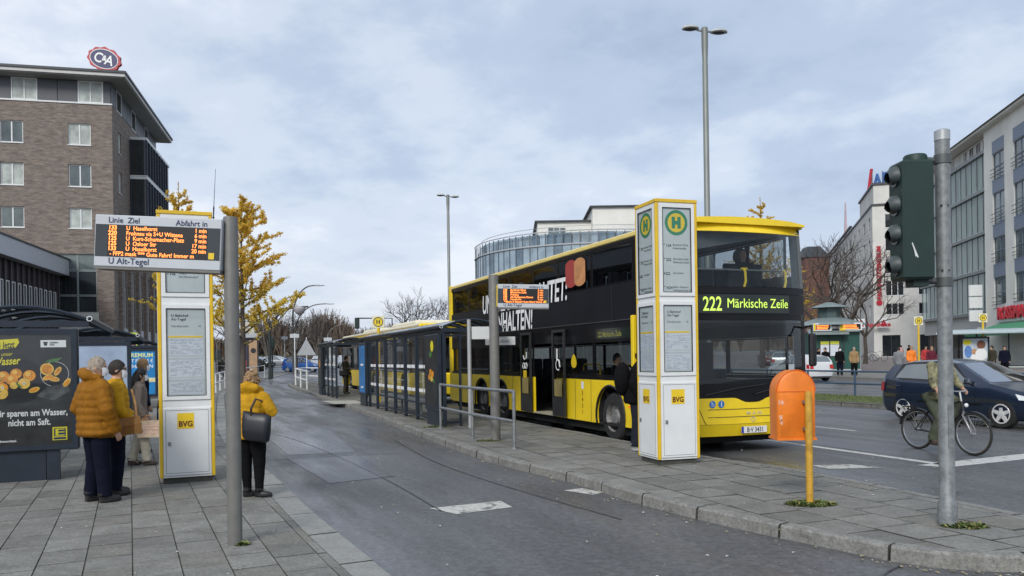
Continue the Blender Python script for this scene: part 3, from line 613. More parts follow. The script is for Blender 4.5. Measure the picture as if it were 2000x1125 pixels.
# ------------------------------------------------------------------ bus shelters
def shelter(label, loc, rz, length, back, depth, bays, group, zg=0.0):
    """local y runs back along the pavement; back wall at x=0 when back=0 or x=-depth when back=-1; the roof spans the depth"""
    t = thing('bus_shelter', label, 'bus shelter', loc, rz, group)
    x0, x1 = (0.0, depth) if back == 0 else (-depth, 0.0); bx_ = x0; zt = 2.22
    # barrel roof: ribs, panes, edge beams
    n = 8; arc = [(x0-0.08+(x1-x0+0.16)*k/n, zt+0.04+0.19*sin(pi*k/n)) for k in range(n+1)]
    nr = max(3, int(length/1.25)+1)
    for i in range(nr):
        y = length*i/(nr-1); mb = MB(); mb.tube([(x, y, z) for x, z in arc], 0.028, 6); mb.build('roof_rib', M_frame, t, smooth=40)
    for i in range(nr-1):
        y0, y1 = length*i/(nr-1)+0.03, length*(i+1)/(nr-1)-0.03; mb = MB()
        for k in range(n): mb.quad((arc[k][0], y0, arc[k][1]+0.025), (arc[k+1][0], y0, arc[k+1][1]+0.025), (arc[k+1][0], y1, arc[k+1][1]+0.025), (arc[k][0], y1, arc[k][1]+0.025))
        mb.build('roof_pane', M_roofglass, t, smooth=60)
    for x in (x0-0.08, x1+0.08):
        mb = MB(); mb.cyl((x, -0.02, zt+0.06), (x, length+0.02, zt+0.06), 0.045, n=10); mb.ell((x, -0.03, zt+0.06), 0.045, 0.035, 0.045, 8, 6); g = mb.build('gutter', M_frame, t, smooth=40)
        mb = MB(); mb.lathe([(0.04, -0.055), (0.04, -0.025)], (x, 0, zt+0.06), 10, 'Y'); mb.build('end_cap', M_white, g)
    for y in (0.0, length):
        mb = MB(); mb.box(x0-0.06, x1+0.06, y-0.03, y+0.03, zt-0.06, zt+0.03); mb.build('end_beam', M_frame, t)
    mb = MB(); mb.box(bx_-0.03, bx_+0.03, 0.031, length-0.031, zt-0.06, zt+0.02); mb.build('rear_beam', M_frame, t)
    for i in range(bays+1):
        y = length*i/bays; mb = MB(); mb.cbox(bx_-0.04, bx_+0.04, max(0, y-0.04)-0.001*(i == 0), y+0.04, 0, zt-0.061, 0.006); mb.build('post', M_frame, t)
    for i in range(bays):
        y0, y1 = length*i/bays+0.075, length*(i+1)/bays-0.075
        mb = MB()
        for y in (y0, y1-0.05): mb.box(bx_-0.025, bx_+0.025, y, y+0.05, 0.08, zt-0.07)
        for z in (0.10, 0.42, zt-0.12): mb.box(bx_-0.024, bx_+0.024, y0+0.051, y1-0.051, z, z+0.045)
        f = mb.build('wall_frame', M_frame, t)
        mb = MB(); mb.quad((bx_, y0+0.05, 0.465), (bx_, y1-0.05, 0.465), (bx_, y1-0.05, zt-0.12), (bx_, y0+0.05, zt-0.12)); mb.build('pane', M_clear, f)
        for z in (0.72, 1.32):
            for k in range(2):
                a = y0+0.08+(y1-y0-0.16)*k/2; b = a+(y1-y0-0.16)/2-0.05; mb = MB(); mb.quad((bx_-0.004, b, z), (bx_-0.004, a, z), (bx_-0.004, a, z+0.085), (bx_-0.004, b, z+0.085)); mb.build('safety_stripe', M_whitetxt, f)
    mb = MB(); mb.box(bx_+(0.12 if back == 0 else 0.12), bx_+0.50, length*0.30, length*0.80, 0.42, 0.46)
    for y in (0.33, 0.55, 0.77): mb.box(bx_+0.28, bx_+0.33, length*y-0.03, length*y+0.03, 0, 0.42)
    mb.build('bench', M_steel, t)
    return t
def poster_case(t, x0, x1, z0, z1, y0, y1, leg=True):
    mb = MB(); b = 0.085
    mb.cbox(x0, x1, y0, y1, z0, z1, 0.012); k = mb.build('poster_case', M_frame, t)
    mb = MB()
    for q in ((x0+0.012, x0+b, z0+0.012, z1-0.012), (x1-b, x1-0.012, z0+0.012, z1-0.012), (x0+b, x1-b, z0+0.012, z0+b), (x0+b, x1-b, z1-b, z1-0.012)): mb.box(q[0], q[1], y0-0.022, y0-0.001, q[2], q[3])
    mb.build('case_rim', M_frame, k)
    if leg:
        mb = MB(); mb.box(x0+0.3, x1-0.42, y0+0.03, y1-0.03, 0, z0-0.001); mb.box(x1-0.41, x1-0.25, y0+0.02, y1-0.02, 0, z0-0.001); mb.build('case_leg', M_frame, k)
    return k
GS = 'bus shelters on the left pavement'
shA = shelter('dark arched bus shelter nearest on left pavement with orange fruit poster', (-6.20, 11.62, 0.05), 0.40, 4.6, -1, 1.55, 4, GS)
shB = shelter('dark arched bus shelter on left pavement with plain pale blue poster, second from camera', (-8.95, 19.0, 0.05), 0.40, 4.6, -1, 1.55, 4, GS)
shC = shelter('dark arched bus shelter on left pavement with bright blue poster, farthest of the row', (-12.75, 29.0, 0.05), 0.40, 4.6, -1, 1.55, 4, GS)
k = poster_case(shA, -1.37, -0.06, 0.42, 2.13, -0.20, -0.035)
# the fruit poster: dark board, oranges, lettering
M_pdark = mat('charcoal_poster', (0.022, 0.022, 0.021), 0.35, var=0.45, scale=3.5); M_or = mat('orange_print', (0.82, 0.28, 0.012), 0.45, var=0.25, scale=14); M_or2 = mat('pale_orange_print', (0.85, 0.48, 0.08), 0.45, var=0.25, scale=20)
M_lem = mat('lemon_print', (0.75, 0.66, 0.02), 0.45, var=0.05); M_leafp = mat('leaf_green_print', (0.06, 0.17, 0.035), 0.45, var=0.3, scale=12); M_plate = mat('black_plate_print', (0.006, 0.006, 0.007), 0.3, var=0.2)
P0, P1, PZ0, PZ1, PY = -1.285, -0.145, 0.505, 2.045, -0.203
mb = MB(); flat(mb, P0, P1, PZ0, PZ1, PY); poster = mb.build('poster', M_pdark, k)
def fx(u): return P1-0.02-(1-u)*(P1-P0)*0.82
def fz(v): return PZ1-v*(PZ1-PZ0)
def pr(m_, fn, nm='poster_print'): mb = MB(); fn(mb); return mb.build(nm, m_, poster)
# u runs 0..1 over the poster width (the visible part is u > 0.02), v from the top
pr(M_plate, lambda b: disc(b, fx(0.36), PY-0.002, fz(0.42), 0.30, 28, sx=1.05)); pr(M_plate, lambda b: disc(b, fx(0.80), PY-0.002, fz(0.36), 0.18, 24))
pr(mat('grey_cloth_print', (0.075, 0.08, 0.085), 0.6, var=0.5, scale=9), lambda b: b.quad((fx(.55), PY-0.003, fz(.56)), (fx(.78), PY-0.003, fz(.60)), (fx(1.0), PY-0.003, fz(.52)), (fx(.97), PY-0.003, fz(.45)), (fx(.72), PY-0.003, fz(.47))))
pr(M_whitetxt, lambda b: disc(b, fx(0.80), PY-0.0025, fz(0.36), 0.176, 24, 0.171))
R9 = random.Random(4)
for u, v, r in ((.14, .375, .075), (.30, .350, .070), (.47, .37, .076), (.245, .405, .074), (.06, .43, .068), (.125, .475, .068), (.40, .44, .074), (.27, .455, .05), (.11, .525, .080), (.0, .40, .06)):
    pr(M_or if R9.random() < .6 else M_or2, lambda b: disc(b, fx(u), PY-0.004-v*0.004, fz(v), r, 20)); pr(mat('orange_shine', (0.9, 0.52, 0.10), 0.4, var=0.1), lambda b: disc(b, fx(u)-r*0.22, PY-0.0045-v*0.004, fz(v)+r*0.3, r*0.45, 14))
for u, v in ((.125, .475), (.40, .44)): pr(M_whitetxt, lambda b: disc(b, fx(u), PY-0.0085, fz(v), 0.020, 5)); pr(M_leafp, lambda b: disc(b, fx(u), PY-0.009, fz(v), 0.008, 8))
for u, v, a in ((.70, .315, 0), (.84, .335, 1), (.71, .39, 2), (.79, .405, 3), (.96, .44, 1), (.53, .50, 2)):
    q = Matrix.Rotation(a*0.6, 4, 'Y'); mb = MB(); mb.X = Matrix.Translation((fx(u), PY-0.005, fz(v))) @ q; disc(mb, 0, 0, 0, 0.085 if a == 0 else 0.07, 18, sx=1.0 if a == 0 else 0.5); mb.build('poster_print', M_or2, poster)
    mb = MB(); mb.X = Matrix.Translation((fx(u), PY-0.006, fz(v))) @ q; disc(mb, 0, 0, 0, 0.066 if a == 0 else 0.052, 18, sx=1.0 if a == 0 else 0.42); mb.build('poster_print', M_or, poster)
for u, v, w_, a in ((.79, .235, .11, -.15), (.02, .41, .10, .1), (.33, .455, .06, .9), (.03, .50, .09, .4)):
    mb = MB(); mb.X = Matrix.Translation((fx(u), PY-0.007, fz(v))) @ Matrix.Rotation(a, 4, 'Y'); disc(mb, 0, 0, 0, w_, 16, sx=0.32) if False else mb.quad((-w_, 0, 0), (-w_*.3, 0, -w_*.22), (w_*.5, 0, -w_*.15), (w_, 0, .02), (w_*.3, 0, w_*.22), (-w_*.4, 0, w_*.18)); mb.build('poster_print', M_leafp, poster)
pr(M_lem, lambda b: b.quad((fx(-.35), PY-0.004, fz(.165)), (fx(.30), PY-0.004, fz(.115)), (fx(.345), PY-0.004, fz(.07)), (fx(.33), PY-0.004, fz(.035)), (fx(.0), PY-0.004, fz(.045)), (fx(-.35), PY-0.004, fz(.09))) if False else b.quad((P0+.002, PY-0.004, fz(.155)), (fx(.30), PY-0.004, fz(.115)), (fx(.345), PY-0.004, fz(.07)), (fx(.33), PY-0.004, fz(.035)), (P0+.002, PY-0.004, fz(.06))))
tl = Matrix.Rotation(-0.06, 4, 'Y')
text('r & Jetzt', 0.125, M_ink, poster, fx(.0), PY-0.006, fz(.125), bold=0.002, xs=0.62, shear=0.25, rot=tl); text('für unser', 0.075, M_lem, poster, fx(.02), PY-0.006, fz(.195), xs=0.8, shear=0.25, rot=tl); text('Wasser', 0.145, M_lem, poster, fx(.0), PY-0.006, fz(.275), bold=0.003, xs=0.72, shear=0.3, rot=tl)
text('ir sparen am Wasser,', 0.125, M_whitetxt, poster, fx(.965), PY-0.006, fz(.735), 'RIGHT', bold=0.003, xs=0.76); text('nicht am Saft.', 0.125, M_whitetxt, poster, fx(.74), PY-0.006, fz(.82), 'RIGHT', bold=0.003, xs=0.76)
text('Lebensmittel.', 0.045, M_whitetxt, poster, fx(.30), PY-0.006, fz(.965), 'RIGHT', bold=0.001); pr(M_lem, lambda b: disc(b, fx(0.01), PY-0.006, fz(.955), 0.018, 10))
pr(M_whitetxt, lambda b: flat(b, fx(.62), fx(.955), fz(.115), fz(.05), PY-0.004))
pr(M_ink, lambda b: (disc(b, fx(.685), PY-0.006, fz(.088), 0.022, 12), flat(b, fx(.655), fx(.715), fz(.078), fz(.066), PY-0.0062))); text('GEMEIN\nSAM', 0.030, M_ink, poster, fx(.74), PY-0.006, fz(.08), bold=0.0008)
pr(M_lem, lambda b: flat(b, fx(.76), fx(.955), fz(.965), fz(.845), PY-0.004)); pr(M_inkb, lambda b: flat(b, fx(.78), fx(.935), fz(.93), fz(.857), PY-0.0055))
pr(M_lem, lambda b: (flat(b, fx(.80), fx(.835), fz(.925), fz(.862), PY-0.007), flat(b, fx(.835), fx(.92), fz(.871), fz(.862), PY-0.007), flat(b, fx(.835), fx(.92), fz(.897), fz(.888), PY-0.007), flat(b, fx(.835), fx(.92), fz(.925), fz(.916), PY-0.007)))
pr(M_inkb, lambda b: flat(b, fx(.775), fx(.94), fz(.958), fz(.939), PY-0.0055))
mb = MB(); flat(mb, P0, P1, PZ0, PZ1, PY-0.0155); mb.build('poster_glass', M_caseglass, k)
k = poster_case(shB, -1.37, -0.06, 0.42, 2.13, -0.20, -0.035); mb = MB(); flat(mb, P0, P1, PZ0, PZ1, PY); mb.build('poster', mat('pale_blue_poster', (0.34, 0.42, 0.55), 0.4, var=0.15, scale=1.2), k)
k = poster_case(shC, -1.37, -0.06, 0.42, 2.13, -0.20, -0.035); mb = MB(); flat(mb, P0, P1, PZ0, PZ1, PY); pb = mb.build('poster', mat('bright_blue_poster', (0.02, 0.22, 0.52), 0.4, var=0.15, scale=2), k)
text('PREMIUM', 0.20, mat('pale_yellow_print', (0.75, 0.80, 0.35), 0.5, var=0), pb, P1-0.06, PY-0.004, fz(.135), 'RIGHT', bold=0.004); text('JETZT FÜR 15 €', 0.17, M_whitetxt, pb, P1-0.06, PY-0.004, fz(.26), 'RIGHT', bold=0.003, xs=.85); text('MEHR DRIN', 0.17, M_whitetxt, pb, P1-0.06, PY-0.004, fz(.385), 'RIGHT', bold=0.003)
pr2 = MB(); flat(pr2, P0, P1, fz(.72), fz(.62), PY-0.003); pr2.build('poster_print', mat('cream_print', (0.65, 0.6, 0.35), .5, var=0.2), pb)
GI = 'bus shelters on the island'
q = RD(-2.32, -6.3, 0.12); sh1 = shelter('long dark bus shelter on the island nearest the railing, beside the double decker', q, ANG, 10.2, 0, 1.35, 8, GI)
q = RD(-2.45, -21.6); sh2 = shelter('shorter dark bus shelter at the far end of the island', (q[0], q[1], q[2]+0.12), ANG, 4.7, 0, 1.35, 4, GI)
# side posters facing the bus lane
def side_poster(t, y0, y1, m_, deco):
    mb = MB(); mb.cbox(-0.14, -0.042, y0, y1, 0.35, 2.12, 0.012); k = mb.build('poster_case', M_frame, t)
    mb = MB(); mb.quad((-0.143, y1-0.08, 0.45), (-0.143, y0+0.08, 0.45), (-0.143, y0+0.08, 2.03), (-0.143, y1-0.08, 2.03)); p = mb.build('poster', m_, k)
    mb = MB(); mb.box(-0.12, -0.05, y0+0.1, y1-0.1, 0, 0.349); mb.build('case_leg', M_frame, k)
    for (a, b, z0, z1, mm) in deco:
        mb = MB(); cy, cz = y0+(y1-y0)*(a+b)/2, (z0+z1)/2; ry, rz_ = (y1-y0)*(b-a)/2, (z1-z0)/2
        mb.quad(*[(-0.146, cy+ry*cos(2*pi*i/14), cz+rz_*sin(2*pi*i/14)) for i in range(14)]); mb.build('poster_print', mm, p)
side_poster(sh1, 0.05, 1.25, M_pdark, [(.30, .52, 1.72, 1.98, M_lem), (.42, .62, 1.58, 1.74, M_leafp), (.30, .46, 1.12, 1.28, M_or), (.44, .62, 1.16, 1.32, M_or), (.36, .56, 1.02, 1.17, M_or2), (.58, .70, 1.05, 1.19, M_or), (.24, .36, .98, 1.1, M_leafp)])
side_poster(sh1, 8.95, 10.15, mat('sky_blue_poster', (0.03, 0.17, 0.42), 0.4, var=0.2, scale=2), [(.25, .75, 1.35, 1.42, M_whitetxt), (.3, .7, .6, .66, M_whitetxt)])
side_poster(sh2, 3.45, 4.6, M_pdark, [(.3, .7, 1.2, 1.6, M_or)])
# end wall of the near shelter with timetable boards
mb = MB(); mb.box(0.35, 0.40, 0.0, 0.05, 0, 2.15); mb.box(0.05, 0.35, 0.004, 0.044, 0.08, 0.13); mb.box(0.05, 0.35, 0.004, 0.044, 2.05, 2.10); mb.build('end_frame', M_frame, sh1)
# ------------------------------------------------------------------ steel railing on the island
t = thing('steel_railing', 'grey tubular steel railing with two rails standing beside the island sign post', 'railing', (0, 0, 0.12))
rp = [V(-1.60, 17.75, 0), V(-0.78, 15.5, 0), V(0.02, 13.6, 0)]
for i, q in enumerate(rp):
    mb = MB(); mb.cyl((q.x, q.y, 0), (q.x, q.y, 0.98), 0.03, n=10); mb.lathe([(0.05, 0), (0.05, 0.012), (0.032, 0.03)], (q.x, q.y, 0), 10); mb.build('post', M_steel, t, smooth=40)
for i in range(2):
    for z in (0.98, 0.47): mb = MB(); mb.cyl(rp[i]+V(0, 0, z), rp[i+1]+V(0, 0, z), 0.03, n=10); mb.build('rail', M_steel, t, smooth=40)
# slim round stop post beside the shelter with notices, and hanging line boards
t = thing('stop_post', 'slim pale round post at the near shelter end with small notice boards', 'post', (-0.95, 17.9, 0.12), ANG)
mb = MB(); mb.cyl((0, 0, 0), (0, 0, 2.42), 0.045, n=12); mb.build('pole', mat('pale_post', (0.45, 0.46, 0.46), 0.4, 0.3, var=0.06), t, smooth=40)
mb = MB(); mb.box(0.06, 0.62, -0.02, 0.02, 1.98, 2.26); k = mb.build('notice_board', M_white, t); mb = MB(); flat(mb, 0.50, 0.60, 2.02, 2.20, -0.023); mb.build('notice_print', mat('brown_red_print', (0.28, 0.05, 0.03), .5, var=.2), k)
mb = MB(); mb.box(0.70, 1.45, 0.9, 0.94, 1.86, 2.06); k = mb.build('line_board', M_white, t); text('Alt-Lübars', 0.10, M_ink, k, 1.08, 0.897, 1.92, 'CENTER')
# ------------------------------------------------------------------ orange litter bin
t = thing('litter_bin', 'orange domed litter bin with faded stickers on a short yellow post', 'litter bin', (3.05, 8.27, 0.12))
mb = MB(); mb.lathe([(0.036, 0), (0.036, 1.14), (0.030, 1.165)], n=16); mb.build('post', mat('worn_yellow_post', (0.52, 0.29, 0.03), 0.55, var=0.18, scale=12, dirt=0.5), t, smooth=40)
M_bin = mat('faded_orange_plastic', (0.78, 0.20, 0.016), 0.45, var=0.10, scale=5, dirt=0.10)
cx = -0.095; hw = 0.203; zb, zs, ztp = 0.665, 1.16, 1.385
def bin_outline(g, k=1.0):
    o = [(cx-hw*k*0.985+0, zb+g), (cx+hw*k*0.985, zb+g)]
    o += [(cx+hw*k*cos(a), zs+(ztp-zs-g)*sin(a)) for a in np.linspace(0, pi, 15)]
    return o
mb = MB(); rings = []
for y, k, g in ((0.072, 0.90, 0.03), (0.080, 0.955, 0.012), (0.10, 0.99, 0.003), (0.13, 1.0, 0), (0.30, 1.0, 0), (0.345, 0.96, 0.01), (0.36, 0.88, 0.04)): rings.append([(x, y, z) for x, z in bin_outline(g, k)])
mb.loft(rings); body = mb.build('bin_body', M_bin, t, smooth=35, fix=True)
mb = MB(); mb.box(cx-hw*1.01, cx+hw*1.01, 0.070, 0.36, zb-0.012, zb+0.012); mb.build('bottom_rim', M_bin, body)
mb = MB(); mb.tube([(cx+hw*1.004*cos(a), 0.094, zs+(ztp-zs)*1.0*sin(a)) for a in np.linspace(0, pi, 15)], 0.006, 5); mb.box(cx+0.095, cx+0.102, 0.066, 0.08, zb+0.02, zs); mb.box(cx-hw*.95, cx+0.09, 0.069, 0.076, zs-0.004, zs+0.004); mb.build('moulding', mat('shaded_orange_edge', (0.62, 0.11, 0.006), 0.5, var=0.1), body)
for (x, z, s_, r) in ((cx-0.19, 1.03, 'N:', .2), (cx-0.185, 0.87, '¶', 0), (cx-0.175, 0.83, '‡', 0)): text(s_, 0.06, mat('pale_sticker', (0.72, 0.42, 0.30), 0.6, var=0.2, scale=30), body, x, 0.0715, z, bold=0.003, name='sticker')
for (x, z, s_, q) in ((cx-0.02, 1.255, 'EFT', .05), (cx-0.015, 1.195, 'Hor', .045), (cx-0.0, 1.315, '~o', .04)): text(s_, q, mat('faint_marker_scrawl', (0.33, 0.14, 0.10), 0.6, var=0.2), body, x, 0.0735, z, name='graffiti', shear=.2)
mb = MB(); [mb.box(-0.04, 0.04, 0.02, 0.075, z, z+0.03) for z in (0.76, 1.04)]; mb.build('bracket', M_steel, t)
# ------------------------------------------------------------------ traffic light
t = thing('traffic_light', 'galvanised traffic light pole with dark green signal head seen from the side', 'traffic light', (3.89, 7.20, 0.12))
mb = MB(); mb.lathe([(0.082, 0), (0.082, 0.19), (0.066, 0.22), (0.066, 0.9), (0.063, 0.915), (0.062, 3.44), (0.060, 3.53)], n=24); M_galv = mat('mottled_zinc_pole', (0.20, 0.215, 0.22), 0.5, 0.25, var=0.22, scale=16, dirt=0.35, rvar=0.1); pole = mb.build('pole', M_galv, t, smooth=35)
mb = MB(); mb.lathe([(0.066, 3.45), (0.066, 3.535), (0.05, 3.545)], n=24); mb.build('pole_cap', mat('zinc_cap', (0.42, 0.44, 0.44), 0.4, 0.5, var=.1), pole, smooth=35)
mb = MB(); mb.box(-0.018, 0.03, -0.071, -0.062, 0.70, 1.10); mb.build('hatch', M_galv, pole)
mb = MB(); [mb.ell((x, -0.058, z), 0.009, 0.012, 0.009, 8, 6) for x, z in ((-0.045, 2.86), (0.012, 2.86), (-0.045, 2.28), (0.012, 2.28))]; mb.build('bolt_hole', M_black, pole)
M_sig = mat('signal_green', (0.008, 0.028, 0.022), 0.55, var=0.12, scale=5, dirt=0.3)
mb = MB(); mb.cbox(-0.415, -0.135, -0.12, 0.16, 2.20, 3.26, 0.02); head = mb.build('signal_head', M_sig, t)
mb = MB(); mb.lathe([(0.10, 3.255), (0.10, 3.31), (0.09, 3.325)], (-0.235, 0.02, 0), 16); mb.box(-0.30, -0.17, -0.06, 0.10, 2.14, 2.21); mb.box(-0.36, -0.13, 0.12, 0.175, 2.3, 3.2); mb.build('head_fittings', M_sig, head, smooth=35)
for z in (2.33, 2.61, 2.87, 3.13):
    mb = MB(); n = 10; rings = []
    for x, r in ((-0.416, 0.10), (-0.455, 0.092), (-0.495, 0.055)):
        rings.append([(x+(0.02 if sin(a) < 0 and x < -0.42 else 0)*abs(sin(a)), 0.02+r*cos(a), z+r*sin(a)*(1 if sin(a) > 0 else .75)-(0.012 if x < -.48 else 0)) for a in np.linspace(0, 2*pi, n, endpoint=False)])
    mb.loft(rings, cap=False); v = mb.build('visor', mat('visor_grey_green', (0.05, 0.065, 0.065), 0.5, var=0.1), head, smooth=50)
    mb = MB(); mb.lathe([(0.09, -0.425), (0.09, -0.43)], (0, 0.02, z), 14, 'X'); mb.build('lens', mat('dark_lens', (0.02, 0.02, 0.02), 0.1, var=0), v)
for z in (2.19, 3.29): mb = MB(); mb.cyl((-0.2, 0.02, z), (-0.02, 0.02, z-0.02 if z > 3 else z), 0.028, n=10); mb.lathe([(0.072, z-0.05), (0.072, z+0.03)], n=20); mb.build('bracket', mat('bracket_dark', (0.09, 0.10, 0.10), .5, .3, var=.1), t, smooth=40)
mb = MB(); mb.tube([(-0.31, -0.123, 2.40), (-0.345, -0.123, 2.52), (-0.295, -0.123, 2.39)], 0.007, 5); mb.build('scratch_sticker', M_white, head)
# ------------------------------------------------------------------ double decker bus
M_busyel = mat('bus_yellow', (0.88, 0.63, 0.015), 0.36, var=0.06, scale=2, coat=0.25, dirt=0.22)
M_busblk = mat('glossy_black_band', (0.008, 0.008, 0.010), 0.22, var=0.15, scale=2, spec=0.22)
M_adblk = mat('dark_advert_film', (0.006, 0.007, 0.011), 0.42, var=0.2, scale=1.5, spec=0.2)
M_busgl = glass('tinted_bus_glass', (0.50, 0.52, 0.53), 0.16); M_wsgl = glass('windscreen_glass', (0.84, 0.87, 0.87), 0.035)
M_lowgl = glass('lower_deck_glass', (0.52, 0.54, 0.54), 0.10); M_tyre = mat('tyre_rubber', (0.018, 0.018, 0.018), 0.85, var=0.3, scale=20, bump=.2, bscale=60)
M_rim = mat('dusty_steel_rim', (0.20, 0.195, 0.19), 0.6, 0.2, var=0.25, scale=15, dirt=.4); M_under = mat('underbody_black', (0.010, 0.010, 0.010), 0.9, var=0.2)
M_inner = mat('interior_grey', (0.16, 0.165, 0.17), 0.7, var=0.08); M_seat = mat('seat_dark_blue', (0.02, 0.022, 0.035), 0.85, var=0.3, scale=20); M_rail = mat('yellow_grab_rail', (0.80, 0.55, 0.02), 0.4, var=.05)
M_ceil = mat('interior_ceiling', (0.34, 0.36, 0.38), 0.7, var=0.05); M_lampw = mat('headlamp_glass', (0.74, 0.77, 0.79), 0.15, 0.0, var=0.12, scale=25); M_amber = mat('amber_lens', (0.85, 0.20, 0.01), 0.2, var=0.1, emit=0.25); M_redl = mat('red_lens', (0.45, 0.015, 0.012), 0.2, var=0.1)
def wheel_bus(parent, x, y, r, w, out):
    """axle along X; out = -1 when the visible face looks to -X"""
    e = bpy.data.objects.new('wheel', None); C.objects.link(e); e.parent = parent; e.location = (x, y, r)
    mb = MB(); prof = [(r*0.60, -w/2), (r*0.9, -w/2), (r*0.985, -w*0.36), (r, -w*0.2), (r, w*0.2), (r*0.985, w*0.36), (r*0.9, w/2), (r*0.60, w/2)]
    mb.lathe(prof, n=32, axis='X', cap=False); o = mb.build('tyre', M_tyre, e, smooth=30)
    mb = MB(); k = out*w/2
    mb.lathe([(r*0.61, k), (r*0.585, k*0.9), (r*0.55, k*0.35), (r*0.34, k*0.28), (r*0.30, k*0.60), (r*0.26, k*0.72), (r*0.12, k*0.74), (0.01, k*0.78)], n=28, axis='X', cap=False); rim = mb.build('rim', M_rim, e, smooth=30, fix=True)
    mb = MB()
    for i in range(10): a = 2*pi*i/10; mb.lathe([(r*0.032, k*0.3), (r*0.032, k*0.50)], (0, r*0.42*cos(a), r*0.42*sin(a)), 6, 'X')
    struct(mb.build('wheel_nuts', M_steel, rim), 'stuff')
    return e
def arch_panel(mb, y0, y1, z0, z1, arches, x, th, n=10):
    """side panel in the plane x, with round wheel arches (yc, r, zc) cut from its lower edge"""
    pts = [(y0, z0)]
    for yc, r, zc in sorted(arches):
        a0 = math.asin(max(-1, min(1, (z0-zc)/r))); pts += [(yc-r*cos(a), zc+r*sin(a)) for a in np.linspace(a0, pi-a0, n*2)]
    pts += [(y1, z0), (y1, z1), (y0, z1)]
    mb.extr([(x, y, z) for y, z in pts][::-1], (th, 0, 0))
def tri_fix(o):
    bm = bmesh.new(); bm.from_mesh(o.data); bmesh.ops.triangulate(bm, faces=[f for f in bm.faces if len(f.verts) > 4]); bmesh.ops.recalc_face_normals(bm, faces=bm.faces); bm.to_mesh(o.data); bm.free(); return o
BL, BW, BH = 13.73, 2.55, 4.06
bus = thing('double_decker_bus', 'yellow double decker bus with dark advert and line 222 on its front display', 'bus', (O.x, O.y, 0), ANG)
AX = (2.72, 8.95, 10.55); WR = 0.48
# yellow lower panels (near side, split by door openings; far side whole)
def side_panel(name, m_, y0, y1, z0, z1, x=0.0, th=0.05, arches=(), parent=bus):
    mb = MB(); arch_panel(mb, y0, y1, z0, z1, [a for a in arches if y0 < a[0] < y1], x, th); return tri_fix(mb.build(name, m_, parent))
AR = [(a, 0.60, 0.50) for a in AX]
side_panel('lower_panel', M_busyel, 0.28, 0.44, 0.33, 1.20); side_panel('lower_panel', M_busyel, 1.72, 5.30, 0.33, 1.20, arches=AR[:1]); side_panel('lower_panel', M_busyel, 6.62, 13.45, 0.33, 1.20, arches=AR[1:]); side_panel('lower_panel', M_busyel, 0.3, 13.45, 0.33, 1.20, BW-0.05, 0.05, arches=AR)
for yc in AX:
    for x in (0.0, BW): # arch trim
        mb = MB(); mb.tube([(x+(0.005 if x else -0.005), yc-0.60*cos(a), 0.50+0.60*sin(a)) for a in np.linspace(-0.28, pi+0.28, 18)], 0.022, 5); mb.build('arch_trim', M_black, bus)
        mb = MB(); mb.tube([(abs(x-0.30), yc-0.57*cos(a), 0.50+0.57*sin(a)) for a in np.linspace(-0.28, pi+0.28, 14)], 0.02, 4)
    mb = MB(); n = 12; A = np.linspace(-0.2, pi+0.2, n)
    for x0_, x1_ in ((0.05, 0.75), (BW-0.75, BW-0.05)):
        mb.loft([[(x, yc-0.6*cos(a), 0.5+0.6*sin(a)) for a in A] for x in (x0_, x1_)], closed=False, cap=False)
    mb.build('wheel_well', M_under, bus)
    for x, o_ in ((0.20, -1), (BW-0.20, 1)): wheel_bus(bus, x, yc, WR, 0.28, o_)
# belt, window band, advert band, upper windows, roof edge on the two sides
def pane_side(y0, y1, z0, z1, x, gl, name='window'):
    mb = MB(); g = 0.045; w_ = 0.03
    for q in ((y0, y0+g, z0, z1), (y1-g, y1, z0, z1), (y0+g, y1-g, z0, z0+g*.6), (y0+g, y1-g, z1-g*.6, z1)): mb.box(x, x+w_, q[0], q[1], q[2], q[3])
    f = mb.build(name, M_busblk, bus); mb = MB(); s_ = x+0.002 if x < 1 else x+w_-0.002
    mb.quad((s_, y1-g, z0), (s_, y0+g, z0), (s_, y0+g, z1), (s_, y1-g, z1)); mb.build('pane', gl, f); return f
for x in (0.0, BW-0.05):
    segs = [(0.28, 0.44), (1.72, 5.30), (6.62, 13.45)] if x == 0 else [(0.28, 13.45)]
    for a, b in segs:
        mb = MB(); mb.box(x, x+0.05, a, b, 1.205, 1.275); mb.build('belt_rail', M_busblk, bus)
    mb = MB(); mb.box(x, x+0.05, 0.28, 13.45, 1.985, 2.36); mb.build('window_head_band', M_busblk, bus)
    mb = MB(); mb.box(x, x+0.05, 0.28, 13.45, 2.365, 3.06); ad = mb.build('advert_panel' if x == 0 else 'upper_panel', M_adblk, bus)
    mb = MB(); mb.cbox(x-0.006, x+0.07, 0.2, 13.6, 3.875, 3.975, 0.02); mb.build('roof_edge', mat('pale_yellow_edge', (0.78, 0.62, 0.20), .35, var=.05), bus)
    mb = MB(); mb.box(x+0.001, x+0.049, 0.28, 13.45, 3.80, 3.872); mb.build('window_top_rail', M_busblk, bus)
    if x == 0: ADP = ad
for a, b in ((1.74, 3.40), (3.42, 5.28), (6.64, 8.1), (8.12, 9.9), (9.92, 11.6), (11.62, 13.2)): pane_side(a, b, 1.28, 1.98, 0.004, M_lowgl if b < 9 else M_busgl)
for i in range(7): pane_side(0.6+i*1.8, 0.6+i*1.8+1.78, 1.28, 1.98, BW-0.034, M_lowgl)
UP = [0.62, 1.75, 3.46, 5.12, 6.60, 8.25, 9.88, 11.6, 13.2]
for a, b in zip(UP, UP[1:]):
    pane_side(a, b-0.02, 3.065, 3.795, 0.004, M_busgl); pane_side(a, b-0.02, 3.065, 3.795, BW-0.034, M_busgl)
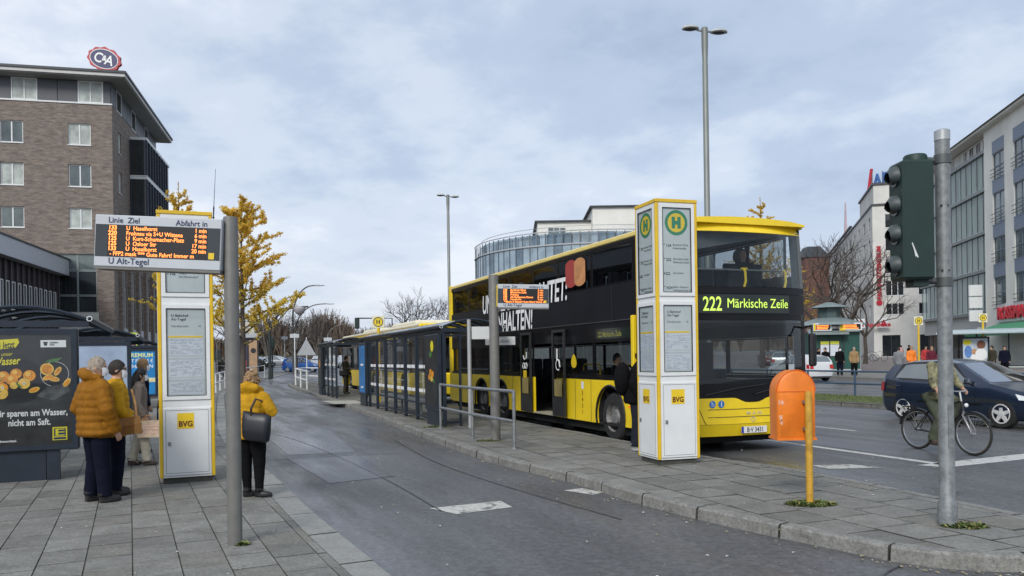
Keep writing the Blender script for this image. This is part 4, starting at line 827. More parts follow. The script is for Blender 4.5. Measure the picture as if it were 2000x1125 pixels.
# opening light lines on the upper windows
# rear wall, floors, roof, underbody
mb = MB(); mb.box(0.06, BW-0.06, 13.5, 13.73, 0.35, 3.95); mb.build('rear_wall', M_busblk, bus); mb = MB(); mb.cbox(-0.004, 0.07, 13.46, 13.735, 0.35, 4.0, .02); mb.build('rear_corner', M_busyel, bus); mb = MB(); mb.cbox(BW-0.07, BW+0.004, 13.46, 13.735, 0.35, 4.0, .02); mb.build('rear_corner', M_busyel, bus)
mb = MB(); mb.box(0.06, BW-0.06, 0.30, 13.48, 0.30, 0.36); mb.build('lower_floor', M_under, bus); mb = MB(); mb.box(0.12, BW-0.12, 0.4, 13.3, 0.16, 0.29); mb.build('underbody', M_under, bus)
mb = MB(); mb.box(0.06, BW-0.06, 0.16, 13.48, 2.22, 2.34); mb.build('upper_floor', M_inner, bus)
rings = []
for y, dz in ((0.10, -0.03), (0.35, 0.0), (13.3, 0.0), (13.6, -0.05)):
    rings.append([(0.03+(BW-0.06)*k/8, y, 3.965+dz+0.085*sin(pi*k/8)**0.6) for k in range(9)]+[(BW-0.03, y, 3.90), (0.03, y, 3.90)])
mb = MB(); mb.loft(rings); mb.build('roof', M_busyel, bus, smooth=30, fix=True)
mb = MB(); mb.box(0.08, BW-0.08, 0.5, 13.45, 3.84, 3.885); mb.build('ceiling', M_ceil, bus)
# ---- front: curved in plan
def fy(x, bow=0.16): k = (x-BW/2)/(BW/2); return bow*abs(k)**2.6
def front_strip(name, m_, z0, z1, x0=0.0, x1=BW, n=14, d0=0.0, d1=0.0, th=0.06, parent=bus, top=None, bot=None):
    mb = MB(); rings = []
    for k in range(n+1):
        x = x0+(x1-x0)*k/n; y = fy(x); za = z0 if bot is None else bot(x); zb_ = z1 if top is None else top(x)
        rings.append([(x, y+d0, za), (x, y+d1, zb_), (x, y+d1+th, zb_), (x, y+d0+th, za)])
    mb.loft(rings); return mb.build(name, m_, parent, smooth=30, fix=True)
dip = lambda x: 0.945-0.085*math.exp(-((x-BW*0.5)/0.26)**4)
front_strip('bumper', M_busyel, 0.30, 0.50, d0=0.05, d1=-0.012); fp = front_strip('front_panel', M_busyel, 0.505, 0.9, top=dip, d0=0.0, d1=0.0, n=36)
front_strip('windscreen_surround', M_busblk, 0.95, 1.18, bot=lambda x: dip(x)+0.004, d0=0.0, d1=0.004, n=36)
front_strip('windscreen_surround', M_busblk, 2.26, 2.34, d0=0.02, d1=0.02); front_strip('display_band', M_busblk, 2.345, 2.70, d0=0.02, d1=0.03); front_strip('display_band', M_busblk, 2.705, 2.82, d0=0.03, d1=0.035)
front_strip('windscreen', M_wsgl, 1.185, 2.255, 0.10, BW-0.10, d0=0.004, d1=0.018, th=0.004); front_strip('upper_windscreen', M_wsgl, 2.825, 3.76, 0.10, BW-0.10, d0=0.035, d1=0.12, th=0.004)
for x0_, x1_ in ((0.0, 0.098), (BW-0.098, BW)):
    front_strip('front_pillar', M_busblk, 1.184, 2.256, x0_, x1_, 3, 0.002, 0.018, 0.2); front_strip('front_pillar', mat('grey_pillar', (0.10, 0.11, 0.11), .4, var=.1) if x0_ > 1 else M_busblk, 2.824, 3.80, x0_, x1_, 3, 0.035, 0.12, 0.2)
front_strip('roof_front', M_busyel, 3.765, 3.99, d0=0.11, d1=0.20, th=0.12)
rings = []
for k in range(15):
    x = BW*k/14; y = fy(x); rings.append([(x, y+0.20, 3.985-0.04*abs((k-7)/7)**4), (x, y+0.27, 4.04-0.07*abs((k-7)/7)**4), (x, y+0.45, 4.05-0.07*abs((k-7)/7)**4), (x, y+0.5, 3.95), (x, y+0.20, 3.94)])
mb = MB(); mb.loft(rings); mb.build('roof_nose', M_busyel, bus, smooth=40, fix=True)
# seams, grille lines, lamps, plate
def fline(pts, r=0.006, m_=M_black, name='panel_seam'):
    mb = MB(); mb.tube([(x, fy(x)-0.002, z) for x, z in pts], r, 4); mb.build(name, m_, fp)
fline([(0.20, 0.93), (0.36, 0.55), (0.40, 0.50)]); fline([(BW-0.20, 0.93), (BW-0.36, 0.55), (BW-0.40, 0.50)])
for z in (0.755, 0.625): fline([(0.42+(BW-0.84)*k/10, z) for k in range(11)])
fline([(0.25+(BW-0.5)*k/10, 0.497) for k in range(11)], .009); fline([(0.25, 0.497), (0.27, 0.32)]); 
def on_front(name, m_, x0_, x1_, z0, z1, d=-0.012, parent=fp, n=4):
    mb = MB()
    for k in range(n):
        a, b = x0_+(x1_-x0_)*k/n, x0_+(x1_-x0_)*(k+1)/n; mb.quad((a, fy(a)+d, z0), (b, fy(b)+d, z0), (b, fy(b)+d, z1), (a, fy(a)+d, z1))
    return mb.build(name, m_, parent)
for s_ in (0, 1):
    X_ = lambda a, b: (a, b) if s_ == 0 else (BW-b, BW-a)
    hb = on_front('headlamp_housing', M_black, *X_(0.02, 0.20), 0.60, 0.76, -0.006); on_front('headlamp', M_lampw, *X_(0.035, 0.185), 0.615, 0.745, -0.010, hb); mb = MB(); xm = sum(X_(0.035, 0.185))/2; disc(mb, xm+.02, fy(xm)-0.014, 0.675, 0.045, 16); mb.build('headlamp_bulb', mat('lamp_chrome', (.8, .8, .8), .1, .9, var=0), hb)
    on_front('indicator', mat('pale_indicator', (.6, .55, .45), .15, var=.15), *X_(0.03, 0.24), 0.42, 0.48, -0.018)
mb = MB(); pl = on_front('number_plate', mat('plate_white', (.74, .74, .72), .4, var=.02), 1.03, 1.55, 0.345, 0.455, -0.022); on_front('plate_band', mat('plate_blue', (.01, .05, .35), .4, var=0), 1.03, 1.075, 0.346, 0.454, -0.0245, pl, 1)
text('B₀V 3431'.replace('₀', '·'), 0.112, M_ink, pl, 1.31, fy(1.31)-0.0255, 0.362, 'CENTER', bold=0.0015, xs=0.83)
text('M A N', 0.075, mat('chrome_letter', (.72, .66, .42), .3, .3, var=0), fp, 1.30, -0.010, 0.655, 'CENTER', bold=0.002, xs=1.5)
mb = MB(); disc(mb, 1.28, -0.01, 0.575, 0.045, 12, .03); mb.build('maker_badge', MATS['chrome_letter'], fp)
for i, x in enumerate((0.50, 0.66)):
    mb = MB(); disc(mb, x, fy(x)-0.008, 0.845, 0.062, 20); q = mb.build('blue_sticker', mat('sticker_blue', (.02, .16, .50), .4, var=.05), fp); mb = MB(); z = 0.845
    if i == 1: flat(mb, x-.009, x+.009, z-.04, z+.02, fy(x)-.011); disc(mb, x, fy(x)-.011, z+.035, .011, 8)
    else: disc(mb, x+.002, fy(x)-.011, z-.012, .026, 12, .018); flat(mb, x-.02, x-.008, z-.01, z+.03, fy(x)-.011); disc(mb, x-.014, fy(x)-.011, z+.04, .009, 8)
    mb.build('sticker_symbol', M_whitetxt, q)
# wipers, dashboard
for p in ([(0.35, 1.0), (0.9, 1.10), (1.5, 1.16)], [(1.3, 1.0), (1.8, 1.10), (2.3, 1.15)]): mb = MB(); mb.tube([(x, fy(x)-0.03, z) for x, z in p], 0.010, 5); mb.build('wiper', M_black, bus)
mb = MB(); mb.box(0.15, BW-0.15, 0.28, 0.7, 0.95, 1.24); mb.build('dashboard', M_black, bus)
def bend(o, x0):
    for v in o.data.vertices: v.co.y += fy(v.co.x+x0)+0.008
    return o
# front destination display
dsp = on_front('destination_display', mat('display_smoked', (.012, .02, .016), .12, var=.1), 0.14, BW-0.42, 2.375, 2.685, 0.012, bus, 8)
for s_, sz, x, bd, xs in (('222', 0.335, 0.36, 0.004, 0.70), ('Märkische Zeile', 0.225, 0.80, 0.0, 0.90)): bend(text(s_, sz, M_ledg, dsp, x, 0.0, 2.415 if s_ == '222' else 2.465, bold=bd, xs=xs, name='led_text'), x)
# side display, advert lettering
mb = MB(); mb.quad((-0.004, 3.3, 2.02), (-0.004, 1.85, 2.02), (-0.004, 1.85, 2.22), (-0.004, 3.3, 2.22)); sdp = mb.build('side_display', MATS['display_smoked'], bus)
def side_text(s_, size, m_, parent, y, z, x=-0.006, **kw):
    """lettering on the near side: reads along -y"""
    o = text(s_, size, m_, parent, 0, 0, 0, **kw); o.matrix_local = Matrix.Translation((x, y, z)) @ Matrix.Rotation(-pi/2, 4, 'Z'); return o
side_text('222 Märkische Zeile', 0.15, mat('dim_led', (.18, .17, .04), .5, var=0, emit=.10, ecol=(.5, .5, .1)), sdp, 3.2, 2.06, bold=.001, xs=.8)
for s_, y_, z_, wd in (('UNSERE DEVISE LAUTET:', 10.35, 2.93, 5.7), ('REINHALTEN!', 9.85, 2.38, 3.2)):
    o_ = side_text(s_, 0.70, M_whitetxt, ADP, y_, z_, bold=0.014, shear=0.12, x=-0.012); xs_ = [v.co.x for v in o_.data.vertices]; k_ = wd/(max(xs_)-min(xs_))
    for v in o_.data.vertices: v.co.x *= k_
# red and yellow advert discs on the upper windows
for yc, m_ in ((4.42, mat('advert_red', (.36, .045, .04), .4, var=.15)), (3.98, mat('advert_peach', (.55, .25, .10), .4, var=.15))):
    mb = MB(); mb.quad(*[(-0.012-(.002 if m_.name == 'advert_peach' else 0), yc+max(-.27, min(.27, .40*cos(2*pi*k/24))), 3.46+.30*sin(2*pi*k/24)) for k in range(24)]); mb.build('advert_disc', m_, ADP)
# doors
def leaf(y0, y1, x, mk):
    e = MB(); z0, z1 = 0.36, 2.28
    for q in ((y0, y0+.05, z0, z1), (y1-.05, y1, z0, z1), (y0+.05, y1-.05, z1-.06, z1), (y0+.05, y1-.05, z0, z0+.42)): e.box(x, x+.045, q[0], q[1], q[2], q[3])
    d = e.build('door_leaf', mat('door_grey_black', (.03, .03, .032), .35, var=.15), bus)
    e = MB(); s_ = x+.02; e.quad((s_, y1-.05, z0+.42), (s_, y0+.05, z0+.42), (s_, y0+.05, z1-.06), (s_, y1-.05, z1-.06)); e.build('door_pane', M_lowgl, d)
    e = MB(); s_ = x-.003; e.quad((s_, y1-.12, .80), (s_, y0+.12, .80), (s_, y0+.12, 1.18), (s_, y1-.12, 1.18)); e.build('door_sticker', mat('dusty_yellow_panel', (.30, .24, .09), .5, var=.15), d)
    ym = (y0+y1)/2
    if mk == 'chair':
        e = MB(); n = 16; s_ = x-.006
        for k in range(n):
            a, b = 2*pi*k/n*.8+.3, 2*pi*(k+1)/n*.8+.3; e.quad(*[(s_, ym-.02-r*cos(q), 1.50+r*sin(q)) for r, q in ((.13, a), (.10, a), (.10, b), (.13, b))])
        e.tube([(s_, ym+.02, 1.86), (s_, ym+.03, 1.60), (s_, ym-.08, 1.60), (s_, ym-.12, 1.45)], .016, 4); e.build('wheelchair_symbol', M_whitetxt, d)
    else:
        o = side_text('88', .17, M_whitetxt, d, ym+.10, 1.45, x=x-.005, bold=.002, xs=1.0) if False else None
        e = MB(); s_ = x-.006; [e.tube([(s_, ym+.07*cos(a)+dy_, 1.47+.07*sin(a)) for a in np.linspace(0, 2*pi, 13)], .011, 4) for dy_ in (-.075, .075)]; e.tube([(s_, ym-.11, 1.80), (s_, ym-.10, 1.66), (s_, ym+.02, 1.62), (s_, ym+.10, 1.72)], .013, 4); e.build('pram_symbol', M_whitetxt, d)
        e = MB(); s_ = x-.007; e.quad((s_, ym+.11, 1.18), (s_, ym-.11, 1.18), (s_, ym-.11, 1.36), (s_, ym+.11, 1.36)); e.build('yellow_notice', M_yeltop, d)
leaf(4.66, 5.31, -0.095, 'chair'); leaf(6.61, 7.26, -0.095, 'pram')
mb = MB(); mb.box(-0.02, 0.4, 5.32, 6.60, 0.34, 0.372); mb.build('door_sill', mat('pale_sill', (.45, .42, .30), .5, var=.1), bus)
mb = MB(); mb.tube([(0.25, 5.45, 0.4), (0.22, 5.5, 0.9), (0.20, 5.62, 1.2), (0.25, 5.75, 1.32)], 0.02, 6); mb.build('grab_pole', M_rail, bus, smooth=40)
mb = MB(); mb.box(-0.02, 0.03, 0.46, 0.52, 0.36, 2.28); mb.box(-0.02, 0.03, 1.64, 1.70, 0.36, 2.28); mb.build('front_door_frame', M_black, bus); mb = MB(); mb.cbox(-0.10, -0.03, 1.60, 1.70, 0.42, 2.42, .01); mb.build('yellow_door_edge', M_busyel, bus)
mb = MB(); mb.quad((0.0, 1.64, .36), (0.0, .52, .36), (0.0, .52, 2.28), (0.0, 1.64, 2.28)); mb.build('front_door_pane', M_lowgl, bus)
# side reflectors, small marks and the number on the panel
mb = MB(); mb.quad(*[(-0.004, 1.95+.05*cos(2*pi*k/12), .92+.05*sin(2*pi*k/12)) for k in range(12)]); mb.build('side_marker', M_amber, bus)
mb = MB(); mb.quad((-.004, 2.0, .70), (-.004, 1.9, .70), (-.004, 1.9, .74), (-.004, 2.0, .74)); mb.build('side_marker', M_amber, bus)
side_text('3\n4\n3\n1', .13, mat('dark_red_print', (.10, .015, .01), .5, var=.1), bus, 3.98, .86, x=-.004, bold=.002); mb = MB(); mb.quad((-.004, 4.0, 1.0), (-.004, 3.88, 1.0), (-.004, 3.88, 1.15), (-.004, 4.0, 1.15)); mb.build('small_notice', M_whitetxt, bus)
mb = MB(); mb.quad(*[(-.002, 4.35+(.13*cos(a))*(1-.35*sin(a)), 1.58+.15*sin(a)) for a in np.linspace(0, 2*pi, 14, endpoint=False)]); mb.build('window_sticker', M_yeltop, bus)
for y_ in (3.55, 4.30, 7.45, 8.05, 11.35, 12.4):
    mb = MB(); mb.box(-.003, -.0005, y_-.006, y_+.006, .34, 1.19); mb.build('panel_seam', M_black, bus)
for y_ in (2.6, 5.1, 7.6, 10.1, 12.3):
    mb = MB(); mb.box(-.003, -.0005, y_-.005, y_+.005, 2.37, 3.05); mb.build('panel_seam', mat('seam_grey', (.03, .03, .032), .6, var=0), ADP)
mb = MB(); mb.box(-.012, -.0005, .45, 13.4, 2.355, 2.368); mb.build('rain_rail', mat('rail_grey', (.07, .072, .075), .4, var=.1), bus)
# mirrors: front near-side arm and roof arm
mb = MB(); mb.tube([(0.10, 0.25, 3.97), (-0.10, 0.02, 4.02), (-0.22, -0.08, 3.90), (-0.25, -0.10, 3.55)], 0.018, 6); mb.build('mirror_arm', M_white, bus, smooth=40); mb = MB(); mb.cbox(-.34, -.16, -.16, -.06, 3.12, 3.52, .03); mb.build('mirror', M_black, bus)
mb = MB(); mb.tube([(BW-.05, .2, 2.12), (BW-.02, -.02, 2.16), (BW-.08, -.10, 2.0)], .018, 6); mb.build('mirror_arm', M_black, bus, smooth=40); mb = MB(); mb.cbox(BW-.15, BW-.01, -.16, -.06, 1.45, 2.02, .03); mb.build('mirror', M_black, bus)
# seats (upper deck rows, lower deck rows), grab rails, roller blind, yellow front rail
def seat(x, y, z):
    mb = MB(); mb.cbox(x-.21, x+.21, y-.22, y+.2, z+.36, z+.46, .03); mb.cbox(x-.21, x+.21, y+.17, y+.25, z+.46, z+1.02, .03); mb.box(x-.04, x+.04, y-.04, y+.04, z, z+.36); return mb.mesh('seat', M_seat)
sm_ = seat(0, 0, 0)
for i in range(13):
    for x in (.36, .80, 1.76, 2.2): link('seat', sm_, bus, (x, 0.95+i*0.92, 2.34))
for i in (0, 1, 2, 6, 7, 8, 9):
    for x in (.36, 1.76, 2.2):
        if x > 1 or i not in (0,): link('seat', sm_, bus, (x, 2.1+i*1.05, .36+(.25 if i > 5 else 0)))
mb = MB(); mb.tube([(0.2+.215*k, .40+fy(.2+.215*k)*.3, 3.15) for k in range(11)], .016, 6); mb.build('front_grab_rail', M_inner, bus)
for x in (1.42, 2.28):
    mb = MB(); mb.tube([(x, .38, 3.17), (x+.02, .36, 3.12), (x, .32, 2.95), (x-.05, .30, 2.84)], .022, 6); mb.build('yellow_handle', M_rail, bus, smooth=40)
mb = MB(); mb.tube([(1.38, .39, 3.17), (1.50, .39, 3.17)], .022, 6); mb.build('yellow_handle', M_rail, bus)
for y in (1.3, 3.2, 5.2, 7.2): mb = MB(); mb.tube([(1.05, y, 2.34), (1.05, y, 3.85)], .016, 6); mb.build('stanchion', M_inner, bus)
for y in (2.4, 4.1): mb = MB(); mb.tube([(.5, y, .5), (.5, y, 1.45), (.5, y+.05, 1.5), (.5, y+.75, 1.5), (.5, y+.8, 1.45), (.5, y+.8, .5)], .016, 6); mb.build('seat_rail', M_rail, bus)
mb = MB(); mb.extr([(0.12, .30, 3.75), (2.0, .30, 3.75), (0.12, .30, 3.42)], (0, .01, 0)); mb.build('roller_blind', mat('grey_blind', (.12, .125, .14), .7, var=.1), bus)
mb = MB(); mb.box(.15, 1.2, 1.0, 1.06, .4, 1.9); mb.build('driver_cab_screen', M_black, bus); mb = MB(); mb.lathe([(.22, 0), (.24, .02), (.22, .04)], (0.75, .82, 1.15), 16); mb.build('steering_wheel', M_black, bus)
# ------------------------------------------------------------------ single deck bus behind
b2 = thing('single_deck_bus', 'yellow single deck bus standing behind the island shelters and the double decker', 'bus', RD(-0.1, -17.2), ANG)
L2 = 17.8; AR2 = [(2.7, .6, .5), (8.6, .6, .5), (15.2, .6, .5)]
for x in (0, BW-.05):
    mb = MB(); arch_panel(mb, .15, L2, .33, 1.15, AR2, x, .05); tri_fix(mb.build('side_panel', M_busyel, b2))
    mb = MB(); mb.box(x, x+.05, .15, L2, 2.45, 2.85); mb.build('upper_band', M_busyel if x == 0 else M_busblk, b2)
    for i in range(10):
        a = .5+i*1.72; mb = MB(); g = .04
        for q in ((a, a+g, 1.16, 2.44), (a+1.68-g, a+1.68, 1.16, 2.44), (a+g, a+1.68-g, 2.30, 2.44), (a+g, a+1.68-g, 1.16, 1.24)): mb.box(x, x+.04, *q)
        f = mb.build('window', M_busblk, b2); mb = MB(); s_ = x+.01; mb.quad((s_, a+1.64, 1.2), (s_, a+.04, 1.2), (s_, a+.04, 2.4), (s_, a+1.64, 2.4)); mb.build('pane', M_busgl, f)
mb = MB(); mb.cbox(.02, BW-.02, .1, L2, 2.84, 3.0, .06); rf = mb.build('roof', mat('pale_roof', (.62, .58, .44), .5, var=.08, dirt=.2), b2); mb = MB(); mb.cbox(.5, BW-.5, 2.5, 7, 3.0, 3.22, .08); mb.build('roof_unit', mat('cream_roof_unit', (.70, .66, .50), .5, var=.05), rf); mb = MB(); mb.cbox(.5, BW-.5, 9.5, 14, 3.0, 3.2, .08); mb.build('roof_unit', MATS['cream_roof_unit'], rf)
mb = MB(); mb.cbox(0, BW, -.02, .18, .33, 1.15, .05); mb.build('front_panel', M_busyel, b2); mb = MB(); mb.cbox(0, BW, .03, .18, 2.45, 2.98, .05); mb.build('front_header', M_busyel, b2); mb = MB(); mb.box(.1, BW-.1, .04, .07, 1.15, 2.45); mb.build('windscreen', M_busgl, b2)
mb = MB(); mb.box(.06, BW-.06, .2, L2, .25, .4); mb.build('floor', M_under, b2); mb = MB(); mb.box(0, BW, L2, L2+.1, .33, 2.95); mb.build('rear_wall', M_busblk, b2)
for x, z in ((.35, .62), (2.2, .62)): mb = MB(); mb.ell((x, -.03, z), .12, .04, .09, 12, 6); mb.build('headlamp', mat('lit_headlamp', (.8, .8, .7), .2, var=0, emit=1.2, ecol=(1, .85, .4)), b2)
for yc, _, _ in AR2:
    for x, o_ in ((.2, -1), (BW-.2, 1)): wheel_bus(b2, x, yc, WR, .28, o_)
# ------------------------------------------------------------------ people
M_skin = mat('skin', (0.50, 0.30, 0.21), 0.55, var=0.08, scale=20); M_mask = mat('white_face_mask', (0.78, 0.79, 0.80), 0.8, var=0.03)
def cloth(name, col, rough=0.85, v=0.14, sc=14, bump=0.25): return mat(name, col, rough, var=v, scale=sc, bump=bump*2.4, bscale=24, spec=0.12)
def pth(*p): return [Vector(q) for q in p]
def person(label, loc, facing, height, top, legs, shoes, pose, hair, group=None, vox=0.014, jacket='puffer', hair_len=0, mask=True, glasses=False, hood=False, hips=1.0, girth=1.0, sole=None, hatm=None, extra_skin=True, armmat=None, name='person', coat_len=0.78, scarf=None, legw=.08):
    """facing: angle of the view direction (0 = along +Y, away from the camera). pose: dict of joints in a body frame (x right, y forward, z up), metres for a 1.75 m figure"""
    sc = height/1.75
    t = thing(name, label, 'person', loc, facing, group)
    mb = MB(); T_SKIN, T_TOP, T_LEG, T_SHOE = 0, 1, 2, 3
    J = dict(hipL=(-.10, 0, .90), hipR=(.10, 0, .90), kneeL=(-.105, .02, .49), kneeR=(.105, .02, .49), ankL=(-.11, -.02, .085), ankR=(.11, -.02, .085),
             shL=(-.185, -.01, 1.41), shR=(.185, -.01, 1.41), elL=(-.245, -.02, 1.12), elR=(.245, -.02, 1.12), haL=(-.235, .09, .88), haR=(.235, .09, .88), head=(0, .03, 1.625), yaw=0.0, toeL=None, toeR=None, lean=0.0)
    J.update(pose)
    lean = lambda z: J['lean']*max(0, z-.9)
    def ring(cx, cy, z, rx, ry, n=20, p=2.3): 
        o = []
        for k in range(n):
            a = 2*pi*k/n; ca, sa = cos(a), sin(a); f = (abs(ca)**p+abs(sa)**p)**(-1/p)
            o.append((cx+rx*f*ca, cy+lean(z)+ry*f*sa, z))
        return o
    # torso
    mb.t = T_TOP; puff = jacket == 'puffer'; q = girth
    if jacket == 'puffer': prof = [(coat_len, .185*hips, .145), (.84, .20*hips, .160), (.98, .195, .16), (1.12, .198, .158), (1.26, .208, .155), (1.36, .205, .142), (1.43, .165, .12), (1.47, .11, .10), (1.50, .085, .09)]
    elif jacket == 'coat': prof = [(coat_len, .205*hips, .155), (.86, .195*hips, .148), (1.0, .175, .13), (1.12, .172, .128), (1.26, .188, .135), (1.36, .19, .13), (1.43, .15, .11), (1.48, .085, .085), (1.51, .075, .08)]
    else: prof = [(coat_len, .17*hips, .125), (.95, .165, .12), (1.08, .165, .12), (1.22, .182, .13), (1.36, .185, .122), (1.43, .145, .105), (1.48, .075, .075), (1.51, .065, .07)]
    rings = []; z = prof[0][0]
    while z < prof[-1][0]+1e-6:
        for (a, b) in zip(prof, prof[1:]):
            if a[0] <= z <= b[0]+1e-9: k = (z-a[0])/(b[0]-a[0]); rx = a[1]+(b[1]-a[1])*k; ry = a[2]+(b[2]-a[2])*k; break
        m_ = 1.0
        if puff and z < 1.40: m_ = .945+.075*abs(sin(pi*(z-coat_len)/.088))**.6
        elif jacket == 'coat': m_ = 1+.012*sin(z*60)
        rings.append(ring(0, -.005, z, rx*m_*q, ry*m_*q)); z += .0146
    mb.loft(rings)
    # pelvis and legs
    mb.t = T_LEG; mb.ell((0, -.005, .90), .155*hips, .115, .12, 16, 10)
    for s_ in 'LR':
        h, k, a = Vector(J['hip'+s_]), Vector(J['knee'+s_]), Vector(J['ank'+s_])
        pts = []; rs = []
        for i in range(13):
            w_ = i/12
            if w_ < .5: p_ = h.lerp(k, w_*2); r_ = .108*hips+(.088-.108*hips)*w_*2
            else: p_ = k.lerp(a, w_*2-1); r_ = .088+(legw-.088)*(w_*2-1)
            pts.append(p_); rs.append(r_*(1+.03*sin(i*2.3+ord(s_))))
        mb.tube(pts, rs, 12)
        mb.t = T_SHOE; to = J['toe'+s_]; d = Vector(to) if to else V(0.15*(1 if s_ == 'R' else -1), 1, 0); d.normalize(); sd_ = V(d.y, -d.x, 0); zb_ = a.z-.085
        R3 = Matrix((sd_, d, V(0, 0, 1))).transposed()
        mb.ell(V(a.x, a.y, zb_+.045)+d*.055, .047, .135, .045, 12, 8, R3); mb.ell(V(a.x, a.y, zb_+.075)-d*.01, .046, .062, .07, 10, 8, R3); mb.ell(V(a.x, a.y, zb_+.018)+d*.055, .050, .14, .018, 12, 6, R3)
        mb.t = T_LEG
    # arms and hands
    for s_ in 'LR':
        sg = -1 if s_ == 'L' else 1; a, b, h = Vector(J['sh'+s_]), Vector(J['el'+s_]), Vector(J['ha'+s_]); a.y += lean(a.z)
        mb.t = T_TOP; pts = []; rs = []
        for i in range(25):
            w_ = i/24; p_ = a.lerp(b, w_*2) if w_ < .5 else b.lerp(h, w_*2-1); r_ = (.076-.020*w_)*(1.12 if jacket == 'puffer' else .92 if jacket == 'plain' else 1.0)*girth
            if puff: r_ *= .93+.10*abs(sin(pi*i/3.4))**.6
            pts.append(p_); rs.append(r_)
        mb.tube(pts, rs, 12); mb.ell(a, .085*girth, .085, .08, 10, 8)
        mb.t = T_SKIN; d = (h-b).normalized(); pn = V(sg*-.9, .1, 0); pn = (pn-d*pn.dot(d)).normalized(); sd_ = d.cross(pn)
        pc = h+d*.05; R3 = Matrix((sd_, pn, d)).transposed(); mb.ell(pc, .040, .018, .05, 10, 8, R3)
        if extra_skin:
            for f, (off, ln) in enumerate(((-.030, .062), (-.010, .074), (.011, .070), (.030, .055))):
                p0 = h+d*.085+sd_*off; p1 = p0+d*ln*.45+pn*.008; p2 = p1+(d*.7+pn*.7).normalized()*ln*.35; p3 = p2+(d*.2+pn*.95).normalized()*ln*.3
                mb.tube([h+d*.05+sd_*off*.9, p0, p1, p2, p3], [.0105, .0105, .0098, .009, .007], 7)
            tp = h+d*.035-sd_*.03*sg; mb.tube([h+d*.03, tp+V(0, .012, 0), tp+V(0, .035, 0)+d*.02, tp+V(0, .045, 0)+d*.045], [.014, .0135, .012, .009], 7)
    # head
    hc = Vector(J['head']); hc.y += lean(hc.z); Rh = Matrix.Rotation(J['yaw'], 3, 'Z'); hp = lambda x, y, z: hc+Rh @ V(x, y, z)
    mb.t = T_SKIN; mb.tube([V(0, lean(1.45)-.01, 1.43), hc+V(0, -.02, -.09)], [.058, .054], 12)
    mb.ell(hc+V(0, 0, .015), .080, .100, .114, 16, 12, Rh); mb.ell(hp(0, .028, -.062), .054, .060, .058, 12, 10, Rh); mb.ell(hp(0, .098, -.015), .013, .020, .026, 8, 6, Rh); mb.ell(hp(0, .085, .018), .045, .016, .012, 8, 6, Rh); mb.ell(hp(0, .083, -.062), .022, .014, .010, 8, 6, Rh)
    for s_ in (-1, 1): mb.ell(hp(s_*.077, -.012, -.005), .010, .020, .032, 8, 6, Rh)
    if hood: mb.t = T_TOP; mb.tube([hp(-.13, .05, -.13), hp(-.11, -.10, -.09), hp(0, -.15, -.06), hp(.11, -.10, -.09), hp(.13, .05, -.13)], [.045, .065, .075, .065, .045], 10); mb.ell(hp(0, -.11, -.11), .12, .075, .075, 12, 8, Rh)
    elif scarf or jacket in ('coat', 'puffer'):
        mb.t = T_TOP; mb.tube([V(.088*cos(a), .075*sin(a)+lean(1.49)-.005, 1.485+.012*cos(a*2)) for a in np.linspace(0, 2*pi, 17)], .026, 8)
    mb.X = None
    src = mb.mesh('body_src', M_skin); ob = bpy.data.objects.new('tmp', src); C.objects.link(ob)
    m1 = ob.modifiers.new('r', 'REMESH'); m1.mode = 'VOXEL'; m1.voxel_size = vox; m2 = ob.modifiers.new('s', 'SMOOTH'); m2.factor = .5; m2.iterations = 2
    ev = ob.evaluated_get(bpy.context.evaluated_depsgraph_get()); me = bpy.data.meshes.new_from_object(ev); bpy.data.objects.remove(ob)
    kd = kdtree.KDTree(len(mb.v))
    for i, v in enumerate(mb.v): kd.insert(v, i)
    kd.balance(); me.materials.clear()
    for m_ in (M_skin, top, legs, shoes): me.materials.append(m_)
    for p_ in me.polygons: p_.material_index = mb.tag[kd.find(p_.center)[1]]; p_.use_smooth = True
    me.name = 'body'; o = link('body', me, t); o.scale = (sc, sc, sc)
    def part(nm, b, m_, sm=60):
        k = b.build(nm, m_, t, smooth=sm, fix=True); k.scale = (sc, sc, sc); return k
    # hair
    if hatm is None and hair is not None:
        b = MB(); rr = random.Random(label); n, mN = 22, 12; rings = []
        for j in range(mN+1):
            a = j/mN*(pi*.69 if hair_len == 0 else pi*.68); ring_ = []
            for k in range(n):
                w_ = 2*pi*k/n; fr = max(0, sin(w_)); aa = a*(1-.47*fr**1.2); 
                jit = 1+rr.uniform(-.055, .05)*(1 if hair_len != 2 else 1.6); g = (1.075-.05*(j/mN)**2) if hair_len != 2 else 1.22
                ring_.append(hp(.081*g*sin(aa)*cos(w_)*jit, (.103*g*sin(aa)*sin(w_)-.004)*jit, .015+.117*g*cos(aa)*jit))
            rings.append(ring_)
        b.loft(rings[1:], cap=False); top_i = b.p([hp(0, 0, .015+.119*(1.07 if hair_len != 2 else 1.22))])
        for k in range(n): b.face((top_i, (k+1) % n, k))
        if hair_len == 1:     # long hair down the back
            b.tube([hp(0, -.05, .03), hp(0, -.085, -.08), hp(0, -.105, -.18), hp(0, -.11, -.29)], [.09, .095, .088, .05], 12, flat=.75)
        if hair_len == 2:
            for k in range(60):
                a, e_ = rr.uniform(0, 2*pi), rr.uniform(-.6, 1.3)
                if sin(a) > .55 and e_ < .6: continue
                p_ = hp(.095*cos(e_)*cos(a), .115*cos(e_)*sin(a), .015+.13*sin(e_)); b.ell(p_, .026, .026, .026, 6, 5)
        part('hair', b, hair)
    if hatm is not None:
        b = MB(); b.ell(hp(0, -.005, .045), .088, .108, .095, 16, 10, Rh); b.tube([hp(.09*cos(a), .108*sin(a), .03) for a in np.linspace(0, 2*pi, 17)], .014, 6); part('cap', b, hatm)
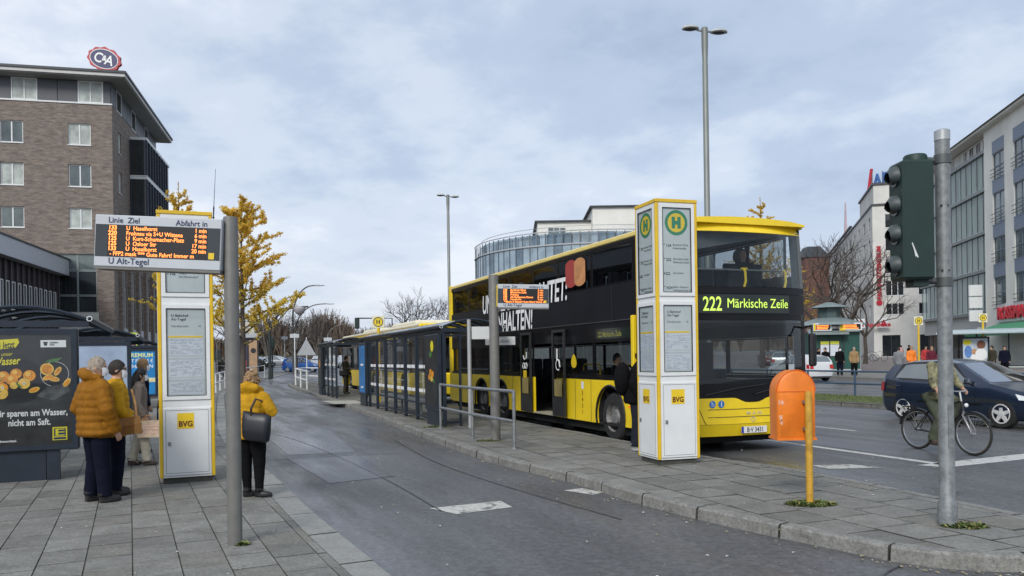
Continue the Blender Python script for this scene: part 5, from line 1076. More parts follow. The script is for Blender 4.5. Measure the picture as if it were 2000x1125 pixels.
    if mask:
        b = MB(); rows = []
        for j in range(6):
            z_ = .012-.10*j/5; row = []
            for k in range(9):
                a = (k-4)/4*1.15; bul = (.024*cos(a*1.2)*sin(pi*(j+.35)/5.7)); row.append(hp((.074+bul*.3)*sin(a)*(1-.12*j/5), .028+(.068+bul)*cos(a), z_-.01))
            rows.append(row)
        b.loft(rows, closed=False, cap=False); k_ = part('face_mask', b, M_mask)
        b = MB(); [b.tube([hp(s_*.068, .055, -.01), hp(s_*.082, .01, .006), hp(s_*.08, -.022, -.004)], .0022, 4) for s_ in (-1, 1)]; b2_ = b.build('ear_loop', M_mask, k_)
    if glasses:
        b = MB()
        for s_ in (-1, 1): b.tube([hp(s_*.034+.026*cos(a), .102, .018+.02*sin(a)) for a in np.linspace(0, 2*pi, 13)], .003, 4); b.tube([hp(s_*.06, .100, .022), hp(s_*.082, .0, .018)], .003, 4)
        part('glasses', b, M_black)
    for s_ in (-1, 1):
        b = MB(); b.ell(hp(s_*.032, .086, .016), .011, .008, .007, 8, 6); part('eye', b, M_black)
    return t
def strap_bag(t, pts, r, m_, sc=1.0):
    b = MB(); b.tube(pts, r, 6, flat=.4); return b.build('strap', m_, t, smooth=50)
C_ochre = cloth('ochre_puffer_fabric', (0.25, 0.105, 0.010), 0.7); C_yell = cloth('golden_yellow_jacket', (0.50, 0.27, 0.014), 0.7); C_navy = cloth('navy_trousers', (0.006, 0.007, 0.018), 0.9); C_blk = cloth('black_cloth', (0.006, 0.006, 0.007), 0.9)
C_shoe = mat('dark_shoe_leather', (0.015, 0.014, 0.015), 0.55, var=.2); C_taupe = cloth('taupe_wool', (0.225, 0.185, 0.155), 0.95, sc=30); C_cream = cloth('cream_trousers', (0.50, 0.46, 0.37), 0.9); C_brown = mat('brown_boot', (0.055, 0.04, 0.033), .7, var=.2)
H_grey = mat('grey_blond_hair', (0.30, 0.25, 0.20), 0.8, var=.4, scale=60, stretch=(1, 1, .2), bump=.9, bscale=110); H_dark = mat('dark_brown_hair', (0.022, 0.015, 0.012), 0.7, var=.4, scale=60, stretch=(1, 1, .2), bump=.9, bscale=110); H_blond = mat('curly_blond_hair', (0.27, 0.17, 0.085), 0.85, var=.5, scale=55, bump=1.0, bscale=60); H_blk = mat('black_hair', (0.010, 0.008, 0.008), .5, var=.3, scale=60)
TAN = mat('tan_leather', (0.42, 0.20, 0.05), .5, var=.12, scale=10)
# man seen from behind, looking right
person('person from behind in ochre quilted jacket and navy trousers, grey hair, near fruit poster', (-4.90, 9.42, 0.05), radians(-38), 1.70, C_ochre, C_navy, C_shoe,
       dict(elL=(-.30, -.08, 1.13), haL=(-.20, .10, 1.0), elR=(.285, .0, 1.13), haR=(.24, .13, .86), yaw=-.55, ankL=(-.12, -.02, .085), ankR=(.13, .04, .085)), H_grey, vox=.0115, girth=1.20, hips=1.12, hood=True, coat_len=.80)
person('person in golden jacket with dark hair, glasses and white mask beside the ochre jacket', (-4.93, 9.95, 0.05), radians(-62), 1.66, C_yell, C_navy, C_shoe,
       dict(elL=(-.25, .06, 1.12), haL=(-.16, .20, 1.0), elR=(.25, .03, 1.13), haR=(.20, .22, .90), yaw=-.1), H_dark, vox=.0125, girth=1.10, hips=1.1, glasses=True, coat_len=.78)
# shoulder bag of the second figure: hangs on the right hip
t = thing('shoulder_bag', 'tan leather shoulder bag hanging at the golden jacket', 'bag', (-4.67, 9.74, -0.07), radians(-25))
mb = MB(); mb.loft([[(-.16, -.05, .86), (.16, -.05, .90), (.16, .05, .90), (-.16, .05, .86)], [(-.165, -.055, .98), (.165, -.055, 1.02), (.165, .055, 1.02), (-.165, .055, .98)], [(-.15, -.03, 1.07), (.15, -.03, 1.11), (.15, .03, 1.11), (-.15, .03, 1.07)]]); mb.build('bag_body', TAN, t, fix=True)
mb = MB(); mb.quad((-.155, -.06, .97), (.155, -.06, 1.0), (.15, -.035, 1.11), (-.15, -.035, 1.07)); mb.build('flap', TAN, t); mb = MB(); mb.tube([(-.14, 0, 1.08), (-.20, .10, 1.30), (-.26, .16, 1.42)], .012, 5, flat=.5); mb.tube([(.14, 0, 1.10), (.05, .06, 1.25), (-.16, .18, 1.42)], .012, 5, flat=.5); mb.build('strap', TAN, t)
person('person in taupe coat with long black hair and cream trousers behind the two jackets', (-5.93, 12.75, 0.05), radians(-62), 1.54, C_taupe, C_cream, C_brown,
       dict(elR=(.235, -.05, 1.14), haR=(.22, .06, .90), elL=(-.235, 0, 1.14), haL=(-.22, .12, .92), ankL=(-.08, -.14, .085), ankR=(.09, .10, .085), kneeL=(-.09, -.03, .49), kneeR=(.09, .07, .49)), H_blk, vox=.015, jacket='coat', hair_len=1, coat_len=.74)
t = thing('paper_bag', 'pale printed paper carrier bag held beside the taupe coat', 'bag', (-5.70, 12.62, 0.05), radians(5))
mb = MB(); mb.loft([[(-.19, -.06, .46), (.19, -.06, .46), (.19, .06, .46), (-.19, .06, .46)], [(-.20, -.05, .72), (.20, -.05, .72), (.20, .05, .72), (-.20, .05, .72)]]); mb.build('bag_body', mat('kraft_paper_pale', (.55, .42, .30), .8, var=.15, scale=12), t, fix=True)
mb = MB(); mb.tube([(-.10, -.05, .72), (-.06, -.05, .80), (.06, -.05, .80), (.10, -.05, .72)], .007, 5); mb.build('handle', TAN, t); 
for z, w_ in ((.63, .13), (.585, .15), (.53, .12)): mb = MB(); flat(mb, -w_, w_, z, z+.022, -.0595); mb.build('bag_print', mat('bag_print_pink', (.62, .40, .34), .8, var=.2), t)
person('person in black coat half hidden behind the left timetable column', (-5.98, 13.85, 0.05), radians(-70), 1.72, C_blk, C_blk, C_shoe, {}, H_blk, vox=.018, jacket='coat', coat_len=.62)
person('person with pale blond hair standing behind the taupe coat at the shelter', (-6.75, 14.6, 0.05), radians(-60), 1.70, C_navy, C_blk, C_shoe, {}, H_blond, vox=.018, jacket='coat')
# woman in yellow jacket by the kerb
person('person from behind in bright yellow quilted jacket with curly hair standing at the kerb', (-3.14, 9.62, 0.05), radians(-12), 1.49, C_yell, C_blk, mat('black_ankle_boot', (.012, .012, .014), .45, var=.2),
       dict(elR=(.33, -.02, 1.20), haR=(.17, .17, 1.32), elL=(-.26, 0, 1.14), haL=(-.2, .14, 1.0), toeR=(1, .25, 0), toeL=(.5, .6, 0), ankR=(.11, 0, .085), ankL=(-.07, .0, .085)), H_blond, vox=.0125, girth=1.12, hair_len=2, hips=1.15, coat_len=.82, hood=True, legw=.055)
t = thing('tote_bag', 'black leather tote bag on the shoulder of the yellow jacket', 'bag', (-3.02, 9.40, -0.02), radians(-8))
TB = mat('black_tote_leather', (.012, .014, .02), .38, var=.15, scale=12)
mb = MB(); rings = []
for z_, w_, d_, sl in ((.765, .05, .03, .0), (.77, .135, .055, .0), (.80, .155, .07, .01), (.90, .165, .075, .02), (1.0, .168, .060, .035), (1.075, .170, .04, .045), (1.09, .165, .02, .045)): rings.append([(sl*.5+w_*(abs(cos(a))**.45)*(1 if cos(a) > 0 else -1)*(1+.015*sin(7*a+z_*40)), d_*(abs(sin(a))**.6)*(1 if sin(a) > 0 else -1), z_-.20*(w_*cos(a))*(1.0)) for a in np.linspace(0, 2*pi, 28, endpoint=False)])
mb.loft(rings); mb.build('bag_body', TB, t, smooth=55, fix=True); mb = MB(); mb.tube([(-.03, -.045, 1.07), (-.02, -.06, 1.15), (.0, .02, 1.255), (.05, .12, 1.22)], .015, 6, flat=.45); mb.build('strap', mat('brown_strap', (.05, .03, .02), .5, var=.1), t)
# person by the far shelter
q = at(676, 770, 36.6)
person('person with dark hair and dark coat standing at the far island shelter', (q.x, q.y, gz(q.x, q.y)+.12), radians(-100), 1.72, cloth('dark_olive_coat', (.06, .055, .04)), cloth('olive_trousers', (.055, .05, .04)), C_brown, dict(elR=(.22, .06, 1.15), haR=(.12, .28, 1.12)), H_dark, vox=.022, jacket='coat', mask=False, extra_skin=False)
t = thing('shoulder_bag', 'dark grey shoulder bag carried by the person at the far shelter', 'bag', (q.x-.05, q.y-.22, gz(q.x, q.y)+.12), 0.2); mb = MB(); mb.cbox(-.20, .2, -.08, .08, .82, 1.08, .05); mb.build('bag_body', cloth('dark_grey_canvas', (.045, .045, .05)), t); mb = MB(); mb.tube([(-.18, 0, 1.05), (-.05, .1, 1.45)], .015, 5); mb.tube([(.18, 0, 1.05), (-.02, .1, 1.45)], .015, 5); mb.build('strap', C_blk, t)
# person boarding, half hidden by the island column
person('person in black jacket with bulky backpack shape half hidden behind the island column', (2.02, 13.15, 0.12), radians(-100), 1.74, C_blk, cloth('dark_jeans', (.018, .02, .03)), mat('pale_sole_trainer', (.35, .35, .35), .6, var=.3), dict(lean=.25), H_blk, vox=.016, girth=1.25, mask=False, hood=True)
t = thing('backpack', 'black backpack on the person beside the bus door', 'backpack', (1.90, 13.10, 0.12), radians(-100)); mb = MB(); mb.ell((0, -.10, 1.18), .18, .14, .28, 14, 10); mb.build('pack_body', C_blk, t, smooth=60); mb = MB(); mb.tube([(-.12, 0, 1.4), (-.13, .08, 1.35), (-.12, .02, 1.05)], .02, 5); mb.build('strap', C_blk, t)
# ------------------------------------------------------------------ cars
def lerp_tab(tab, x):
    if x <= tab[0][0]: return tab[0][1]
    for a, b in zip(tab, tab[1:]):
        if x <= b[0]: return a[1]+(b[1]-a[1])*(x-a[0])/(b[0]-a[0])
    return tab[-1][1]
M_cargl = glass('car_glass', (0.45, 0.50, 0.50), 0.35, body=(.15, .18, .18), bodyf=.6); M_carsh = glass('car_windscreen', (0.55, 0.6, 0.6), 0.95)
HATCH = dict(L=4.2, W=.88, zt=[(-2.1, .60), (-2.02, .70), (-1.9, .76), (-1.0, .955), (-.05, 1.42), (.5, 1.485), (1.2, 1.455), (1.78, 1.36), (2.02, 1.02), (2.1, .62)],
             zb=[(-2.1, .56), (-1.95, .68), (-1.0, .90), (0, .935), (1.2, .98), (1.85, 1.01), (2.02, .98), (2.1, .58)], w=[(-2.1, .55), (-2.03, .72), (-1.85, .82), (-1.4, .87), (0, .88), (1.5, .875), (1.95, .80), (2.05, .74), (2.1, .62)], ws=(-.98, -.10), rw=(1.80, 2.00), sw=(-.72, 1.66), wb=(-1.29, 1.29), wr=.315)
SMALL = dict(L=3.45, W=.81, zt=[(-1.72, .58), (-1.65, .70), (-1.1, .92), (-.35, 1.40), (.3, 1.465), (1.2, 1.42), (1.52, 1.30), (1.68, .95), (1.72, .6)], zb=[(-1.72, .54), (-1.6, .66), (-1.1, .88), (0, .93), (1.2, 1.0), (1.55, 1.02), (1.68, .92), (1.72, .56)],
             w=[(-1.72, .5), (-1.66, .66), (-1.45, .77), (0, .81), (1.3, .80), (1.62, .72), (1.72, .58)], ws=(-1.06, -.42), rw=(1.54, 1.66), sw=(-.82, 1.38), wb=(-1.17, 1.17), wr=.285)
def car(name, label, loc, rz, S_, paint, group=None, detail=True, seg=44):
    """faces local -Y"""
    t = thing(name, label, 'car', loc, rz, group); h = S_['L']/2
    def ring(y):
        zt, zb, w = lerp_tab(S_['zt'], y), lerp_tab(S_['zb'], y), lerp_tab(S_['w'], y); f = max(0, min(1, (zt-zb)/.48)); e = abs(y)/h; z0 = .20+(.10*(e-.9)/.1 if e > .9 else 0); wr = w*.95+(S_['W']*.66-w*.95)*f
        zr = zb+(zt-zb)*.93
        return [(w*.90, z0), (w*.985, z0+.12), (w, .48), (w*.995, .62), (w*.965, zb-.06 if zb > .7 else zb-.02), (w*.94, zb), (wr, zr), (wr*.86, zb+(zt-zb)*.985), (wr*.5, zt+.0), (0, zt+.008*f)]
    def pt(y, k):
        r = ring(y); i = min(int(k), len(r)-2); a, b = r[i], r[i+1]; return a[0]+(b[0]-a[0])*(k-i), a[1]+(b[1]-a[1])*(k-i)
    ys = sorted(set([round(-h+2*h*i/seg, 4) for i in range(seg+1)]+[p[0] for p in S_['zt']]+[p[0] for p in S_['w']]))
    mb = MB(); rings = []
    for y in ys:
        r = ring(y); rings.append([(x, y, z) for x, z in r]+[(-x, y, z) for x, z in r[:-1][::-1]])
    mb.loft(rings); body = mb.build('body', paint, t, fix=True)
    cut = MB()
    for yc in S_['wb']:
        for sx in (-1, 1): cut.lathe([(S_['wr']+.055, sx*(S_['W']-.26)), (S_['wr']+.055, sx*(S_['W']+.2))], (0, yc, S_['wr']), 24, 'X')
    co = cut.build('cut', paint, fix=True); md = body.modifiers.new('b', 'BOOLEAN'); md.operation = 'DIFFERENCE'; md.object = co; md.solver = 'EXACT'
    me = bpy.data.meshes.new_from_object(body.evaluated_get(bpy.context.evaluated_depsgraph_get())); body.modifiers.clear(); old = body.data; body.data = me; bpy.data.objects.remove(co); bpy.data.meshes.remove(old)
    me.polygons.foreach_set('use_smooth', [True]*len(me.polygons)); me.set_sharp_from_angle(angle=radians(32))
    def patch(nm, y0f, y1f, k0, k1, sides, m_, n=10, mk=5, off=.004, parent=None):
        for sx in sides:
            b = MB(); ids = []
            for j in range(mk+1):
                k = k0+(k1-k0)*j/mk; row = []
                for i in range(n+1):
                    y = y0f(j/mk)+(y1f(j/mk)-y0f(j/mk))*i/n; x, z = pt(y, k); row.append(b.p([(sx*(x+off), y, z+off*(k > 5.9))]))
                ids.append(row)
            for j in range(mk):
                for i in range(n):
                    q = (ids[j][i], ids[j][i+1], ids[j+1][i+1], ids[j+1][i]); b.face(q if sx > 0 else q[::-1])
            b.build(nm, m_, parent or t, smooth=50)
    K = lambda v: (lambda f: v)
    s0, s1 = S_['sw']; ws0, ws1 = S_['ws']; mid = (s0+s1)/2+.02
    dark = mat('car_window_trim', (.008, .008, .009), .3, var=0)
    patch('window_trim', lambda f: s0+(ws1-ws0)*.86*f, lambda f: s1-.16*f, 5.02, 5.97, (-1, 1), dark, off=.003)
    patch('side_window', lambda f: s0+.12+(ws1-ws0)*.80*f, K(mid-.03), 5.12, 5.88, (-1, 1), M_cargl, off=.007); patch('side_window', K(mid+.03), lambda f: s1-.10-.17*f, 5.12, 5.88, (-1, 1), M_cargl, off=.007)
    def top_patch(nm, y0, y1, m_, ins=.06):
        b = MB(); ids = []; n = 8
        for j in range(n+1):
            y = y0+(y1-y0)*j/n; r = ring(y); w_, row = r[6][0]-ins, []
            for i in range(13):
                x = w_*(i/6-1); ax = abs(x); pr_ = [(r[q][0], r[q][1]) for q in (6, 7, 8, 9)]
                z = next((a[1]+(b_[1]-a[1])*(a[0]-ax)/(a[0]-b_[0]) for a, b_ in zip(pr_, pr_[1:]) if b_[0] <= ax <= a[0]), r[9][1]); row.append(b.p([(x, y, z+.006)]))
            ids.append(row)
        for j in range(n):
            for i in range(12): b.face((ids[j][i], ids[j][i+1], ids[j+1][i+1], ids[j+1][i]))
        return b.build(nm, m_, t, smooth=50)
    top_patch('windscreen', ws0+.03, ws1-.02, M_carsh); top_patch('rear_window', S_['rw'][0]-.02, S_['rw'][1]-.01, M_cargl, .08)
    # lamps, plates, bumper inset, door seams, handles, mirrors
    for sx in (-1, 1):
        patch('headlight', lambda f: -h+.015+.02*f, lambda f: -h+.42+.10*f, 3.05, 4.75, (sx,), M_lampw, 8, 4, .008)
        b = MB(); wr_ = lerp_tab(S_['w'], h-.05); b.quad((sx*(wr_+.006), h-.04, .92), (sx*(lerp_tab(S_['w'], h-.2)+.006), h-.20, .93), (sx*(lerp_tab(S_['w'], h-.2)+.008), h-.18, .72), (sx*(wr_+.012), h-.02, .70)); b.quad((sx*.50, h+.012, .70), (sx*(wr_-.02), h+.004, .70), (sx*(wr_-.04), h-.03, .92), (sx*.50, h-.03, .92)); b.build('tail_light', M_redl, t)
        b = MB(); b.cbox(sx*(S_['W']+.02)-.07, sx*(S_['W']+.02)+.07, ws0+.42, ws0+.52, .94, 1.07, .03); b.build('mirror', paint, t)
        if detail:
            for y in (mid-.02, mid+.98): 
                b = MB(); x, z = pt(y, 4); b.cbox(sx*(x+.008)-.012, sx*(x+.008)+.012, y-.1+.02, y+.08, .83, .855, .008); b.build('door_handle', paint, t)
            for y in (s0+.05, mid, s1-.33):
                b = MB(); b.tube([(sx*(pt(y, k)[0]+.001), y, pt(y, k)[1]) for k in (1.2, 2, 3, 4, 5)], .004, 4); b.build('door_seam', dark, t)
            b = MB(); b.tube([(sx*(S_['W']+.004), y, .50) for y in np.linspace(S_['wb'][0]+.45, S_['wb'][1]-.45, 6)], .014, 4); b.build('rub_strip', dark, t)
    b = MB(); b.box(-.26, .26, -h-.02, -h+.02, .36, .46); b.build('number_plate', M_white, t); b = MB(); b.box(-.26, .26, h-.01, h+.022, .50, .60); b.build('number_plate', M_white, t)
    b = MB(); b.box(-.45, .45, -h-.012, -h+.03, .26, .34); b.build('grille', dark, t)
    for yc in S_['wb']:
        for sx in (-1, 1):
            e = bpy.data.objects.new('wheel', None); C.objects.link(e); e.parent = t; e.location = (sx*(S_['W']-.11), yc, S_['wr']); r = S_['wr']; k = sx*.10
            b = MB(); b.lathe([(r*.66, -.1), (r*.93, -.1), (r, -.06), (r, .06), (r*.93, .1), (r*.66, .1)], n=28, axis='X', cap=False); b.build('tyre', M_tyre, e, smooth=35)
            b = MB(); b.lathe([(r*.67, k), (r*.62, k*.95), (r*.60, k*.1), (.01, k*.05)], n=24, axis='X', cap=False); b.build('rim_barrel', mat('rim_dark', (.03, .03, .03), .6, var=.1), e, smooth=30, fix=True)
            alloy = mat('bright_alloy', (.66, .67, .68), .35, .15, var=.06)
            b = MB(); b.lathe([(r*.68, k*1.0), (r*.66, k*1.06), (r*.60, k*1.04), (r*.59, k*.9)], n=28, axis='X', cap=False)
            for i in range(5):
                a = 2*pi*i/5+.3; d, p_ = V(0, cos(a), sin(a)), V(0, -sin(a), cos(a)); b.loft([[d*.03+p_*.045+V(k*.95, 0, 0), d*.03-p_*.045+V(k*.95, 0, 0), d*.03-p_*.045+V(k*.6, 0, 0), d*.03+p_*.045+V(k*.6, 0, 0)], [d*r*.62+p_*.033+V(k*1.0, 0, 0), d*r*.62-p_*.033+V(k*1.0, 0, 0), d*r*.62-p_*.033+V(k*.6, 0, 0), d*r*.62+p_*.033+V(k*.6, 0, 0)]])
            b.lathe([(r*.2, k*.9), (r*.18, k*1.02), (.01, k*1.04)], n=14, axis='X'); b.build('rim', alloy, e, fix=True)
    b = MB(); b.box(-S_['W']*.8, S_['W']*.8, -h+.3, h-.3, .17, .26); b.build('underbody', M_under, t)
    return t
P_navy = mat('dark_blue_metallic', (.016, .030, .062), .26, .35, var=.05, coat=.8); P_white = mat('white_car_paint', (.62, .63, .64), .3, var=.02, coat=.6); P_blue = mat('bright_blue_car_paint', (.02, .17, .60), .3, var=.04, coat=.6); P_silver = mat('silver_car_paint', (.42, .44, .46), .3, .4, var=.03, coat=.5); P_black = mat('black_car_paint', (.012, .012, .014), .25, var=.03, coat=.6); P_red = mat('dark_red_car_paint', (.18, .015, .015), .3, var=.03, coat=.6)
gm = (Vector(RD(8.5, -3.62))+Vector(RD(8.5, -1.05)))/2; gc = gm+Vector((*(NX*.87), 0))
car('hatchback_car', 'dark blue hatchback car driving on the near carriageway beside the cyclist', (gc.x, gc.y, 0), math.atan2(UX.x, -UX.y), HATCH, P_navy)
q = at(1585, 748, 44.5); car('hatchback_car', 'white hatchback car beyond the median seen from behind next to the bus windscreen', (q.x-.4, q.y+.8, gz(0, 45)), math.atan2(UX.x, -UX.y)+pi-.12, HATCH, P_white, detail=False)
q = at(588, 726, 78); car('small_car', 'small bright blue car crossing at the far end of the bus lane', (q.x, q.y, gz(0, 78)), radians(97), SMALL, P_blue, detail=False)
GC = 'cars waiting at the far junction'
for px, d, p_, rz, lb in ((622, 92, P_white, .2, 'white car behind the small blue car at the far junction'), (672, 95, P_silver, .3, 'silver car seen behind the person at the far shelter'), (690, 88, P_white, .25, 'white car just right of the person at the far shelter'), (505, 100, P_black, 1.2, 'black car by the far trees left of the lamp arm'), (545, 104, P_silver, 1.4, 'silver car beyond the white railing at the far trees'), (648, 110, P_black, .3, 'dark car far behind the island shelter')):
    car('parked_car', lb, (xof(px, d), d, gz(0, d)), rz, HATCH, p_, GC, False, 22)
# traffic seen beyond and through the bus windscreen
for px, d, p_, rz, lb in ((1528, 62, P_silver, 2.8, 'silver car beyond the bus windscreen on the far carriageway'), (1500, 74, P_red, 2.9, 'dark red car farther along the far carriageway behind the bus')):
    car('parked_car', lb, (xof(px, d), d, gz(0, d)), rz, HATCH, p_, 'cars on the far carriageway', False, 22)
# ------------------------------------------------------------------ bicycles
M_bk = mat('black_bicycle_paint', (.015, .015, .016), .35, var=.1); M_chr = mat('dull_chrome', (.55, .56, .57), .25, .9, var=.1); M_bt = mat('bicycle_tyre', (.02, .02, .02), .8, var=.2)
def bicycle(label, loc, rz, frame, group=None, fine=True, lean=0.0):
    """wheels at y=+-.535, front towards -Y"""
    t = thing('bicycle', label, 'bicycle', loc, rz, group); t.rotation_euler = (0, lean, rz); r = .345
    for yc, nm in ((-.535, 'front'), (.535, 'rear')):
        e = bpy.data.objects.new('wheel', None); C.objects.link(e); e.parent = t; e.location = (0, yc, r)
        A = np.linspace(0, 2*pi, 33 if fine else 17)
        mb = MB(); mb.tube([(0, (r-.018)*cos(a), (r-.018)*sin(a)) for a in A], .019, 7, cap=False); mb.build('tyre', M_bt, e, smooth=60)
        mb = MB(); mb.tube([(0, (r-.043)*cos(a), (r-.043)*sin(a)) for a in A], .011, 6, cap=False); mb.lathe([(.022, -.04), (.022, .04)], n=10, axis='X'); mb.build('rim', M_chr, e, smooth=60)
        mb = MB()
        for i in range(24 if fine else 10): a = 2*pi*i/(24 if fine else 10); mb.tube([(.02*(-1)**i, .02*cos(a+.6), .02*sin(a+.6)), (0, (r-.04)*cos(a), (r-.04)*sin(a))], .0018, 3)
        struct(mb.build('spokes', mat('grey_spoke', (.22, .22, .23), .6, .2, var=.1), e), 'stuff')
        mb = MB(); a0, a1 = ((.15*pi, .80*pi) if nm == 'front' else (.05*pi, .95*pi)); n = 14
        for i in range(n):
            a, b = a0+(a1-a0)*i/n, a0+(a1-a0)*(i+1)/n; R_ = r+.018; mb.box
            p = [(x, R_*cos(q), R_*sin(q)) for q, x in ((a, -.03), (a, .03), (b, .03), (b, -.03))]; mb.quad(*p)
        mb.build('mudguard', M_bk, e, smooth=60)
    bb = V(0, .09, .29); st = V(0, .27, .80); hd = V(0, -.33, .86); hd2 = V(0, -.36, .70); fa = V(0, -.535, r); ra = V(0, .535, r)
    mb = MB(); mb.tube([bb, st], .017, 8); mb.tube([bb, hd2], .020, 8); mb.tube([V(0, .24, .70), hd], .016, 8); mb.tube([hd2-V(0, .015, -.08) if False else hd, hd2], .021, 8)
    for s_ in (-1, 1): mb.tube([bb, ra+V(.05*s_, 0, 0)], .010, 6); mb.tube([V(0, .25, .74), ra+V(.05*s_, 0, 0)], .009, 6)
    mb.build('frame', frame, t, smooth=50)
    mb = MB(); mb.tube([hd, hd2, hd2+V(0, -.02, -.05)], .018, 6)
    for s_ in (-1, 1): mb.tube([hd2+V(0, -.01, -.02), hd2+V(.05*s_, -.03, -.06), fa+V(.05*s_, 0, .05), fa+V(.05*s_, 0, 0)], [.017, .017, .014, .012], 7)
    mb.build('fork', mat('fork_grey', (.25, .25, .26), .35, .4, var=.1), t, smooth=50)
    mb = MB(); mb.tube([hd, hd+V(0, .03, .15)], .016, 7); mb.tube([V(-.30, -.12, 1.03), V(-.22, -.24, 1.04), V(-.08, -.31, 1.02), V(.08, -.31, 1.02), V(.22, -.24, 1.04), V(.30, -.12, 1.03)], .012, 7); mb.build('handlebar', M_chr, t, smooth=50)
    for s_ in (-1, 1): mb = MB(); mb.tube([V(.30*s_, -.12, 1.03), V(.325*s_, -.03, 1.025)], .017, 7); mb.build('grip', M_black, t, smooth=50)
    mb = MB(); mb.tube([st, st+V(0, .02, .10)], .013, 7); mb.loft([[(-.02, .10, .93), (.02, .10, .93), (.02, .10, .90), (-.02, .10, .90)], [(-.04, .24, .94), (.04, .24, .94), (.04, .24, .90), (-.04, .24, .90)], [(-.085, .37, .955), (.085, .37, .955), (.08, .37, .90), (-.08, .37, .90)], [(-.06, .42, .945), (.06, .42, .945), (.05, .42, .91), (-.05, .42, .91)]]); mb.build('saddle', M_black, t, smooth=50, fix=True)
    mb = MB(); [mb.tube([V(x, .34, .72), V(x, .80, .725)], .007, 5) for x in (-.06, .06)]; mb.tube([V(-.06, .80, .725), V(.06, .80, .725)], .007, 5); [mb.tube([V(.05*s_, .78, .725), ra+V(.06*s_, 0, 0)], .006, 5) for s_ in (-1, 1)]; mb.build('luggage_rack', M_bk, t); mb = MB(); mb.box(-.04, .04, .80, .83, .66, .71); mb.build('rear_reflector', mat('pale_reflector', (.6, .55, .5), .3, var=0), t)
    mb = MB(); mb.lathe([(.085, .04), (.085, .05)], (0, bb.y, bb.z), 20, 'X'); [mb.tube([bb+V(.07*s_, 0, 0), bb+V(.075*s_, .05*s_, -.16*s_)], .010, 5) for s_ in (-1, 1)]; [mb.box(bb.x+s_*.12-.045, bb.x+s_*.12+.045, bb.y+.05*s_-.035, bb.y+.05*s_+.035, bb.z-.16*s_-.012, bb.z-.16*s_+.012) for s_ in (-1, 1)]; mb.build('crank', M_bk, t)
    mb = MB(); mb.ell((0, -.42, .80), .035, .03, .035, 8, 6); mb.build('front_lamp', M_white, t)
    return t
bw = (V(*RD(4.05, 0.85))+V(*RD(4.05, 1.92)))/2
BR = math.atan2(UX.x, -UX.y)
bicycle('black city bicycle ridden along the road behind the traffic light pole', (bw.x, bw.y, 0), BR, M_bk)
camo_ = mat('camouflage_cloth', (.20, .19, .11), .9, var=.55, scale=11); C_olive = cloth('olive_cargo_trousers', (.075, .085, .06))
person('cyclist in camouflage jacket and olive trousers mostly hidden by the traffic light pole', (bw.x, bw.y, 0), BR+pi, 1.76, camo_, C_olive, C_brown,
       dict(hipL=(-.09, -.235, .96), hipR=(.09, -.235, .96), kneeL=(-.11, .14, .84), kneeR=(.11, .02, .56), ankL=(-.12, .02, .50), ankR=(.12, -.13, .20), shL=(-.19, -.06, 1.43), shR=(.19, -.06, 1.43), elL=(-.27, .02, 1.15), elR=(.27, .02, 1.15), haL=(-.29, .10, 1.06), haR=(.29, .10, 1.06), head=(0, -.01, 1.66), toeR=(.1, 1, 0), toeL=(-.1, 1, 0)), H_dark, vox=.015, jacket='plain', mask=False, coat_len=.88)
for px, d, lb in ((1700, 84, 'pale bicycle leaning in front of the medical centre, left of two'), (1716, 83, 'pale bicycle leaning in front of the medical centre, right of two')):
    bicycle(lb, (xof(px, d), d, gz(0, d)+.115), 1.3 if px == 1700 else 1.0, mat('pale_bike_paint', (.55, .57, .58), .4, var=.05), 'bicycles parked by the medical centre', False)
for i in range(7):
    d = 58+i*1.3; px = 424+i*13
    bicycle(('leftmost', 'second from left', 'third from left', 'middle', 'third from right', 'second from right', 'rightmost')[i]+' dark bicycle parked behind the white railing', (xof(px, d), d, gz(0, d)+.05), .4+.15*(i % 3), M_bk, 'dark bicycles parked behind the white railing', False)
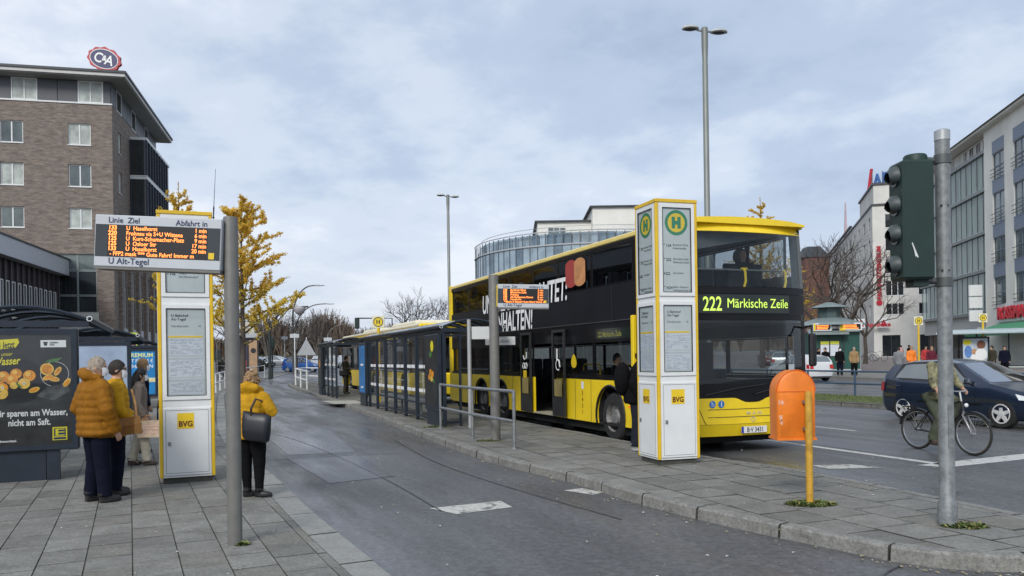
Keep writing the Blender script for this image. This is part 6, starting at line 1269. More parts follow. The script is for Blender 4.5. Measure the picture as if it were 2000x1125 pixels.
# ------------------------------------------------------------------ buildings
def brick_mat(name, a, b, mortar, sc=1.0, rot=False):
    m = bpy.data.materials.new(name); m.use_nodes = True; t = m.node_tree; bs = t.nodes['Principled BSDF']; l = t.links.new
    tcn = t.nodes.new('ShaderNodeTexCoord'); sp = t.nodes.new('ShaderNodeSeparateXYZ'); l(tcn.outputs['Object'], sp.inputs[0]); ad = t.nodes.new('ShaderNodeMath'); l(sp.outputs['X'], ad.inputs[0]); l(sp.outputs['Y'], ad.inputs[1]); cb = t.nodes.new('ShaderNodeCombineXYZ'); l(ad.outputs[0], cb.inputs[0]); l(sp.outputs['Z'], cb.inputs[1])
    br = t.nodes.new('ShaderNodeTexBrick'); br.inputs['Scale'].default_value = 1; br.inputs['Brick Width'].default_value = .25*sc; br.inputs['Row Height'].default_value = .077*sc; br.inputs['Mortar Size'].default_value = .010*sc; br.inputs['Color1'].default_value = (*a, 1); br.inputs['Color2'].default_value = (*b, 1); br.inputs['Mortar'].default_value = (*mortar, 1); br.inputs['Bias'].default_value = 0; l(cb.outputs[0], br.inputs['Vector'])
    mpn = t.nodes.new('ShaderNodeMapping'); mpn.inputs['Scale'].default_value = (.9, 3.4, 1); l(cb.outputs[0], mpn.inputs[0])
    n = t.nodes.new('ShaderNodeTexNoise'); n.inputs['Scale'].default_value = 1.6; n.inputs['Detail'].default_value = 7; n.inputs['Roughness'].default_value = .75; l(mpn.outputs[0], n.inputs['Vector']); r = ramp(t, [(.32, .48), (.68, 1.5)]); l(n.outputs[0], r.inputs[0])
    mxn = t.nodes.new('ShaderNodeMix'); mxn.data_type = 'RGBA'; mxn.blend_type = 'MULTIPLY'; mxn.inputs[0].default_value = .9; l(br.outputs[0], mxn.inputs[6]); l(r.outputs[0], mxn.inputs[7]); l(mxn.outputs[2], bs.inputs['Base Color']); bs.inputs['Roughness'].default_value = .85
    bp = t.nodes.new('ShaderNodeBump'); bp.inputs['Strength'].default_value = .3; bp.inputs['Distance'].default_value = .01; l(br.outputs['Fac'], bp.inputs['Height']); bp.invert = True; l(bp.outputs[0], bs.inputs['Normal']); MATS[name] = m; return m
M_brick = brick_mat('grey_brown_brick', (.22, .168, .135), (.135, .108, .092), (.23, .21, .19)); M_redbrick = brick_mat('dark_red_brick', (.16, .055, .04), (.10, .04, .032), (.15, .12, .10))
M_wf = mat('white_window_frame', (.66, .68, .68), .45, var=.04); M_wgl = mat('window_pane_sky', (.10, .13, .13), .06, var=.35, scale=.6, spec=.9); M_wdark = mat('window_pane_dark', (.025, .03, .033), .06, var=.3, scale=.8, spec=.8); M_curt = mat('curtained_pane', (.40, .44, .41), .25, var=.22, scale=1.4)
M_panel = mat('anthracite_panel', (.075, .08, .092), .45, var=.08, scale=1); M_fascia = mat('pale_grey_fascia', (.42, .44, .46), .5, var=.05, scale=1); M_render = mat('pale_render', (.60, .59, .55), .85, var=.07, scale=.6, dirt=.22); M_render2 = mat('warm_white_render', (.72, .71, .655), .85, var=.05, scale=.5, dirt=.2); M_darkmetal = mat('dark_roof_metal', (.05, .055, .06), .5, .3, var=.1)
def facade(name, m_, root, x0, x1, z0, z1, holes, dep=.18, X=None):
    """wall sheet in the plane y=0 with real openings and reveals; X places it"""
    mb = MB(); mb.X = X; xs = sorted(set([x0, x1]+[v for h in holes for v in h[:2]])); zs = sorted(set([z0, z1]+[v for h in holes for v in h[2:4]]))
    for a, b in zip(xs, xs[1:]):
        for e, f in zip(zs, zs[1:]):
            cx, cz = (a+b)/2, (e+f)/2
            if any(h[0] < cx < h[1] and h[2] < cz < h[3] for h in holes): continue
            mb.quad((a, 0, e), (b, 0, e), (b, 0, f), (a, 0, f))
    for a, b, e, f in [h[:4] for h in holes]: mb.quad((a, 0, e), (a, dep, e), (a, dep, f), (a, 0, f)); mb.quad((b, 0, f), (b, dep, f), (b, dep, e), (b, 0, e)); mb.quad((a, 0, f), (a, dep, f), (b, dep, f), (b, 0, f)); mb.quad((a, 0, e), (b, 0, e), (b, dep, e), (a, dep, e))
    return mb.build(name, m_, root)
def window(root, x0, x1, z0, z1, fm, gm, mull=1, trans=0, y=.12, X=None, fr=.07, sill=True):
    mb = MB(); mb.X = X
    for q in ((x0, x0+fr, z0, z1), (x1-fr, x1, z0, z1), (x0+fr, x1-fr, z0, z0+fr), (x0+fr, x1-fr, z1-fr, z1)): mb.box(q[0], q[1], y-.03, y+.03, q[2], q[3])
    for i in range(mull): x = x0+(x1-x0)*(i+1)/(mull+1); mb.box(x-fr*.6, x+fr*.6, y-.028, y+.028, z0+fr, z1-fr)
    for i in range(trans): z = z0+(z1-z0)*(i+1)/(trans+1); mb.box(x0+fr, x1-fr, y-.026, y+.026, z-fr*.4, z+fr*.4)
    f = mb.build('window', fm, root); mb = MB(); mb.X = X; mb.quad((x0+fr*.5, y+.01, z0+fr*.5), (x1-fr*.5, y+.01, z0+fr*.5), (x1-fr*.5, y+.01, z1-fr*.5), (x0+fr*.5, y+.01, z1-fr*.5)); mb.build('pane', gm, f)
    if sill: mb = MB(); mb.X = X; mb.box(x0-.04, x1+.04, -.05, y-.031, z0-.05, z0-.003); mb.build('sill', fm, f)
    return f
SIDE = lambda x: Matrix.Translation((x, 0, 0)) @ Matrix.Rotation(pi/2, 4, 'Z')       # local x of the sheet runs along +y, sheet faces +x
rb = random.Random(21)
# ---- brick block with roof emblem
gb = gz(-27, 55)
B = thing('brick_office_block', 'tall grey brown brick block with overhanging flat roof at the left edge', 'building', (-27.2, 55, gb), radians(13.1))
zr = lambda y_: 1.68-gb+(709-y_)/28.5
wz = [(zr(285), zr(243)), (zr(366), zr(323)), (zr(447), zr(407)), (zr(528), zr(488))]
wx = [(-1.35-4.15*i-1.42, -1.35-4.15*i) for i in range(5)]
holes = [(a, b, e, f) for a, b in wx for e, f in wz if not (f < 8.9 and a > -4)]
holes = [h for h in holes if h[2] > 9.3]+[(-9.5, -1.1, 4.9, 8.9)]
facade('front_wall', M_brick, B, -24, 0, 0, zr(204), holes, .2)
for a, b in wx:
    for e, f in wz[:3]: window(B, a, b, e, f, M_wf, rb.choice((M_curt, M_wgl, M_curt)), 1)
for i in range(7):
    x = -9.5+i*1.2; 
    for e, f, g_ in ((4.9, 6.05, M_wdark), (6.08, 7.75, M_wdark), (7.78, 8.9, M_wgl)): window(B, x, x+1.19, e, f, mat('grey_green_frame', (.25, .29, .29), .5, var=.05), g_, 0, 0, fr=.05, sill=False)
mb = MB(); mb.box(-9.6, -1.0, -.06, -.005, 3.3, 4.9); mb.build('spandrel_band', mat('cream_band', (.52, .50, .46), .7, var=.08, scale=.8), B)
X = SIDE(0); sw = []
for e, f in wz: sw.append((1.6, 2.5, e, f))
lw = [(2.2+2.6*i, 3.5+2.6*i, 3.9, 8.2) for i in range(5)]
facade('side_wall', M_brick, B, 0, 15, 0, zr(204), sw+lw, .2, X)
for h in sw: window(B, *h, M_wf, M_curt, 0, X=X)
for h in lw: window(B, *h, mat('pale_tall_frame', (.5, .52, .53), .5, var=.05), M_wgl, 1, 2, X=X, fr=.09); 
for i in range(5): mb = MB(); mb.X = X; mb.box(2.1+2.6*i, 3.6+2.6*i, -.05, -.003, 2.8, 3.85); mb.build('spandrel_band', M_fascia, B)
for i in range(6): mb = MB(); mb.X = X; mb.box(1.25+2.6*i, 1.75+2.6*i, -.22, -.001, 0, 8.6); mb.build('brick_pier', M_brick, B)
# top floor: panels and windows, front and side
za, zb_ = zr(202), zr(160); mb = MB(); mb.box(-24, .02, -.06, .1, zr(205), za); mb.build('white_ledge', M_wf, B)
px_l = lambda p: (p-225)/28.5/.974
for i, (a, b, w_) in enumerate(((-160, -95, 1), (-95, -45, 0), (-45, 18, 1), (18, 53, 0), (53, 97, 1), (97, 131, 0), (131, 166, 0), (166, 210, 1), (210, 225, 0))):
    if w_: window(B, px_l(a), px_l(b), za, zb_, M_wf, M_curt, 1, 0, y=.05, sill=False)
    else: mb = MB(); mb.cbox(px_l(a)+.01, px_l(b)-.01, .02, .12, za, zb_, .015); mb.build('panel', M_panel, B)
for i in range(10):
    if i % 3 == 1: window(B, i*1.5+.02, i*1.5+1.48, za, zb_, M_wf, M_wdark, 0, X=X, y=.06, sill=False)
    else: mb = MB(); mb.X = X; mb.cbox(i*1.5+.02, i*1.5+1.48, .02, .12, za, zb_, .015); mb.build('panel', M_panel, B)
mb = MB(); mb.box(-23.9, -.15, .15, 14.9, .1, zb_); mb.build('core', M_panel, B)
mb = MB(); mb.prism([(-25, -1.0), (1.0, -1.0), (1.0, 15.8), (-25, 15.8)], zb_+.02, zb_+.08); sof = mb.build('soffit', mat('soffit_grey', (.30, .30, .29), .8, var=.05), B); mb = MB(); mb.prism([(-25, -1.1), (1.1, -1.1), (1.1, 15.9), (-25, 15.9)], zb_+.085, zb_+.30); mb.build('roof_fascia', mat('pale_fascia_edge', (.50, .50, .48), .5, var=.04), B); mb = MB(); mb.prism([(-25, -1.18), (1.18, -1.18), (1.18, 16), (-25, 16)], zb_+.305, zb_+.46); mb.build('roof_edge', M_darkmetal, B); mb = MB(); mb.prism([(-24, 0), (-.6, 0), (-.6, 14.5), (-24, 14.5)], zb_+.465, zb_+.6); mb.build('roof', M_darkmetal, B)
# glazed bay on the side
for e, f in ((12.7-gb, 15.55-gb), (15.75-gb, 18.5-gb)):
    bay = bpy.data.objects.new('glazed_bay', None); C.objects.link(bay); bay.parent = B
    mb = MB(); mb.box(.02, 1.2, 5.0, 14.0, f-.12, f+.08); mb.build('bay_edge', M_wf, bay); mb = MB(); mb.box(.02, 1.2, 5.0, 14.0, e-.10, e-.02); mb.build('bay_edge', M_wf, bay)
    mb = MB(); mb.quad((.02, 5.03, e), (1.12, 5.03, e), (1.12, 5.03, f-.13), (.02, 5.03, f-.13)); mb.build('pane', M_wdark, bay)
    for i in range(9):
        y = 5.05+i*.99; mb = MB(); mb.quad((1.13, y, e), (1.13, y+.97, e), (1.13, y+.97, f-.13), (1.13, y, f-.13)); mb.build('pane', M_wdark, bay); mb = MB(); mb.box(1.12, 1.24, y-.04, y+.02, e, f-.12); mb.build('fin', mat('navy_fin', (.03, .04, .065), .4, .2, var=.05), bay)
    for xx in (.02, 1.08): mb = MB(); mb.box(xx, xx+.08, 4.97, 5.04, e, f-.12); mb.build('fin', MATS['navy_fin'], bay)
# roof emblem
q = at(203, 115, 55.6)
E_ = thing('roof_emblem', 'red edged dark blue oval emblem with white C&A lettering on the brick roof', 'sign', (q.x, q.y, q.z), radians(4))
Rm = Matrix.Rotation(radians(17), 4, 'Y')
mb = MB(); mb.X = Rm; n = 44; pts = [((1.13+.05*cos(11*2*pi*k/n))*cos(2*pi*k/n), (.80+.05*cos(11*2*pi*k/n))*sin(2*pi*k/n)) for k in range(n)]; mb.extr([(x, 0, z) for x, z in pts][::-1], (0, .25, 0)); mb.build('red_rim', mat('emblem_red', (.42, .02, .035), .4, var=.05), E_, fix=True)
for a, b, y, m_, nm in ((.98, .67, -.012, M_whitetxt, 'white_ring'), (.93, .62, -.024, mat('emblem_navy', (.015, .02, .10), .4, var=.05), 'blue_oval')): mb = MB(); mb.X = Rm; mb.quad(*[(a*cos(2*pi*k/36), y, b*sin(2*pi*k/36)) for k in range(36)]); mb.build(nm, m_, E_)
for s_, sz, x in (('C', .95, -.66), ('&', .52, -.10), ('A', .95, .12)): o = text(s_, sz, M_whitetxt, E_, 0, 0, 0, bold=.018, xs=.88); o.matrix_local = Rm @ Matrix.Translation((x, -.045, -.33 if sz > .9 else -.12))
mb = MB(); [mb.box(x-.04, x+.04, .1, .2, -1.15, -.5) for x in (-.3, .3)]; mb.build('support', M_steel, E_)
# ---- low dark wing
Wg = thing('low_dark_building', 'low dark clad building with pale fascia and white window frames at the left edge', 'building', (-30.45, 54.3, gb), radians(13.1))
X = SIDE(0)
mb = MB(); mb.X = X; mb.box(-22, 0, -.5, .3, 7.4, 8.45); fs = mb.build('fascia', mat('aluminium_fascia', (.46, .49, .53), .5, .2, var=.04), Wg); mb = MB(); mb.X = X; mb.box(-22, .03, -.56, .3, 8.455, 8.55); mb.build('fascia_cap', M_darkmetal, fs)
mb = MB(); mb.X = X; mb.box(-22, -.02, .12, 5, 0, 7.39); mb.build('core', mat('dark_aubergine_cladding', (.030, .022, .028), .55, var=.15), Wg)
for i in range(24):
    x = -.75-i*.9
    mb = MB(); mb.X = X; mb.box(x-.05, x+.03, .0, .119, .5, 7.38); mb.build('cladding_rib', mat('dark_rib', (.045, .038, .045), .5, var=.1), Wg)
    window(Wg, x-.62, x-.12, 3.9, 6.2, M_wf, M_wdark, 0, X=X, y=.09, fr=.06, sill=False); window(Wg, x-.62, x-.12, 1.2, 3.2, M_wf, M_wdark, 0, X=X, y=.09, fr=.05, sill=False)
# ---- glass office building on the right
gr = gz(42, 73)
R = thing('glass_office_building', 'long pale office building with greenish glass curtain facade at the right edge', 'building', (39.8, 62, gr), radians(-11.3))
XL = Matrix.Translation((0, 26, 0)) @ Matrix.Rotation(-pi/2, 4, 'Z')       # sheet x runs along -y (towards the camera), faces -x
L2y = lambda y: 26-y
M_gg = glass('greenish_curtain_glass', (.66, .76, .72), .09, body=(.60, .70, .67), bodyf=.34); M_gwall = mat('pale_inner_wall', (.66, .67, .62), .8, var=.05)
cz = [4.95, 8.6, 11.9, 15.6, 18.9]
cz = [z-gr for z in cz]
# inner wall with windows, glass skin in front
hol = []
for a, b in zip(cz, cz[1:]):
    for i in range(7): hol.append((.9+i*2.65, 1.9+i*2.65, a+.7, b-.6))
facade('inner_wall', M_gwall, R, -.2, 19, cz[0]-.4, cz[-1], hol, .2, Matrix.Translation((.55, 0, 0)) @ XL)
for h in hol: window(R, *h, M_wf, M_wdark, 0, X=Matrix.Translation((.55, 0, 0)) @ XL, fr=.06, sill=False)
for a, b in zip(cz, cz[1:]):
    for i in range(14):
        x = i*1.36; mb = MB(); mb.X = XL; mb.quad((x+.03, 0, a+.16), (x+1.33, 0, a+.16), (x+1.33, 0, b-.16), (x+.03, 0, b-.16)); mb.build('pane', M_gg, R)
        mb = MB(); mb.X = XL; mb.box(x-.02, x+.02, -.03, .03, a+.1, b-.1); mb.build('mullion', M_darkmetal, R)
for z in cz:
    mb = MB(); mb.X = XL; mb.box(-.2, 19, -.22, .4, z-.12, z+.10); mb.build('cornice', mat('metal_gangway', (.22, .24, .24), .45, .4, var=.1), R); mb = MB(); mb.X = XL; mb.tube([(-.2, -.2, z+.16), (19, -.2, z+.16)], .03, 5); mb.build('gangway_rail', M_fascia, R)
# attic storey and roof
mb = MB(); mb.X = XL; mb.box(-.3, 19, .3, 8, cz[-1]+.11, cz[-1]+1.5); at_ = mb.build('attic_wall', M_render2, R)
for i in range(11): window(R, .5+i*1.65, 1.55+i*1.65, cz[-1]+.45, cz[-1]+1.35, M_wf, M_wdark, 1, X=Matrix.Translation((.17, 0, 0)) @ XL, fr=.05, sill=False)
mb = MB(); mb.X = XL; mb.extr([(-1.2, -.9, cz[-1]+1.75), (46, -.9, cz[-1]+1.75), (46, -.9, cz[-1]+1.55), (-1.2, -.9, cz[-1]+1.55)], (0, 9, 0)); mb.build('eave_band', M_render2, R, fix=True)
mb = MB(); mb.X = XL; mb.loft([[(-1.3, -1.1, cz[-1]+1.76), (46, -1.1, cz[-1]+1.76), (46, 8, cz[-1]+1.76), (-1.3, 8, cz[-1]+1.76)], [(-1.0, .9, cz[-1]+2.75), (46, .9, cz[-1]+2.75), (46, 8, cz[-1]+2.75), (-1.0, 8, cz[-1]+2.75)]]); mb.build('roof', mat('grey_brown_roof', (.17, .155, .13), .8, var=.1), R, fix=True)
# white pier part
ph = []
for x0_ in (20.8, 25.0, 29.4, 34.0, 38.6):
    for k, (a, b) in enumerate(zip(cz, cz[1:])): ph.append((x0_, x0_+2.4, a+.25, b-.85))
facade('pier_wall', M_render2, R, 19, 46, 0, cz[-1]+1.55, ph, .3, Matrix.Translation((-.35, 0, 0)) @ XL)
for h in ph:
    window(R, *h, mat('slate_blue_frame', (.14, .18, .24), .5, var=.05), M_wgl, 1, 1, X=Matrix.Translation((-.35, 0, 0)) @ XL, fr=.08)
    mb = MB(); mb.X = Matrix.Translation((-.42, 0, 0)) @ XL; [mb.box(h[0]-.1, h[1]+.1, -.1, -.06, h[2]+z, h[2]+z+.04) for z in (.25, .5, .85)]; mb.build('balcony_rail', M_darkmetal, R); mb = MB(); mb.X = Matrix.Translation((-.35, 0, 0)) @ XL; mb.box(h[0], h[1], -.03, -.002, h[3]+.02, h[3]+1.05); mb.build('spandrel_panel', mat('slate_blue_panel', (.15, .19, .26), .5, var=.05), R)
mb = MB(); mb.X = XL; mb.box(18.99, 19.04, -.36, .5, 0, cz[-1]+1.54); mb.build('pier_return', M_render2, R)
# ground floor: white band, dark shop fronts, letters, awning, hanging boards
mb = MB(); mb.X = XL; mb.box(-.2, 18.98, .25, .6, 2.9, cz[0]-.12); mb.build('shop_band', mat('pale_shop_band', (.48, .48, .45), .7, var=.06), R)
for i in range(6): window(R, .2+i*3.1, 3.1+i*3.1, .1, 2.88, M_darkmetal, M_wdark, 1, 0, X=XL, y=.5, sill=False)
mb = MB(); mb.X = XL; mb.box(9, 18.5, -.9, .24, 3.05, 3.2); mb.build('canopy', M_fascia, R)
lt = text('ROSSMANN', 1.35, mat('red_shop_letters', (.60, .015, .03), .4, var=.03), R, 0, 0, 0, bold=.05, depth=.05); lt.matrix_local = Matrix.Translation((-.55, 0, 0)) @ XL @ Matrix.Translation((21.9, 0, 3.75))
mb = MB(); mb.X = Matrix.Translation((-.42, 0, 0)) @ XL; mb.box(21.6, 31, -.02, .06, 3.5, 5.0); mb.build('sign_board', M_white, R)
mb = MB(); mb.X = Matrix.Translation((-.36, 0, 0)) @ XL; mb.loft([[(20.3, -2.2, 2.55), (32, -2.2, 2.55), (32, -2.15, 2.35), (20.3, -2.15, 2.35)], [(22, -.01, 3.42), (32, -.01, 3.42), (32, -.01, 3.2), (22, -.01, 3.2)]]); mb.build('awning', mat('green_awning', (.06, .26, .14), .8, var=.08), R, fix=True)
for k, z in enumerate((5.95, 4.9, 3.75)):
    mb = MB(); mb.X = XL; mb.box(18.3, 18.5, -1.5, -.45, z, z+.95); bd = mb.build('hanging_board', M_white, R); mb = MB(); mb.X = XL; mb.quad((18.29, -.6, z+.35), (18.29, -1.35, z+.35), (18.29, -1.35, z+.52), (18.29, -.6, z+.52)); mb.build('board_print', MATS['red_shop_letters'] if k == 2 else M_grey_ink, bd)
mb = MB(); mb.X = XL; mb.box(-.1, 46, .65, 8, 0, cz[-1]); mb.build('core', M_darkmetal, R)
# ---- medical centre
gm_ = gz(48, 106)
Md = thing('medical_centre', 'white rendered medical centre block with red vertical lettering and rooftop letters', 'building', (47.9, 106, gm_), radians(-16.6))
lz = lambda y_: 1.68-gm_+(688-y_)/14.77
rows = [(lz(447), lz(420)), (lz(492), lz(464)), (lz(536), lz(508)), (lz(579), lz(550)), (lz(616), lz(594))]
fh = [(1.5+3.9*i, 3.7+3.9*i, a, b) for i in range(3) for a, b in rows]
facade('front_wall', M_render, Md, 0, 12, 0, lz(403), fh+[(1.0, 3.2, .2, 3.0), (5.5, 8.5, .2, 3.0)], .3)
for h in fh: window(Md, *h, M_wf, M_wdark, 2, 0)
for h in ((1.0, 3.2, .2, 3.0), (5.5, 8.5, .2, 3.0)): window(Md, *h, M_darkmetal, M_wdark, 1, 0, sill=False)
XS = Matrix.Translation((0, 66, 0)) @ Matrix.Rotation(-pi/2, 4, 'Z')
sh_ = [(66-2.2-5.2*i-1.6, 66-2.2-5.2*i, a, b) for i in range(12) for a, b in rows]
facade('side_wall', M_render, Md, 0, 66, 0, lz(403), sh_, .3, XS)
for h in sh_: window(Md, *h, M_wf, M_wdark, 0, 0, X=XS, sill=False)
mb = MB(); mb.box(.4, 12, .4, 66, .1, lz(403)-.05); mb.build('core', M_panel, Md); mb = MB(); mb.box(-.15, 12.1, -.15, 66, lz(403), lz(403)+.25); mb.build('roof_edge', M_darkmetal, Md)
mb = MB(); mb.box(.2, 12, .2, 14, lz(403)+.26, lz(362)); pth_ = mb.build('penthouse', M_render, Md); mb = MB(); mb.box(3.0, 11.9, .1, .19, lz(398), lz(372)); mb.build('penthouse_glazing', M_curt, Md); mb = MB(); mb.box(0, 12.1, 0, 14.2, lz(362)+.01, lz(358)); mb.build('penthouse_roof', M_darkmetal, Md)
for i in range(8): mb = MB(); mb.box(3.0+i*1.25, 3.06+i*1.25, -.05, 0.0, lz(403)+.26, lz(388)); mb.build('balcony_post', M_steel, Md)
mb = MB(); mb.box(-.6, -.2, 20, 60, lz(403)+.25, lz(396)); mb.build('roof_rail_band', M_darkmetal, Md)
vt = text('FACHARZTZENTRUM', .72, mat('red_vertical_letters', (.42, .012, .03), .4, var=.03), Md, 0, 0, 0, bold=.03, depth=.04); vt.matrix_local = Matrix.Translation((.95, -.12, lz(585))) @ Matrix.Rotation(-pi/2, 4, 'Y'); mb = MB(); mb.X = Matrix.Translation((.7, -.12, lz(592))); disc(mb, 0, 0, 0, .38, 16); mb.build('red_emblem', MATS['red_vertical_letters'], Md)
for px_, w_, s_, m_ in ((.4, 1.2, 'A', M_white), (-2.4, 1.2, 'A', M_white)): mb = MB(); mb.box(px_, px_+w_, -.9, -.8, 4.0, 5.2); b_ = mb.build('pharmacy_board', m_, Md); text(s_, 1.1, MATS['red_vertical_letters'], b_, px_+.3, -.91, 4.2, bold=.05)
text('Apotheke', .75, MATS['red_vertical_letters'], Md, -1.1, -.92, 4.15, bold=.03, depth=.03)
q = at(1712, 372, 112)
Lg = thing('rooftop_letters', 'blue rooftop letters with a red slanted strip above the medical centre', 'sign', tuple(q), radians(-60)); 
mb = MB(); mb.extr([(-1.6, 0, -.3), (-1.2, 0, -.3), (-.7, 0, 3.2), (-1.0, 0, 3.2)], (0, .3, 0)); mb.build('red_strip', mat('rooftop_red', (.50, .03, .05), .4, var=.05), Lg, fix=True); text('ABA', 3.0, mat('rooftop_blue', (.05, .13, .36), .4, var=.05), Lg, -.6, 0, .2, bold=.06, depth=.1, xs=.75)
mb = MB(); [mb.box(x-.05, x+.05, .15, .25, -1.2, 2.6) for x in (-.8, .8, 2.4, 3.9)]; mb.build('support', M_steel, Lg)
q = at(1651, 395, 160); mast = thing('radio_mast', 'thin pale lattice mast on the roof left of the rooftop letters', 'mast', (q.x, q.y, q.z-9), 0); mb = MB(); mb.tube([(0, 0, 0), (0, 0, 9)], [.45, .1], 4); mb.build('mast_pole', mat('pale_red_mast', (.48, .36, .38), .6, var=.2, scale=.6), mast)
# ---- curved glass building behind the bus
go = gz(0, 110); CB = thing('curved_glass_building', 'curved glass fronted office building with white penthouse behind the double decker', 'building', (13, 126, go), 0.0)
M_cg = mat('pale_blue_curved_glass', (.26, .34, .40), .07, var=.30, scale=.35, spec=1.0); M_cg2 = mat('deeper_blue_glass', (.12, .18, .23), .07, var=.3, scale=.35, spec=1.0); M_cmull = mat('slim_dark_mullion', (.12, .14, .16), .5, .3, var=.1)
Rr = 18.5; lv = [(1, 4.8), (5, 8.8), (9, 12.6), (12.9, 15.9), (16.0, 17.6)]; n = 46; a0, a1 = pi*1.02, pi*1.98
for j, (e, f) in enumerate(lv):
    rr_ = Rr if j < 4 else Rr-.6
    for i in range(n):
        p, q = a0+(a1-a0)*i/n+.002, a0+(a1-a0)*(i+1)/n-.002; mb = MB(); mb.quad((rr_*cos(p), rr_*sin(p), e), (rr_*cos(q), rr_*sin(q), e), (rr_*cos(q), rr_*sin(q), f), (rr_*cos(p), rr_*sin(p), f))
        if j > 1: mb.build('pane', rb.choice((M_cg, M_cg, M_cg2)), CB)
for i in range(n+1):
    p = a0+(a1-a0)*i/n; mb = MB(); mb.box(-.05, .05, -.06, .06, 8.9, 17.6); o = mb.build('mullion', M_cmull, CB); o.location = ((Rr+.02)*cos(p), (Rr+.02)*sin(p), 0); o.rotation_euler = (0, 0, p)
for z in (8.9, 12.75, 15.95, 17.75):
    mb = MB(); mb.tube([((Rr+.1)*cos(a), (Rr+.1)*sin(a), z) for a in np.linspace(a0, a1, 40)], .12 if z < 17 else .08, 5); mb.build('ring_band', M_fascia, CB)
mb = MB(); mb.prism([((Rr-.7)*cos(a), (Rr-.7)*sin(a)) for a in np.linspace(a0, a1, 40)]+[(Rr, 8), (-Rr, 8)], 0, 17.5); mb.build('core', mat('dim_core', (.16, .18, .19), .7, var=.1), CB)
for x0_, x1_, y0_, z1_ in ((-9, 0, -9, 20.4), (-1.2, 11.5, -11.5, 22.0)):
    mb = MB(); mb.box(x0_, x1_, y0_, 8, 17.5, z1_); ph_ = mb.build('penthouse', M_render2, CB); mb = MB(); mb.box(x0_-.4, x1_+.2, y0_-.4, 8, z1_, z1_+.2); mb.build('penthouse_roof', M_darkmetal, ph_)
for x in (-7.5, 4.8, 8.8): window(CB, x, x+2.6, 18.2, 20.2 if x > 0 else 19.6, M_wf, M_wgl, 2, X=Matrix.Translation((0, -11.7 if x > 0 else -9.2, 0)), y=.1, sill=False)
mb = MB(); mb.box(4, 8, -6, 0, 22.2, 23.0); mb.build('roof_plant', M_fascia, CB); mb = MB(); mb.tube([((Rr-.9)*cos(a), (Rr-.9)*sin(a), 18.5) for a in np.linspace(a0, a1, 40)], .04, 4); mb.build('terrace_rail', M_steel, CB)
# ---- brick tower and small far blocks
gt = gz(0, 150); T_ = thing('brick_tower', 'dark red brick tower half hidden by bare trees right of the bus', 'building', (57, 150, gt), 0.0)
facade('front_wall', M_redbrick, T_, -1.8, 2.6, 0, 18.2, [(.6, 1.4, z, z+1.3) for z in (3, 6.5, 10, 13.5)]); [window(T_, .6, 1.4, z, z+1.3, M_wf, M_wdark, 0, sill=False) for z in (3, 6.5, 10, 13.5)]
mb = MB(); mb.box(-1.79, 2.59, .01, 6, 0, 18.1); mb.build('core', M_redbrick, T_); mb = MB(); mb.loft([[(-2, -.2, 18.2), (2.8, -.2, 18.2), (2.8, 6, 18.2), (-2, 6, 18.2)], [(-.8, 1.6, 20.4), (1.6, 1.6, 20.4), (1.6, 4, 20.4), (-.8, 4, 20.4)]]); mb.build('roof', M_darkmetal, T_, fix=True)
gf = gz(0, 120); F_ = thing('apartment_block', 'far pale grey apartment block behind the left timetable column', 'building', (-46.5, 118, gf), radians(12))
fh = [(x, x+1.2, z, z+1.4) for x in (-11, -8.5, -6, -3.5, -1.2) for z in (1.2, 3.9, 6.6)]; facade('front_wall', M_render, F_, -13, .6, 0, 9, fh); [window(F_, *h, M_wf, M_wdark, 0, sill=False) for h in fh]; mb = MB(); mb.box(-12.9, .5, .3, 9, 0, 8.9); mb.build('core', M_render, F_); mb = MB(); mb.loft([[(-13.3, -.4, 9), (.9, -.4, 9), (.9, 9.4, 9), (-13.3, 9.4, 9)], [(-12, 4, 11.4), (-.5, 4, 11.4), (-.5, 5, 11.4), (-12, 5, 11.4)]]); mb.build('roof', M_darkmetal, F_, fix=True)
# ------------------------------------------------------------------ lamps, railings, signs
def tall_lamp(label, t_, s_, h):
    q = RD(t_, s_); t = thing('street_lamp', label, 'street lamp', (q[0], q[1], q[2]+.14), radians(3), 'tall twin street lamps on the median')
    mb = MB(); mb.lathe([(.16, 0), (.16, 1.2), (.125, 1.25), (.115, h-1.5), (.105, h-1.48), (.135, h-.75), (.135, h-.02), (.10, h+.02)], n=14); mb.build('mast', mat('olive_grey_mast', (.20, .215, .20), .5, .3, var=.06, scale=1), t, smooth=35)
    for s__, dz in ((-1, .12), (1, -.02)):
        mb = MB(); mb.tube([(0, 0, h-.15), (s__*.32, 0, h-.15+dz*.5)], .04, 6); mb.build('lamp_arm', M_steel, t)
        mb = MB(); Rm_ = Matrix.Rotation(-.09*s__ if s__ > 0 else .12, 3, 'Y'); 
        rings = []
        for k, (x, w_, zt_) in enumerate(((.26, .10, .05), (.40, .20, .12), (.65, .23, .14), (.85, .18, .11), (.94, .06, .05))): rings.append([(s__*x, w_*cos(a), h-.15+dz+(zt_ if sin(a) > 0 else .05)*sin(a)) for a in np.linspace(0, 2*pi, 12, endpoint=False)])
        mb.loft(rings); hd = mb.build('lamp_head', mat('pale_lamp_head', (.42, .43, .42), .5, var=.1), t, smooth=50, fix=True); mb = MB(); mb.ell((s__*.60, 0, h-.19+dz), .28, .16, .05, 12, 6); mb.build('lamp_glass', mat('dark_lamp_glass', (.05, .05, .06), .15, var=.1), hd, smooth=60)
tall_lamp('tall grey mast with twin lamp heads rising behind the double decker', 12.0, -16.7, 15.0)
tall_lamp('distant tall twin head mast left of the curved glass building', 12.0, -54.2, 15.0)
tall_lamp('distant twin head mast seen low left of the double decker roof', 12.0, -92, 12.0) if False else None
